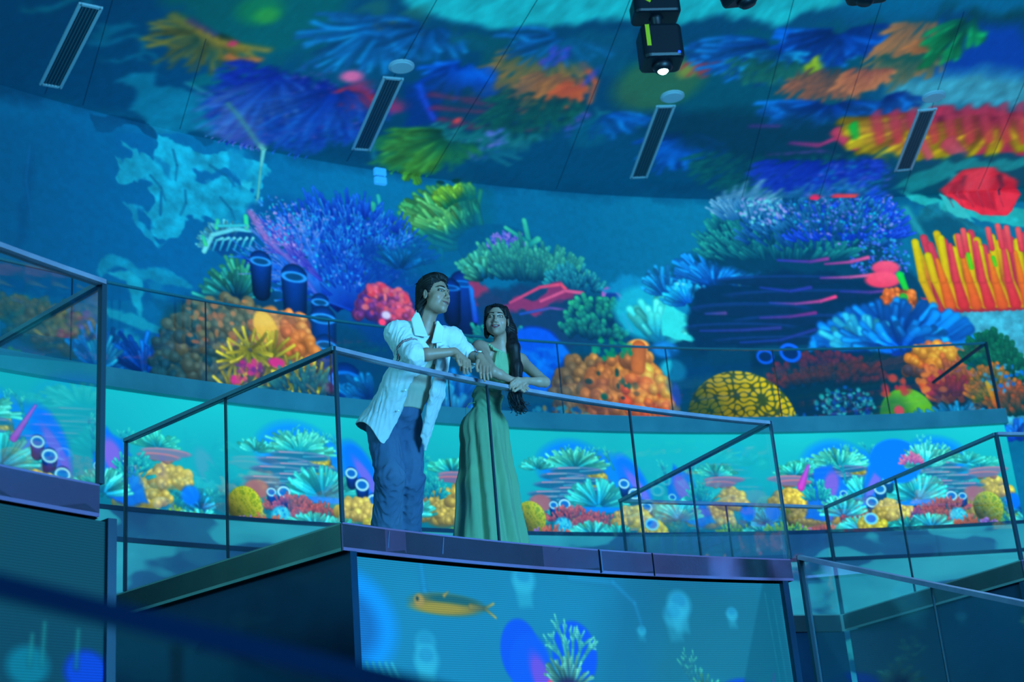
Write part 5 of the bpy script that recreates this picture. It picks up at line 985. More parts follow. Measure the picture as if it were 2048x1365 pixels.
toprail(tb, [F_, G_], w=.05, m=M_side); toprail(tb, arcG[:12]); glass_run(tb, [F_, G_], [0, 1.2, math.dist(F_, G_)], H1); glass_run(tb, arcG[:12], [0, 1.35, 2.7, plen(arcG[:12])], H1)
for p in (G_, F_): post(tb, p, w=.026, dirv=(F_[0]-G_[0], F_[1]-G_[1]))
tb = balustrade('glass balustrade with thick corner post at the left edge', L_); L3 = along(L_, L2, .62)
toprail(tb, arcL); toprail(tb, [L_, L3], w=.05, m=M_side); glass_run(tb, arcL, [0]+[plen(arcL)-1.32*k for k in (3, 2, 1, 0)], H1); glass_run(tb, [L_, L3], [0, 1.2, plen([L_, L3])], H1)
post(tb, L_, w=.03, dirv=(.6, .8))
# balcony above the lower screen
RB = 16.66; M_cap = mat('teal_rail_cap', (70, 150, 160), rough=.3, metal=.5); M_glassB = glass_mat('balcony_glass', (.91, .955, .965, 1))
arcB = [pol(RB, TE-.004-1.1*(1-i/90)) for i in range(91)]
tb = root('glass_balustrade', (*arcB[-1], Z(4.5))); tag(tb, 'long curved glass balustrade of the upper balcony in front of the coral wall', 'railing', 'glass balustrades of the walkway')
LB = plen(arcB); br = [0.0]; k = LB-1.42*int(LB/1.42)
while k < LB-.1:
    if k > .3: br.append(k)
    k += 1.42
glass_run(tb, arcB, br+[LB], 4.5, hr=.95, jw=.01, glass=M_glassB); toprail(tb, arcB, z=5.45, w=.03, h=.022, m=M_cap)
e = arcB[-1]; post(tb, e, z0=4.5, h=.95, w=.03, dirv=(1, .1)); eb = (5.53, 18.2)
MB().bar((*e, Z(5.44)), (*eb, Z(5.27)), .04, .03).build('handrail', M_post, tb); MB().bar((e[0], e[1]+.03, Z(4.95)), (eb[0], eb[1], Z(4.9)), .012, .72).build('glass_panel', M_glassB, tb)

# ------------------------------------------------------------------ stair rails
def stair_rail(label, p0, p1, w, h, gl, brk, endpost=True, mr=None):
    t = root('stair_railing', p0); tag(t, label, 'railing', 'sloping stair rails'); a = Vector(p0); b = Vector(p1); dn = Vector((0, 0, -1))
    MB().bar(a, b, w, h).build('handrail', mr or M_rail, t); L = (b-a).length; T = (b-a)/L; sd = T.cross(Vector((0, 0, 1))).normalized()*.006
    for s0, s1 in zip(brk, brk[1:]):
        q0 = a+T*(s0+.006); q1 = a+T*(s1-.006); v = [q0+sd, q0-sd, q1+sd, q1-sd]; v = [x+dn*.02 for x in v]+[x+dn*gl for x in v]
        MB().add(v, [(0, 1, 3, 2), (4, 6, 7, 5), (0, 2, 6, 4), (1, 5, 7, 3), (0, 4, 5, 1), (2, 3, 7, 6)]).build('glass_panel', M_glass, t)
    for s0 in brk[1:-1]: q = a+T*s0; MB().box(q+dn*(gl/2+.01), (.008, .012, gl-.02), (Vector((T.x, T.y, 0)).normalized(), sd.normalized(), Vector((0, 0, 1)))).build('joint', M_joint, t)
    if endpost: MB().box(a+dn*((gl+.0)/2), (.04, .04, gl+.03), (Vector((T.x, T.y, 0)).normalized(), sd.normalized(), Vector((0, 0, 1)))).build('post', M_post, t)
    return t
stair_rail('sloping glass stair rail descending at the right from a dark post', (1.961, 10.4, Z(1.776)), (3.35, 5.79, Z(.30)), .045, .03, 1.12, [0, 1.72, 3.3, 4.9])
M_blur = mat('blue_lacquered_rail', (20, 84, 140), rough=.25, metal=.6, coat=.5)
stair_rail('large out-of-focus blue stair handrail crossing the bottom left corner', (-1.0, 1.62, Z(.452)), (.10, 1.9, Z(.107)), .036, .028, .8, [0, .6, 1.17], False, M_blur)
# flight of steps in the left stairwell
M_step = mat('stair_tread', rough=.6, noise=(4, (14, 44, 62), (20, 58, 76))); nx = Vector((-.742, .67, 0)); sx_ = Vector((.67, .742, 0))
t = root('staircase', (-2.6, 9.6, 0)); tag(t, 'dark staircase rising in the gap between the left and the couple platform', 'stairs')
for k in range(9):
    c = Vector((-1.57, 7.62, 0))+nx*(.33*k+.35); MB().box((c.x, c.y, (.16*(k+1)+.32)/2*1.0), (1.30, .34, .16*(k+1)+.32), (sx_, nx, Vector((0, 0, 1)))).build('step', M_step, t)
# ------------------------------------------------------------------ ceiling fittings
M_vent = mat('white_vent_frame', (190, 220, 226), rough=.5); M_slot = mat('vent_slot_dark', (40, 84, 100), rough=.8); M_slat = mat('vent_slat', (84, 128, 140), rough=.5)
VENTS = [((-3.94, 12.318), (-4.85, 13.802), 'at the far left, above the rock'), ((-1.084, 14.266), (-1.674, 15.953), 'second from the left, beside the purple coral'), ((2.123, 15.5), (1.895, 17.465), 'third from the left, right of the blue coral'), ((5.501, 16.199), (5.599, 17.966), 'at the right, crossing the red and yellow coral')]
for a, c, wh in VENTS:
    a = Vector((*a, 0)); c = Vector((*c, 0)); m = (a+c)/2; T = (c-a).normalized(); S_ = Vector((-T.y, T.x, 0)); Lv = (c-a).length; ax = (T, S_, Vector((0, 0, 1))); z = Z(ZC)
    t = root('air_vent', (m.x, m.y, z-.03)); tag(t, 'long slotted ceiling vent '+wh, 'air vent', 'slot vents in the ceiling')
    f = MB(); 
    for s in (-1, 1): f.box((m.x+S_.x*s*.105, m.y+S_.y*s*.105, z-.012), (Lv, .032, .024), ax); q = m+T*(s*(Lv/2-.016)); f.box((q.x, q.y, z-.012), (.032, .2, .024), ax)
    f.build('frame', M_vent, t); MB().box((m.x, m.y, z-.004), (Lv-.05, .18, .006), ax).build('backing', M_slot, t)
    for k in range(5): q = m+S_*(.034*(k-2)); MB().box((q.x, q.y, z-.012), (Lv-.06, .007, .014), ax).build('slat', M_slat, t)
M_disc = mat('pale_speaker_grille', (190, 222, 230), rough=.6, bump=(300, .3, .002))
for (x, y), lb in zip(((-.969, 14.041), (2.186, 15.288), (5.503, 15.876)), ('round pale ceiling speaker at the tip of the second vent from the left', 'round pale ceiling speaker near the hanging projector', 'round ceiling speaker over the projected sand at the right')):
    t = root('ceiling_speaker', (x, y, Z(ZC)-.02)); tag(t, lb, 'speaker', 'round ceiling speakers')
    MB().lathe([(.001, -.03), (.12, -.03), (.125, -.025), (.125, 0)], 36, (x, y, Z(ZC))).build('grille', M_disc, t, smooth=False); MB().lathe([(.126, -.02), (.145, -.016), (.147, 0), (.126, 0)], 36, (x, y, Z(ZC))).build('rim', M_vent, t)
t = root('emergency_light', (-1.62, 16.75, Z(8.0))); tag(t, 'small twin-lamp glowing blue box on the upper wall left of the green coral', 'emergency light')
M_em = mat('blue_lamp', (60, 170, 230), rough=.4, emit=(40, 150, 220), estr=.8)
th_ = math.atan2(-1.62-CEN[0], 16.75-CEN[1]); px_, py_ = pol(RW-.05, th_); tt = Vector((math.cos(th_), -math.sin(th_), 0)); nn = Vector((math.sin(th_), math.cos(th_), 0))
for dz in (.055, -.07): MB().rbox((px_, py_, Z(8.2)+dz), (.17, .08, .1), .03, (tt, nn, Vector((0, 0, 1)))).build('lamp_head', M_em, t)
MB().box((px_+nn.x*.03, py_+nn.y*.03, Z(8.2)), (.12, .05, .2), (tt, nn, Vector((0, 0, 1)))).build('bracket', M_post, t)
# joints between the ceiling boards
JN = [((-3.822, 12.517), (-4.801, 14.628)), ((-3.407, 14.25), (-3.8, 15.242)), ((-4.086, 12.345), (-5.074, 14.162)), ((-.473, 12.784), (-.613, 13.126)), ((.575, 12.948), (-.06, 14.652)), ((3.353, 13.384), (3.36, 13.907)), ((4.358, 13.74), (4.4, 14.784)), ((5.461, 15.125), (5.518, 15.751)), ((6.596, 15.778), (6.662, 16.445)), ((1.522, 13.33), (1.461, 13.682))]
f = MB()
for a, c in JN:
    a = Vector((*a, 0)); T = (Vector((*c, 0))-a).normalized(); s = 0.
    while (Vector((a.x+T.x*s, a.y+T.y*s))-Vector(CEN)).length < RW-.12 and s < 9: s += .05
    p = a-T*1.2; q = a+T*s; f.bar((p.x, p.y, Z(ZC)-.003), (q.x, q.y, Z(ZC)-.002), .006, .004)
struct(f.build('trim_2', mat('board_joint', (14, 52, 76), rough=.8)))

# ------------------------------------------------------------------ moving projector heads under the ceiling
M_blk = mat('black_plastic', (9, 16, 24), rough=.45); M_yel = mat('yellow_sticker', (150, 170, 20), rough=.5, emit=(120, 140, 10), estr=.25); M_lens = mat('lit_lens', (220, 255, 250), rough=.1, emit=(190, 255, 245), estr=9.); M_led2 = mat('blue_indicator', (10, 40, 255), emit=(10, 50, 255), estr=5.)  # the yellow stickers are given a faint added glow
def moving_head(label, c, yaw, tilt=0., lit=True):
    cx, cy, cz = c; t = root('projector_head', (cx, cy, Z(cz)-.17)); tag(t, label, 'projector', 'projector heads hanging from the ceiling')
    X = Vector((math.cos(yaw), math.sin(yaw), 0)); Y = Vector((-math.sin(yaw), math.cos(yaw), 0)); U = Vector((0, 0, 1)); ct, st = math.cos(tilt), math.sin(tilt); X2 = X*ct+U*st; U2 = U*ct-X*st; c0 = Vector((cx, cy, Z(cz)))
    hb = MB().rbox(c0, (.35, .30, .32), .06, (X2, Y, U2)).build('lamp_head', M_blk, t, smooth=False)
    MB().lathe([(.001, -.05), (.06, -.05), (.085, -.02), (.09, .02)], 28, c0-U2*.17, (X2, Y, U2)).build('lens_hood', M_blk, t, True)
    if lit: MB().lathe([(.001, -.062), (.03, -.056), (.045, -.04), (.046, -.03)], 24, c0-U2*.18, (X2, Y, U2)).build('lens', M_lens, t, True); MB().box(c0-Y*.152-X2*.125+U2*.04, (.035, .004, .2), (X2, Y, U2)).build('sticker', M_yel, t); MB().lathe([(.001, -.006), (.011, -.004), (.012, .0)], 12, c0-Y*.152+X2*.12-U2*.125, (X2, U2, -Y)).build('indicator', M_led2, t)
    MB().lathe([(.045, 0), (.05, .02), (.05, .12), (.07, .14)], 20, c0+U*.15, (X, Y, U)).build('neck', M_blk, t, True)
    k = MB().rbox(c0+U*.37, (.40, .26, .17), .05, (X, Y, U)); k.rbox(c0+U*.50, (.28, .22, .10), .04, (X, Y, U)); k.build('yoke_base', M_blk, t)
    MB().box(c0-Y*.132-X*.1+U*.40, (.09, .004, .02), ((X-U*.7).normalized(), Y, (U+X*.7).normalized())).build('sticker', M_yel, t)
    MB().lathe([(.02, .55), (.02, ZC-cz)], 12, c0, (X, Y, U)).build('drop_rod', M_blk, t)
    return t
moving_head('black projector head with lit lens and yellow sticker hanging near the top', (1.453, 10.5, 6.158), .12)
moving_head('black projector head mostly cut off by the top edge, nearer the lit projector', (2.20, 10.5, 6.72), .5, .3, False)
moving_head('black projector head mostly cut off by the top edge, farther right', (3.26, 10.5, 6.64), -.4, -.2, False)
# ------------------------------------------------------------------ organic surfaces: smooth-blended distance fields, meshed with surface nets
def v3(a): return np.asarray(a, np.float32)
class Field:
    """ordered list of rounded primitives; 'u' blends in, 's' carves out, with blend radius k"""
    def __init__(s, disp=None, post=None): s.p = []; s.disp = disp; s.post = post
    def cone(s, a, b, ra, rb, k=.02, op='u', tag=None):
        a, b = v3(a), v3(b); s.p.append(('c', a, b, ra, rb, k, op, (a+b)/2, float(np.linalg.norm(b-a))/2+max(ra, rb))); return s
    def chain(s, pts, rad, k=.02, op='u'):
        for i in range(len(pts)-1): s.cone(pts[i], pts[i+1], rad[i], rad[i+1], k, op)
        return s
    def ell(s, c, r, ax=None, k=.02, op='u'):
        ax = np.eye(3, dtype=np.float32) if ax is None else v3(ax); s.p.append(('e', v3(c), v3(r), ax, None, k, op, v3(c), float(max(r)))); return s
    def __call__(s, P, cc=None, cr=1e9):
        d = np.full(len(P), .25, np.float32)
        for q in s.p:
            if cc is not None and np.linalg.norm(q[7]-cc) > q[8]+cr+.07: continue
            if q[0] == 'c':
                a, b, ra, rb = q[1:5]; ab = b-a; t = np.clip(((P-a)@ab)/(ab@ab+1e-9), 0, 1); e = np.linalg.norm(P-a-t[:, None]*ab, axis=1)-(ra+(rb-ra)*t)
            else:
                L = (P-q[1])@q[3].T; k0 = np.linalg.norm(L/q[2], axis=1); k1 = np.linalg.norm(L/(q[2]*q[2]), axis=1)+1e-6; e = k0*(k0-1)/k1
                e = np.where(k0 < .2, -q[2].min()*.8, e)
            k = q[5]
            if q[6] == 'u': h = np.maximum(k-np.abs(d-e), 0)/k; d = np.minimum(d, e)-h*h*k*.25
            else: h = np.maximum(k-np.abs(-d-e), 0)/k; d = np.maximum(d, -e)+h*h*k*.25
        if s.disp is not None: d = d+s.disp(P)
        if s.post is not None: d = s.post(P, d)
        return d
def mesh_field(f, lo, hi, h, B=20, slack=.02):
    lo = np.array(lo, float); hi = np.array(hi, float); nb = np.ceil((hi-lo)/(h*B)).astype(int); N = nb*B+2; hr = h*B*math.sqrt(3)/2
    VV = []; KK = []; QQ = []; S = B+1; g = np.stack(np.meshgrid(*[np.arange(S)]*3, indexing='ij'), -1).reshape(-1, 3)
    bi = np.stack(np.meshgrid(*[np.arange(n) for n in nb], indexing='ij'), -1).reshape(-1, 3); cen = lo+(bi+.5)*h*B
    dc = f(cen.astype(np.float32)); act = bi[np.abs(dc) < hr+slack+.02]
    key = lambda I: (I[:, 0]*N[1]+I[:, 1])*N[2]+I[:, 2]
    for b in act:
        o = b*B; c = lo+(b+.5)*B*h
        d = f((lo+(g+o)*h).astype(np.float32), c.astype(np.float32), hr).reshape(S, S, S)
        sg = d < 0
        if sg.all() or not sg.any(): continue
        acc = np.zeros((B, B, B, 3), np.float32); cnt = np.zeros((B, B, B), np.float32)
        for ax in range(3):
            o1, o2 = [x for x in range(3) if x != ax]
            for i in (0, 1):
                for j in (0, 1):
                    sl0 = [slice(0, B)]*3; sl0[o1] = slice(i, B+i); sl0[o2] = slice(j, B+j); sl1 = list(sl0); sl0[ax] = slice(0, B); sl1[ax] = slice(1, B+1)
                    a = d[tuple(sl0)]; e = d[tuple(sl1)]; m = (a < 0) != (e < 0); t = np.where(m, a/(a-e+1e-12), 0)
                    cnt += m; acc[..., ax] += t*m; acc[..., o1] += i*m; acc[..., o2] += j*m
        I = np.argwhere(cnt > 0); w = acc[cnt > 0]/cnt[cnt > 0][:, None]
        VV.append(lo+(I+o+w)*h); KK.append(key(I+o))
        for ax in range(3):
            o1, o2 = (ax+1) % 3, (ax+2) % 3; sl = [slice(0, B)]*3; s1 = list(sl); s1[ax] = slice(1, B+1); a = sg[tuple(sl)]; e = sg[tuple(s1)]
            J = np.argwhere(a != e)
            if not len(J): continue
            fl = a[tuple(J.T)]; J = J+o; u = np.zeros(3, int); u[o1] = 1; v = np.zeros(3, int); v[o2] = 1
            ok = (J[:, o1] > 0) & (J[:, o2] > 0); J = J[ok]; fl = fl[ok]
            q = np.stack([key(J), key(J-u), key(J-u-v), key(J-v)], 1); q[~fl] = q[~fl][:, ::-1]; QQ.append(q)
    V = np.concatenate(VV); K = np.concatenate(KK); Q = np.concatenate(QQ); od = np.argsort(K); K = K[od]; V = V[od]
    ix = np.clip(np.searchsorted(K, Q), 0, len(K)-1); good = (K[ix] == Q).all(1); return V.astype(np.float32), ix[good]
def organic(name, f, lo, hi, h, m, parent=None, colf=None, org=None):
    V, F = mesh_field(f, lo, hi, h); W_ = V.copy(); W_[:, 2] += CAMZ; off = np.array(PO[parent.name]) if parent else np.array(org if org is not None else (0, 0, 0))
    me = bpy.data.meshes.new(name); me.vertices.add(len(V)); me.vertices.foreach_set('co', (W_-off).astype(np.float32).ravel())
    me.loops.add(len(F)*4); me.loops.foreach_set('vertex_index', F.astype(np.int32).ravel()); me.polygons.add(len(F)); me.polygons.foreach_set('loop_start', np.arange(0, len(F)*4, 4, dtype=np.int32)); me.polygons.foreach_set('loop_total', np.full(len(F), 4, np.int32))
    me.polygons.foreach_set('use_smooth', [True]*len(F)); me.update(); me.validate()
    if colf is not None:
        c = colf(V); a = me.color_attributes.new('Col', 'FLOAT_COLOR', 'POINT'); c = np.clip(c, 0, 255)/255.; c = np.where(c <= .04045, c/12.92, ((c+.055)/1.055)**2.4)
        a.data.foreach_set('color', np.concatenate([c, np.ones((len(c), 1))], 1).astype(np.float32).ravel())
    me.materials.append(m); o = bpy.data.objects.new(name, me); col.objects.link(o)
    if parent: o.parent = parent; PO[o.name] = PO[parent.name]
    elif org is not None: o.location = org; PO[o.name] = Vector(org)
    return o
def frame(fwd, up):
    f = v3(fwd); f /= np.linalg.norm(f); u = v3(up); u = u-f*(u@f); u /= np.linalg.norm(u); r = np.cross(f, u); return r, f, u    # right (their right hand is +r), forward, up
def cmat(name, rough=.5, spec=.4, sss=0., sheen=0., bump=None):
    m = mat(name, (128, 128, 128), rough=rough, spec=spec, bump=bump); nt = m.node_tree; a = nt.nodes.new('ShaderNodeVertexColor'); a.layer_name = 'Col'; b = nt.nodes['Principled BSDF']
    nt.links.new(a.outputs[0], b.inputs['Base Color']); b.inputs['Subsurface Weight'].default_value = sss; b.inputs['Subsurface Radius'].default_value = (.012, .006, .004); b.inputs['Sheen Weight'].default_value = sheen; return m
MAN = {'head': (-0.498, 8.98, 3.512), 'f': (0.79, -0.61, -0.05), 'u': (0.12, -0.06, 0.99), 'nb': (-0.595, 9.06, 3.295), 'nt': (-0.544, 9.02, 3.406), 'chest': (-0.641, 9.1, 3.165), 'belly': (-0.721, 9.17, 2.963), 'waist': (-0.789, 9.22, 2.807), 'pelvis': (-0.839, 9.27, 2.748), 'bf': (0.72, -0.69, -0.15), 'bu': (0.2, -0.22, 0.95), 'shR': (-0.762, 9.02, 3.281), 'elR': (-0.646, 8.87, 3.063), 'wrR': (-0.39, 8.93, 3.087), 'shL': (-0.415, 9.16, 3.255), 'elL': (-0.313, 9.3, 3.163), 'wrL': (-0.225, 9.12, 3.101), 'hipR': (-0.918, 9.22, 2.692), 'knR': (-0.882, 9.14, 2.315), 'anR': (-0.97, 9.387, 1.93), 'hipL': (-0.766, 9.34, 2.712), 'knL': (-0.765, 9.3, 2.32), 'anL': (-0.855, 9.579, 1.93), 'hR': [(-0.34, 8.93, 3.044), (-0.35, 8.92, 3.028), (-0.331, 8.91, 3.009), (-0.312, 8.915, 3.001), (-0.296, 8.93, 3.012)], 'tR': [((-0.349, 8.895, 2.977), (-0.352, 8.92, 2.951)), ((-0.33, 8.885, 2.958), (-0.334, 8.905, 2.923)), ((-0.311, 8.885, 2.95), (-0.311, 8.905, 2.918)), ((-0.291, 8.9, 2.963), (-0.29, 8.915, 2.933))], 'thR': [(-0.371, 8.9, 3.047), (-0.366, 8.88, 3.005), (-0.358, 8.885, 2.975)], 'hL': [(-0.207, 9.1, 3.057), (-0.229, 9.08, 3.024), (-0.206, 9.07, 3.008), (-0.183, 9.07, 3.006), (-0.162, 9.08, 3.018)], 'tL': [((-0.229, 9.05, 2.964), (-0.228, 9.055, 2.927)), ((-0.209, 9.045, 2.95), (-0.206, 9.05, 2.906)), ((-0.186, 9.045, 2.952), (-0.182, 9.05, 2.911)), ((-0.165, 9.05, 2.962), (-0.161, 9.055, 2.928))], 'thL': [(-0.239, 9.06, 3.054), (-0.252, 9.05, 3.013), (-0.248, 9.05, 2.977)], 'open_top': (-0.583, 8.98, 3.172), 'open_mid': (-0.678, 9.05, 2.921), 'open_bot': (-0.899, 9.1, 2.528), 'panA': (-0.455, 9.06, 3.152), 'panB': (-0.541, 9.14, 2.866), 'panC': (-0.64, 9.2, 2.508), 'cqR': [(-0.619, 8.99, 3.423), (-0.562, 8.925, 3.211), (-0.636, 8.9, 3.22), (-0.657, 8.96, 3.351)], 'cqL': [(-0.489, 8.99, 3.328), (-0.53, 8.955, 3.173), (-0.473, 8.96, 3.176), (-0.455, 9.0, 3.289)], 'btn': [(-0.732, 8.99, 2.869), (-0.79, 9.03, 2.744)], 'hem': (-0.907, 9.2, 2.601), 'hemback': (-1.059, 9.3, 2.784)}
WOMAN = {'head': (-0.096, 9.4, 3.446), 'f': (-0.03, -1.0, -0.02), 'u': (0.11, -0.02, 0.99), 'nb': (-0.08, 9.5, 3.261), 'nt': (-0.078, 9.45, 3.356), 'chest': (-0.101, 9.54, 3.142), 'waist': (-0.208, 9.66, 2.974), 'pelvis': (-0.25, 9.72, 2.75), 'bf': (0.62, -0.78, -0.1), 'bu': (0.1, -0.14, 0.98), 'shR': (-0.235, 9.44, 3.277), 'elR': (-0.148, 9.27, 3.036), 'wrR': (-0.017, 9.36, 2.987), 'shL': (0.045, 9.62, 3.215), 'elL': (0.205, 9.5, 3.001), 'wrL': (0.073, 9.4, 2.992), 'hem': (-0.283, 9.72, 1.9), 'hL': [(0.03, 9.36, 2.976), (0.019, 9.35, 2.996), (0.0, 9.34, 2.979), (-0.012, 9.335, 2.961), (-0.006, 9.335, 2.942)], 'tL': [((-0.01, 9.32, 2.974), (-0.032, 9.32, 2.962)), ((-0.029, 9.315, 2.956), (-0.044, 9.32, 2.937)), ((-0.034, 9.315, 2.938), (-0.042, 9.325, 2.921)), ((-0.021, 9.32, 2.921), (-0.023, 9.33, 2.906))], 'thL': [(0.035, 9.35, 2.943), (0.012, 9.33, 2.917), (-0.01, 9.325, 2.9)], 'hR': [(0.016, 9.37, 2.966), (0.031, 9.39, 2.985), (0.043, 9.385, 2.968), (0.045, 9.38, 2.952), (0.037, 9.37, 2.938)], 'tR': [((0.064, 9.38, 2.965), (0.083, 9.37, 2.949)), ((0.069, 9.37, 2.943), (0.085, 9.365, 2.925)), ((0.061, 9.37, 2.929), (0.077, 9.36, 2.91)), ((0.05, 9.36, 2.92), (0.059, 9.355, 2.903))], 'thR': [(0.021, 9.35, 2.937), (0.039, 9.345, 2.912), (0.052, 9.345, 2.897)], 'tail': [(-0.042, 9.53, 3.525), (-0.008, 9.5, 3.405), (0.007, 9.45, 3.262), (0.015, 9.45, 3.113), (0.008, 9.45, 2.985), (-0.013, 9.45, 2.895), (0.015, 9.45, 2.816)], 'neckl': [(-0.163, 9.42, 3.286), (-0.13, 9.4, 3.246), (-0.09, 9.42, 3.227), (-0.049, 9.47, 3.237)], 'footR': (-0.346, 9.647, 1.85), 'footL': (-0.232, 9.812, 1.85), 'tie': (-0.319, 9.6, 2.928)}
# ------------------------------------------------------------------ the two visitors (joints in metres, heights relative to the eye level)
M_skin = cmat('skin', rough=.45, spec=.4, sss=.15); M_hair = cmat('black_hair', rough=.55, spec=.3); M_cloth = cmat('cotton', rough=.85, spec=.15, sheen=.2, bump=(260, .35, .002)); M_denim = cmat('denim', rough=.9, spec=.1, bump=(420, .4, .002))
M_eye = cmat('eye', rough=.12, spec=.6); M_teeth = mat('teeth', (150, 148, 140), rough=.3); M_metal = mat('watch_metal', (30, 34, 40), rough=.3, metal=.6); M_button = mat('pearl_button', (215, 225, 225), rough=.3)
def n3(P, s, seed=0):
    """cheap smooth 3D noise, about -1..1"""
    r = np.random.default_rng(seed); o = np.zeros(len(P), np.float32)
    for i in range(5): d = r.normal(0, 1, 3); d /= np.linalg.norm(d); o += np.sin((P@d.astype(np.float32))*s*(1+.35*i)+r.uniform(0, 6.3)+1.3*np.sin((P@np.roll(d, 1).astype(np.float32))*s*.6))
    return o/5
def head_field(F, c, fw, up, s=1., fem=False, smile=.0, wx=1.):
    r, f, u = frame(fw, up); c = v3(c); ax = np.stack([r, f, u]).astype(np.float32); L = lambda x, y, z: c+(r*x*wx+f*y+u*z)*s
    E = lambda p, rad, k=.02, op='u': F.ell(L(*p), (rad[0]*s*wx, rad[1]*s, rad[2]*s), ax, k*s, op)
    E((0, -.018, .048), (.074, .094, .082)); E((0, .028, -.012), (.062, .066, .086), .03); E((0, .04, -.078 if not fem else -.072), (.037 if fem else .044, .044, .04), .035)
    E((0, .072, -.106 if not fem else -.099), (.017 if fem else .022, .016, .014), .025)
    for q in (-1, 1):
        E((q*.043, .056, -.028), (.022, .024, .024), .025); E((q*(.040 if fem else .046), .02, -.066 if not fem else -.056), (.018, .03, .028), .03)
        E((q*.031, .101, .0095), (.0185, .0135, .0085), .010, 's')                           # eye hollows
        F.cone(L(q*.012, .087, .030), L(q*.040, .078, .032), .008*s, .006*s, .02)          # brow
        E((q*.0765, -.004, -.004), (.0075, .017, .031), .006); E((q*.0855, .002, -.002), (.0075, .0095, .018), .003, 's'); E((q*.084, .004, -.012), (.007, .006, .008), .003, 's')   # ears
        E((q*.0115, .1, -.037), (.0085, .010, .0075), .008)
    for q in (-1, 1):
        F.cone(L(q*.0175, .0825, .0120), L(q*.031, .0905, .0160), .0024*s, .0036*s, .004); F.cone(L(q*.031, .0905, .0160), L(q*.0455, .078, .0125), .0036*s, .0024*s, .004)
        F.cone(L(q*.019, .0835, .0065), L(q*.031, .0888, .0040), .002*s, .0028*s, .005); F.cone(L(q*.031, .0888, .0040), L(q*.044, .0785, .0085), .0028*s, .002*s, .005)
    F.cone(L(0, .088, .022), L(0, .112, -.026), .0085*s, .0095*s, .012); E((0, .112, -.031), (.0115, .011, .009), .008)
    E((0, .086, -.066), (.026, .017, .02), .02)                                              # mouth mound
    w = .0215+.0065*smile; up_ = .0085*smile; gp = .0042 if smile > .9 else .0016
    for q in (-1, 1):
        F.cone(L(q*w, .089-.006*smile, -.064+up_), L(q*w*.45, .0985, -.0635+gp+up_*.3), .0022*s, .0040*s, .004); F.cone(L(q*w*.45, .0985, -.0635+gp+up_*.3), L(0, .1015, -.0645+gp), .0040*s, .0042*s, .004)
        F.cone(L(q*w, .089-.006*smile, -.066+up_), L(q*w*.5, .0965, -.071-gp+up_*.5), .0022*s, .0046*s, .004); F.cone(L(q*w*.5, .0965, -.071-gp+up_*.5), L(0, .0995, -.0735-gp), .0046*s, .0054*s, .004)
        F.cone(L(q*w*.86, .1-.008*smile, -.0655+up_*.9), L(0, .106, -.0685), .0012*s, gp*1.25*s, .002, 's')
        F.cone(L(q*.033, .094, -.040), L(q*.0365, .083, -.066), .003*s, .002*s, .012, 's')                # smile folds
    return L, ax
def face_color(V, L, ax, c, s, base, lip, brow, fem, smile, wx=1.):
    P = ((V-v3(c))@ax.T)/s/v3((wx, 1, 1)); C = np.tile(np.array(base, np.float32), (len(V), 1)); x, y, z = P.T; fr = y > .05
    def mix(m, k): C[:] = C*(1-m[:, None])+np.array(k, np.float32)*m[:, None]
    ck = np.exp(-(((np.abs(x)-.043)/.02)**2+((z+.03)/.018)**2))*fr*.25; mix(ck, (225, 130, 115))
    wl = .0235+.0065*smile; zz = z+.0695-.0090*smile*(x/.024)**2; hh = (.0098+.0022*(smile > .9))*np.sqrt(np.clip(1-(x/wl)**2, 0, 1)); m = np.clip((hh-np.abs(zz))/.002, 0, 1)*(y > .078); mix(m*.95, lip)
    ax_ = np.abs(x); arch = .0335+.0035*np.sin(np.clip((ax_-.012)/.04, 0, 1)*3.1)-.1*np.clip(ax_-.042, 0, 1); th = (.0058 if fem else .0075)*np.clip(1.15-(ax_-.014)/.045, .2, 1)
    m = np.clip((th-np.abs(z-arch))/.002+.3, 0, 1)*(ax_ > .011)*(ax_ < .053)*fr; mix(m*.9, brow)
    e = np.hypot((ax_-.031)/.0175, (z-.011)/.0088); m = np.clip(1.45-e, 0, 1)*(e > .72)*(y > .07)*np.where(z > .008, 1, .45); mix(np.clip(m*1.9, 0, .92), (40, 24, 22))
    return C
def eyes(parent, L, ax, c, s, gaze):
    g = v3(gaze); g /= np.linalg.norm(g)
    for q in (-1, 1):
        ec = L(q*.031, .0765, .0100); V = []; F = []; n, m = 20, 28; t1 = np.cross(g, v3((0, 0, 1))); t1 /= np.linalg.norm(t1); t2 = np.cross(t1, g)
        for i in range(n+1):
            a = math.pi*i/n
            for j in range(m): b = 2*math.pi*j/m; V.append(ec+(g*math.cos(a)+(t1*math.cos(b)+t2*math.sin(b))*math.sin(a))*.0125*s)
        F = [(i*m+j, i*m+(j+1) % m, (i+1)*m+(j+1) % m, (i+1)*m+j) for i in range(n) for j in range(m)]
        off = np.array(PO[parent.name]); V = np.array(V); V2 = V.copy(); V2[:, 2] += CAMZ
        o = mesh_obj('eye', V2-off, F, M_eye, parent, True); a = o.data.color_attributes.new('Col', 'FLOAT_COLOR', 'POINT'); d = ((V-ec)/(.0128*s))@g
        cc = np.where((d > .88)[:, None], np.array([.004, .003, .003]), np.where((d > .64)[:, None], np.array([.014, .007, .004]), np.array([.34, .33, .32])))
        a.data.foreach_set('color', np.concatenate([cc, np.ones((len(cc), 1))], 1).astype(np.float32).ravel()); PO[o.name] = PO[parent.name]
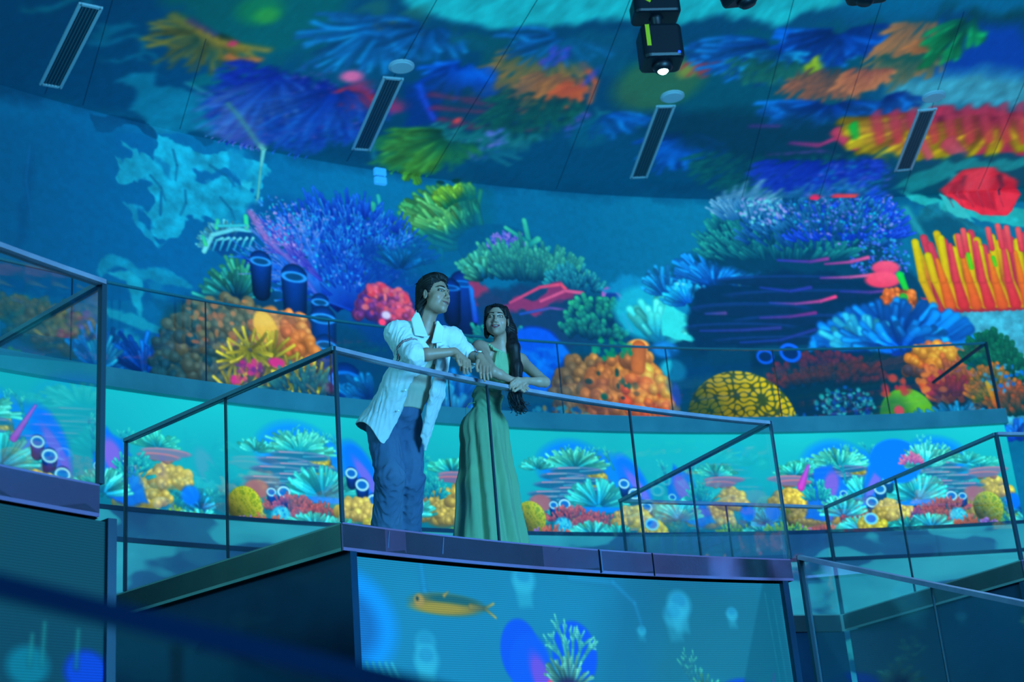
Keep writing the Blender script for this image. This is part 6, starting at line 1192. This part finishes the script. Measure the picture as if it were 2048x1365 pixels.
def hand(F, wr, kn, tips, th, rp=.014, rf=.0085):
    """palm from the wrist to kn[0]; four knuckles kn[1:], each finger knuckle -> joint -> tip; thumb chain"""
    w = v3(wr); c = v3(kn[0])
    for k in kn[1:]: F.cone(w+(c-w)*.25, k, rp*1.2, .0125, .018)
    F.cone(w, c, .022, rp, .02)
    for k, (a, b) in zip(kn[1:], tips):
        F.cone(k, a, .0128, rf*1.22, .005); F.cone(a, b, rf*1.22, rf*1.0, .003)
    F.chain(th, [.014, .0105, .0085], .008)
    return F
def folds(P, d0, sc, amp, seed):
    """cloth wrinkles running mostly along direction d0"""
    d0 = v3(d0); d0 /= np.linalg.norm(d0); Q = P-(P@d0)[:, None]*d0*.72; return amp*(np.abs(n3(Q, sc, seed))*1.6-.5)+amp*.5*n3(Q, sc*2.3, seed+3)
def put_mesh(name, mb, m, parent, smooth=False): return mb.build(name, m, parent, smooth)
def W3(p, dz=0): return Vector((p[0], p[1], p[2]+CAMZ+dz))
def box_of(pts, pad):
    a = np.array(pts); return a.min(0)-pad, a.max(0)+pad
def strands(name, parent, roots, m, rad=.0016, seed=0):
    """loose hair locks: list of (points, radius)"""
    V = []; F = []; off = np.array(PO[parent.name])
    for pts, r0 in roots:
        G = [v3(p) for p in pts]; G = [2*G[0]-G[1]]+G+[2*G[-1]-G[-2]]; P = []
        for i in range(1, len(G)-2):
            for j in range(3): t = j/3; a_, b_, c_, d_ = G[i-1:i+3]; P.append(.5*((2*b_)+(c_-a_)*t+(2*a_-5*b_+4*c_-d_)*t*t+(3*b_-a_-3*c_+d_)*t**3))
        P = [p+v3((0, 0, CAMZ))-off for p in P+[G[-2]]]; n = len(P)
        for i in range(n):
            t = P[min(i+1, n-1)]-P[max(i-1, 0)]; t = t/(np.linalg.norm(t)+1e-9); a = np.cross(t, v3((.3, .5, .81))); a /= np.linalg.norm(a); b = np.cross(t, a); r = r0*(1-.75*(i/(n-1))**2)
            for k in range(5): V.append(P[i]+(a*math.cos(k*1.2566)+b*math.sin(k*1.2566))*r)
        o = len(V)-5*n; F += [(o+i*5+k, o+i*5+(k+1) % 5, o+(i+1)*5+(k+1) % 5, o+(i+1)*5+k) for i in range(n-1) for k in range(5)]
    ob = mesh_obj(name, V, F, m, parent, True); PO[ob.name] = PO[parent.name]; a = ob.data.color_attributes.new('Col', 'FLOAT_COLOR', 'POINT'); a.data.foreach_set('color', np.tile(np.array([.012, .010, .012, 1], np.float32), len(V))); return ob
def lerp3(a, b, t): return v3(a)+(v3(b)-v3(a))*t
def plane_side(P, a, b, n):
    """signed distance to the plane through a and b, facing n"""
    e = v3(b)-v3(a); e /= np.linalg.norm(e); q = v3(n); q = q-e*(q@e); q /= np.linalg.norm(q); return (P-v3(a))@q
SKIN = (168, 124, 104)
def man():
    m = MAN; bx, by, bz = frame(m['bf'], m['bu']); BA = np.stack([bx, by, bz]).astype(np.float32); s = 1.10; wx = 1.03; org = W3(m['anR'], -.08); org = (org.x+.06, org.y, Z(H1))
    # one continuous body
    F = Field(); L, hax = head_field(F, m['head'], m['f'], m['u'], s, False, .8, wx)
    F.cone(lerp3(m['nt'], m['head'], .15), m['nb'], .056, .062, .03)
    F.ell(m['chest'], (.165, .105, .17), BA, .05); F.ell(m['belly'], (.145, .1, .13), BA, .06); F.ell(m['pelvis'], (.155, .11, .12), BA, .06)
    F.cone(m['nb'], m['shR'], .055, .06, .05); F.cone(m['nb'], m['shL'], .055, .06, .05)
    for sfx in 'RL':
        F.cone(m['sh'+sfx], m['el'+sfx], .056, .042, .04); F.cone(m['el'+sfx], lerp3(m['el'+sfx], m['wr'+sfx], .3), .042, .042, .02); F.cone(lerp3(m['el'+sfx], m['wr'+sfx], .3), m['wr'+sfx], .042, .0275, .02)
        F.cone(m['hip'+sfx], m['kn'+sfx], .088, .06, .05); F.cone(m['kn'+sfx], m['an'+sfx], .058, .042, .03); a = v3(m['an'+sfx]); F.cone(a-v3((0, 0, .03)), a+v3((.11, -.12, -.045)), .035, .03, .02)
        hand(F, m['wr'+sfx], m['h'+sfx], m['t'+sfx], m['th'+sfx])
    lo, hi = box_of([m['head'], m['anR'], m['anL'], m['wrL'], m['elL'], m['pelvis'], m['tL'][2][1]], .17); lo[2] = 1.853
    body = organic('person', F, lo, hi, .0031, M_skin, None, lambda V: face_color(V, L, hax, m['head'], s, SKIN, (122, 66, 62), (26, 18, 18), False, .8, wx), org)
    tag(body, 'man with dark swept-back hair in an open white shirt and jeans, leaning on the rail', 'person', 'couple at the balustrade'); h2 = body
    eyes(body, L, hax, m['head'], s, np.array(m['f'])+np.array((.05, 0, .12)))
    # hair swept back from the forehead, long at the nape
    r, f, u = frame(m['f'], m['u']); H = Field(); E = lambda p, rad, k=.02, op='u': H.ell(L(*p), (rad[0]*s*wx, rad[1]*s, rad[2]*s), hax, k, op)
    E((0, -.026, .066), (.082, .1, .083)); E((0, -.055, .01), (.077, .068, .085), .03); E((0, .038, .110), (.058, .044, .024), .03); E((-.01, .064, .098), (.036, .018, .02), .02); E((-.02, .0, .13), (.05, .05, .02), .03)
    for q in (-1, 1): E((q*.07, .012, .06), (.014, .036, .04), .02); E((q*.074, .018, .02), (.007, .011, .026), .012)
    E((0, -.082, -.05), (.068, .044, .075), .03); E((.01, -.084, -.11), (.056, .034, .055), .03)
    E((0, .085, -.01), (.064, .05, .098), .01, 's'); E((0, .06, -.08), (.07, .075, .05), .01, 's')
    for q in (-1, 1): E((q*.082, .0, -.012), (.02, .02, .032), .008, 's')
    def sd(P):
        q = ((P-v3(m['head']))@hax.T)/s; a = np.arctan2(q[:, 0], q[:, 2]-.03+1e-4); return .0022*np.sin(a*38+3*np.sin(q[:, 1]*22)+2*q[:, 1]*30)+.0026*n3(q*v3((1.2, .35, .9)), 95, 4)
    H.disp = sd
    hlo, hhi = box_of([L(0, 0, 0)], .22); hc = lambda V: np.tile(np.array([22, 18, 20], np.float32), (len(V), 1))*(1+.5*np.clip(n3((V-v3(m['head']))@hax.T*v3((1.5, .4, 1)), 120, 8), 0, 1))[:, None]
    hair = organic('hair', H, hlo, hhi, .0031, M_hair, body, hc); hair['label'] = 'dark swept-back hair'
    rg = np.random.default_rng(3); S = []
    for i in range(130):
        x = rg.uniform(-.066, .066); t = rg.random()
        if t < .5: p = [L(x, .06-abs(x)*.4, .110), L(x*1.03, .025, .134-abs(x)*.55), L(x*1.06+rg.normal(0, .003), -.04, .134-abs(x)*.6), L(x*1.08, -.098, .085)]
        else: z0 = rg.uniform(-.03, .09); sg = 1 if rg.random() < .5 else -1; p = [L(sg*.077, -.02, z0+.03), L(sg*(.076), -.05, z0), L(sg*rg.uniform(.03, .068), -.098, z0-.04), L(sg*rg.uniform(.02, .06), -.088+rg.normal(0, .008), z0-.1+rg.normal(0, .012))]
        S.append((p, .0028))
    for i in range(16): x = rg.uniform(-.04, .04); S.append(([L(x, .07, .1), L(x+.004, .074+rg.uniform(0, .008), .118), L(x+.010, .05, .134), L(x+.016, .01, .138)], .0032))
    strands('hair_locks', body, S, M_hair)
    # jeans: baggy, with creases behind the knees
    J = Field()
    J.ell(m['pelvis'], (.172, .126, .12), BA, .05); J.cone(lerp3(m['pelvis'], m['waist'], .2), lerp3(m['pelvis'], m['waist'], .95), .142, .135, .04)
    for sx in 'RL':
        bot = v3(m['an'+sx])+v3((0, 0, -.055)); kn = v3(m['kn'+sx]); J.cone(m['hip'+sx], kn, .112, .093, .05); J.cone(kn, bot, .092, .102, .04)
    def jd(P):
        w = np.exp(-((P[:, 2]-2.36)/.10)**2)+.5*np.exp(-((P[:, 2]-2.62)/.07)**2)+.35*np.exp(-((P[:, 2]-2.0)/.10)**2); return -.006*w*np.sin(P[:, 2]*70+4*np.sin(P[:, 0]*17+P[:, 1]*11+1)+16*P[:, 1])*(.4+.6*np.sin(P[:, 0]*30+P[:, 2]*8)**2)+folds(P, (.1, 0, 1), 50, .006, 2)+folds(P, (1, .3, .3), 40, .005, 12)
    J.disp = jd; top = m['waist'][2]+.0; J.post = lambda P, d: np.maximum(np.maximum(d, P[:, 2]-top), 1.872-P[:, 2])
    jl, jh = box_of([m['anR'], m['anL'], m['pelvis'], m['waist'], m['hipR'], m['hipL']], .2); jl[2] = 1.86
    def jc(V):
        b = np.tile(np.array([62, 88, 124], np.float32), (len(V), 1)); fade = np.clip(.5+.7*n3(V, 9, 5), 0, 1)[:, None]; return b*(1-fade*.35)+np.array([140, 158, 172])*fade*.35
    jeans = organic('jeans', J, jl, jh, .0045, M_denim, body, jc); jeans['label'] = 'baggy blue jeans'
    # shoes
    for sx in 'RL':
        a = v3(m['an'+sx]); K = Field().cone(a+v3((-.02, .02, -.045)), a+v3((.12, -.125, -.055)), .042, .040, .02); K.ell(a+v3((.09, -.09, -.05)), (.05, .05, .03), None, .03); K.post = lambda P, d: np.maximum(d, 1.853-P[:, 2])
        l, h_ = box_of([a, a+v3((.12, -.125, -.05))], .07); organic('shoe', K, l, h_, .005, M_cloth, body, lambda V: np.tile(np.array([190, 195, 200], np.float32), (len(V), 1)))
    # inner top
    T = Field().ell(m['chest'], (.176, .117, .17), BA, .05).ell(m['belly'], (.158, .113, .14), BA, .06).cone(m['belly'], lerp3(m['waist'], m['pelvis'], .35), .132, .152, .05)
    T.cone(lerp3(m['nb'], m['shR'], .45), m['chest'], .055, .09, .05).cone(lerp3(m['nb'], m['shL'], .45), m['chest'], .055, .09, .05)
    vn = v3(m['chest'])+by*.10+bz*.045; T.disp = lambda P: folds(P, m['bu'], 60, .003, 7)
    def tp(P, d):
        q = P-vn; x = q@bx; z = q@bz; return np.maximum(np.maximum(d, -(np.abs(x)*1.0-.01-z*.55)*-1 if False else np.minimum(z+.085-np.abs(x)*1.6, .2)), (m['waist'][2]-.022)-P[:, 2])
    T.post = tp
    tl, th = box_of([m['chest'], m['belly'], m['pelvis']], .24); top_ = organic('undershirt', T, tl, th, .005, M_cloth, body, lambda V: np.tile(np.array([186, 178, 158], np.float32), (len(V), 1))); top_['label'] = 'cream undershirt'
    # open shirt with rolled striped sleeves
    S_ = Field(); side = bx*-1.
    S_.ell(lerp3(m['chest'], m['nb'], .12), (.198, .138, .17), BA, .05); S_.ell(m['belly'], (.178, .138, .15), BA, .08)
    S_.cone(m['belly'], lerp3(m['hemback'], m['hem'], .72), .155, .158, .08); S_.cone(lerp3(m['hemback'], m['hem'], .72), lerp3(m['hemback'], m['hem'], .72)+v3((-.0, 0, -.22)), .158, .16, .05)
    for sx in 'RL': S_.cone(lerp3(m['nb'], m['sh'+sx], .35), m['sh'+sx], .07, .082, .05); S_.cone(m['sh'+sx], m['el'+sx], .085, .074, .04)
    S_.cone(m['elR'], lerp3(m['elR'], m['wrR'], .16), .072, .060, .03); S_.cone(m['elL'], lerp3(m['elL'], m['wrL'], .45), .066, .052, .03)
    def shd(P): return folds(P, (.25, -.12, 1), 52, .0058, 11)+folds(P, (1, .2, .5), 70, .0018, 21)
    S_.disp = shd
    oT, oM, oB = m['open_top'], m['open_mid'], m['open_bot']; nn = v3((.95, -.35, .12)); nC = v3(m['nb']); A1, B1 = v3(m['elR']), v3(m['wrR']); A2, B2_ = v3(m['elL']), v3(m['wrL'])
    def sp(P, d):
        dd = np.maximum(d, -(d+.0100)); s1 = plane_side(P, oT, oM, nn); s2 = plane_side(P, oM, oB, nn); zz_ = P[:, 2]; cut = np.where(zz_ > oM[2], s1, s2)
        arm = np.minimum(np.linalg.norm(P-A1, axis=1)-.17, np.linalg.norm(P-v3(m['shR']), axis=1)-.135); arm = np.minimum(arm, np.minimum(np.linalg.norm(P-v3(m['shL']), axis=1)-.12, np.linalg.norm(P-A2, axis=1)-.13)); rightside = np.maximum(cut, -0.0+0*cut)
        keepL = (P-lerp3(m['nb'], m['chest'], .35))@v3((.80, .60, 0))                     # far shoulder keeps its cloth
        c2 = np.minimum(cut, .058-keepL); c2 = np.where(zz_ < m['chest'][2]-.10, cut, c2)
        dd = np.maximum(dd, np.minimum(c2, arm+.0))
        neck = np.linalg.norm((P-(nC+v3((.02, -.03, .045))))*v3((1, 1, .8)), axis=1)-.088; dd = np.maximum(dd, -neck)
        q = (P-v3(m['hem'])); hz = m['hem'][2]+.12-.16*np.exp(-((q[:, 0]-.0)/.07)**2)+.03*np.clip(-(q[:, 0]+.1)/.1, 0, 1)-.02; dd = np.maximum(dd, hz-zz_)
        for A_1, B_1, t_ in ((A1, B1, .19), (A2, B2_, .5)): e = (B_1-A_1); Lh = np.linalg.norm(e); e = e/Lh; pr = (P-A_1)@e; near = np.linalg.norm(P-(A_1+e*Lh*t_), axis=1) < (.11 if t_ < .3 else .078); dd = np.where(near, np.maximum(dd, pr-Lh*t_), dd)
        return dd
    S_.post = sp
    sl, sh = box_of([m['nb'], m['shR'], m['shL'], m['elR'], m['elL'], m['open_bot'], m['hemback'], m['wrR']], .2); 
    e1 = lerp3(m['shR'], m['elR'], 0); d1 = v3(m['elR'])-v3(m['shR'])+v3((0, 0, -.16)); l1 = float(np.linalg.norm(d1)); d1 = d1/l1; d2 = v3(m['elL'])-v3(m['shL']); l2 = float(np.linalg.norm(d2)); d2 = d2/l2
    def shc(V):
        C = np.tile(np.array([206, 212, 212], np.float32), (len(V), 1))
        for a, d_, l_, t0 in ((v3(m['shR']), d1, l1, .42), (v3(m['shL']), d2, l2, .80)):
            q = V-a; t = q@d_-l_*t0; rad = np.linalg.norm(q-(q@d_)[:, None]*d_, axis=1)
            on = (rad < .13)&(((V-v3(m['chest']))@v3((-.8, -.55, 0)) > .10) if t0 < .7 else ((V-v3(m['chest']))@v3((.6, .7, 0)) > .08))
            for lo_, hi_, c_ in ((-.013, -.007, (24, 28, 60)), (-.005, .002, (196, 70, 80)), (.005, .012, (24, 28, 60))): C[on & (t > lo_) & (t < hi_)] = c_
        return C
    shirt = organic('shirt', S_, sl, sh, .0036, M_cloth, body, shc); shirt['label'] = 'open white shirt with dark striped sleeve bands'
    # far front panel hanging loose, collar, buttons
    P_ = Field(); ax2 = np.stack([v3((.55, .83, 0)), v3((.83, -.55, 0)), v3((0, 0, 1))]).astype(np.float32)
    pa, pb, pc = v3(m['panA']), v3(m['panB']), v3(m['panC']); dv = v3((.50, .86, 0))
    for k, o in enumerate((-.055, -.03, 0, .03, .055)): P_.chain([pa+dv*o*.7, pb+dv*o*.9+v3((.01, -.02, 0)), pc+dv*o*.55+v3((0, 0, abs(o)*1.6))], [.016, .018, .009], .03)
    P_.disp = lambda P: folds(P, (0, 0, 1), 70, .005, 5)
    pl, ph = box_of([pa, pb, pc], .13); organic('shirt_front', P_, pl, ph, .0036, M_cloth, body, lambda V: np.tile(np.array([206, 212, 212], np.float32), (len(V), 1)))
    Cc = Field(); nb = v3(m['nb']); 
    cr = [v3(p) for p in MAN['cqR']]; cl2 = [v3(p) for p in MAN['cqL']]
    for q in (cr, cl2):
        for i in range(26): t = i/25; Cc.cone(q[0]+(q[1]-q[0])*t, q[3]+(q[2]-q[3])*t, .0065, .006, .006)
    Cc.chain([cr[0], nb+v3((-.075, .035, .055)), nb+v3((-.02, .085, .062)), nb+v3((.05, .07, .05)), cl2[0]], [.010, .016, .018, .015, .009], .012)
    cl_, ch_ = box_of(cr+cl2+[nb+v3((-.02, .085, .062))], .05); organic('collar', Cc, cl_, ch_, .003, M_cloth, body, lambda V: np.tile(np.array([208, 214, 214], np.float32), (len(V), 1)))
    for p in MAN['btn']: put_mesh('button', MB().lathe([(.001, -.003), (.005, -.003), (.0062, -.001), (.0062, .003)], 12, W3(p), (Vector((.9, .4, 0)).normalized(), Vector((.1, -.25, .95)).normalized(), Vector((-.4, .9, 0)).normalized()*1)), M_button, body)
    # wrist watch on the far hand
    wr = W3(m['wrL']); e = (v3(m['wrL'])-v3(m['elL'])); e /= np.linalg.norm(e); e = Vector(e); x = e.cross(Vector((0, 0, 1))).normalized(); y = x.cross(e)
    wt = put_mesh('wristwatch', MB().lathe([(.029, -.009), (.034, -.008), (.034, .008), (.029, .009)], 28, wr-e*.008, (x, y, e)), M_metal, body); wt['label'] = 'dark bracelet watch'
    put_mesh('watch_face', MB().lathe([(.001, .006), (.012, .006), (.014, .002), (.014, -.002)], 20, wr-e*.008+y*.034, (x, e, y)), M_button, body)
    return body
def woman():
    m = WOMAN; bx, by, bz = frame(m['bf'], m['bu']); BA = np.stack([bx, by, bz]).astype(np.float32); s = .98; wx = 1.07; org = (m['hem'][0], m['hem'][1], Z(H1))
    F = Field(); L, hax = head_field(F, m['head'], m['f'], m['u'], s, True, 1., wx)
    F.cone(lerp3(m['nt'], m['head'], .15), m['nb'], .044, .046, .03)
    F.ell(m['chest'], (.135, .088, .14), BA, .05); F.ell(v3(m['chest'])+by*.05-bz*.01+bx*.05, (.05, .045, .05), BA, .04); F.ell(v3(m['chest'])+by*.05-bz*.01-bx*.05, (.05, .045, .05), BA, .04)
    F.ell(m['waist'], (.105, .078, .12), BA, .07); F.ell(m['pelvis'], (.15, .105, .12), BA, .07); F.cone(m['nb'], m['shR'], .042, .046, .05); F.cone(m['nb'], m['shL'], .042, .046, .05)
    for sx in 'RL':
        F.cone(m['sh'+sx], m['el'+sx], .046, .034, .04); F.cone(m['el'+sx], lerp3(m['el'+sx], m['wr'+sx], .3), .034, .034, .02); F.cone(lerp3(m['el'+sx], m['wr'+sx], .3), m['wr'+sx], .034, .0225, .02)
        hand(F, m['wr'+sx], m['h'+sx], m['t'+sx], m['th'+sx], .0125, .0072); ft = v3(m['foot'+sx]); k = lerp3(m['pelvis'], ft, .5); F.cone(lerp3(m['pelvis'], k, .15), k, .085, .055, .05); F.cone(k, ft+v3((0, 0, .08)), .052, .035, .03); F.cone(ft+v3((0, 0, .045)), ft+v3((.09, -.11, .03)), .03, .024, .02)
    lo, hi = box_of([m['head'], m['elL'], m['shR'], m['pelvis'], m['footR'], m['footL']], .17); lo[2] = 1.853
    body = organic('person', F, lo, hi, .0029, M_skin, None, lambda V: face_color(V, L, hax, m['head'], s, (176, 134, 114), (128, 44, 52), (34, 22, 20), True, 1., wx), org)
    tag(body, 'smiling woman with a long dark ponytail in a sage green dress, leaning on the rail', 'person', 'couple at the balustrade')
    eyes(body, L, hax, m['head'], s, np.array(m['f'])+np.array((-.62, 0.05, .22)))
    tm_ = Field().ell(L(0, .093, -.0645), (.0215*s, .010, .0062*s), hax); a, b = box_of([L(0, .093, -.065)], .03); organic('teeth', tm_, a, b, .002, M_teeth, body)
    H = Field(); E = lambda p, rad, k=.02, op='u': H.ell(L(*p), (rad[0]*s*wx, rad[1]*s, rad[2]*s), hax, k, op)
    E((0, -.024, .056), (.081, .1, .083)); E((0, -.05, -.01), (.078, .07, .09), .03)
    for q in (-1, 1): E((q*.062, .03, .06), (.018, .036, .046), .03)
    E((.073, .0, -.01), (.012, .02, .05), .015); E((.066, -.03, -.07), (.02, .03, .05), .02)
    E((0, .088, -.012), (.063, .06, .102), .012, 's'); E((0, .055, -.10), (.08, .075, .06), .01, 's')
    E((-.090, .004, -.008), (.022, .022, .036), .006, 's')
    H.chain(m['tail'], [.05, .045, .040, .040, .040, .036, .016], .03)
    def sd(P):
        q = ((P-v3(m['head']))@hax.T)/s; up_ = q[:, 2] > -.06; a = np.arctan2(q[:, 0], q[:, 2]-.02+1e-4); return np.where(up_, .0014*np.sin(a*44+2*np.sin(q[:, 1]*25)), 0)+.0035*n3(P*v3((1.3, 1.3, .22)), 120, 6)
    H.disp = sd; hlo, hhi = box_of([m['head'], m['tail'][-1], m['tail'][3], L(0, -.05, .1)], .12)
    hc = lambda V: np.tile(np.array([20, 16, 19], np.float32), (len(V), 1))*(1+.5*np.clip(n3(V*v3((1.5, 1.5, .3)), 110, 8), 0, 1))[:, None]
    hair = organic('hair', H, hlo, hhi, .0031, M_hair, body, hc); hair['label'] = 'long dark ponytail over the shoulder'
    rg = np.random.default_rng(5); S = []; T = [v3(p) for p in m['tail']]
    for i in range(90):
        o = rg.normal(0, .013, 3); st = int(rg.integers(0, 4)); p = [T[k]+o*(1.1 if k < 5 else 1.5)+rg.normal(0, .004, 3) for k in range(st, 7)]
        e = p[-1]+np.array([rg.normal(.004, .016), rg.normal(0, .01), -rg.uniform(0, .022)]); p.append(e); p.append(e+np.array([rg.uniform(-.022, .012), 0, rg.uniform(-.002, .016)])); S.append((p, .0042))
    for i in range(60): x = rg.uniform(-.06, .06); S.append(([L(x*.5, .066, .092), L(x*.9, .02, .13-abs(x)*.5), L(x*1.2, -.05, .11), L(x*.9, -.11, .03)], .0018))
    for q in (-1, 1):
        for i in range(7): S.append(([L(q*.05, .05, .095), L(q*(.074+.002*rg.random()), .035, .05), L(q*.079, .02+.006*rg.random(), .0), L(q*(.078), .0, -.05)], .0018))
    strands('hair_locks', body, S, M_hair)
    # dress: gathered neckline, fitted waist, long pleated skirt
    D = Field(); D.ell(lerp3(m['chest'], m['waist'], .08), (.142, .1, .135), BA, .05); D.ell(v3(m['chest'])+by*.052-bz*.015+bx*.05, (.056, .052, .056), BA, .04); D.ell(v3(m['chest'])+by*.052-bz*.015-bx*.05, (.056, .052, .056), BA, .04)
    D.ell(m['waist'], (.116, .09, .12), BA, .06); D.ell(m['pelvis'], (.168, .125, .13), BA, .07); D.cone(lerp3(m['nb'], m['chest'], .25), m['chest'], .062, .11, .05)
    for p in m['neckl']: D.cone(v3(p)+v3((0, .012, -.008)), v3(m['chest'])+by*.03+bz*.03+bx*float((v3(p)-v3(m['chest']))@bx)*.8, .016, .06, .03)
    hm = v3(m['hem']); pv = v3(m['pelvis']); D.cone(pv, lerp3(pv, hm, .5), .165, .195, .06); D.cone(lerp3(pv, hm, .5), hm+v3((0, 0, -.08)), .195, .262, .05)
    wz = m['waist'][2]
    def dd(P):
        q = P-lerp3(pv, hm, .5); a = np.arctan2(q[:, 1], q[:, 0]); t = np.clip((wz-.05-P[:, 2])/.75, 0, 1); pl = t*(.022*np.sin(a*9+2.2*np.sin(P[:, 2]*2.2)+.8)+.010*np.sin(a*17+P[:, 2]*3))
        w = np.exp(-((P[:, 2]-wz)/.09)**2); g = .0045*w*np.sin(P[:, 2]*110+14*P[:, 0]+5*np.sin(P[:, 0]*30)); up_ = np.clip((P[:, 2]-wz-.12)/.1, 0, 1); x = (P-v3(m['chest']))@bx
        return pl+g+up_*.004*np.sin(x*150)+folds(P, (.3, 0, 1), 48, .0035, 9)
    D.disp = dd; nk = v3(m['nb'])
    def dp(P, d):
        z = (P-v3(m['chest']))@bz; x = (P-v3(m['chest']))@bx; y = (P-v3(m['chest']))@by
        arm = np.abs(x)-(.118-np.clip(z-.0, 0, .2)*.34)
        d = np.maximum(d, np.where(z > .0, arm, -1)); nck = np.linalg.norm((P-nk)*v3((1, 1, .7)), axis=1)-.050; d = np.maximum(d, -nck); return np.maximum(np.maximum(d, z-.20), 1.866-P[:, 2])
    D.post = dp; a, b = box_of([m['chest'], m['pelvis'], hm], .33); a[2] = 1.86
    dress = organic('dress', D, a, b, .0042, M_cloth, body, lambda V: np.tile(np.array([128, 164, 122], np.float32), (len(V), 1))); dress['label'] = 'sage green halter dress with long skirt'
    # ruffled neckline and waist tie
    N = Field(); P = [v3(p) for p in m['neckl']]; Q = []
    for i in range(25): t = i/24*3; k = min(int(t), 2); p = P[k]+(P[k+1]-P[k])*(t-k); Q.append(p+v3((0, 0, .0035*math.sin(i*2.1)))+by*.004*math.cos(i*2.1))
    N.chain(Q, [.0065+.0022*math.sin(i*2.6) for i in range(25)], .006); N.chain([P[0], nk+v3((-.04, .03, .03)), nk+v3((.01, .06, .045)), P[3]], [.008, .006, .006, .008], .006); a, b = box_of(Q+[nk+v3((.01, .06, .045))], .03)
    organic('neck_ruffle', N, a, b, .003, M_cloth, body, lambda V: np.tile(np.array([134, 172, 130], np.float32), (len(V), 1)))
    t0 = v3(m['tie']); K = Field().chain([t0+v3((.02, 0, .0)), t0+v3((-.02, -.02, -.01)), t0+v3((-.045, -.02, -.045)), t0+v3((-.05, -.02, -.085))], [.004, .0035, .0035, .003], .004); a, b = box_of([t0, t0+v3((-.05, -.02, -.085))], .04)
    organic('waist_tie', K, a, b, .0025, M_cloth, body, lambda V: np.tile(np.array([90, 130, 96], np.float32), (len(V), 1)))
    return body
man(); woman()
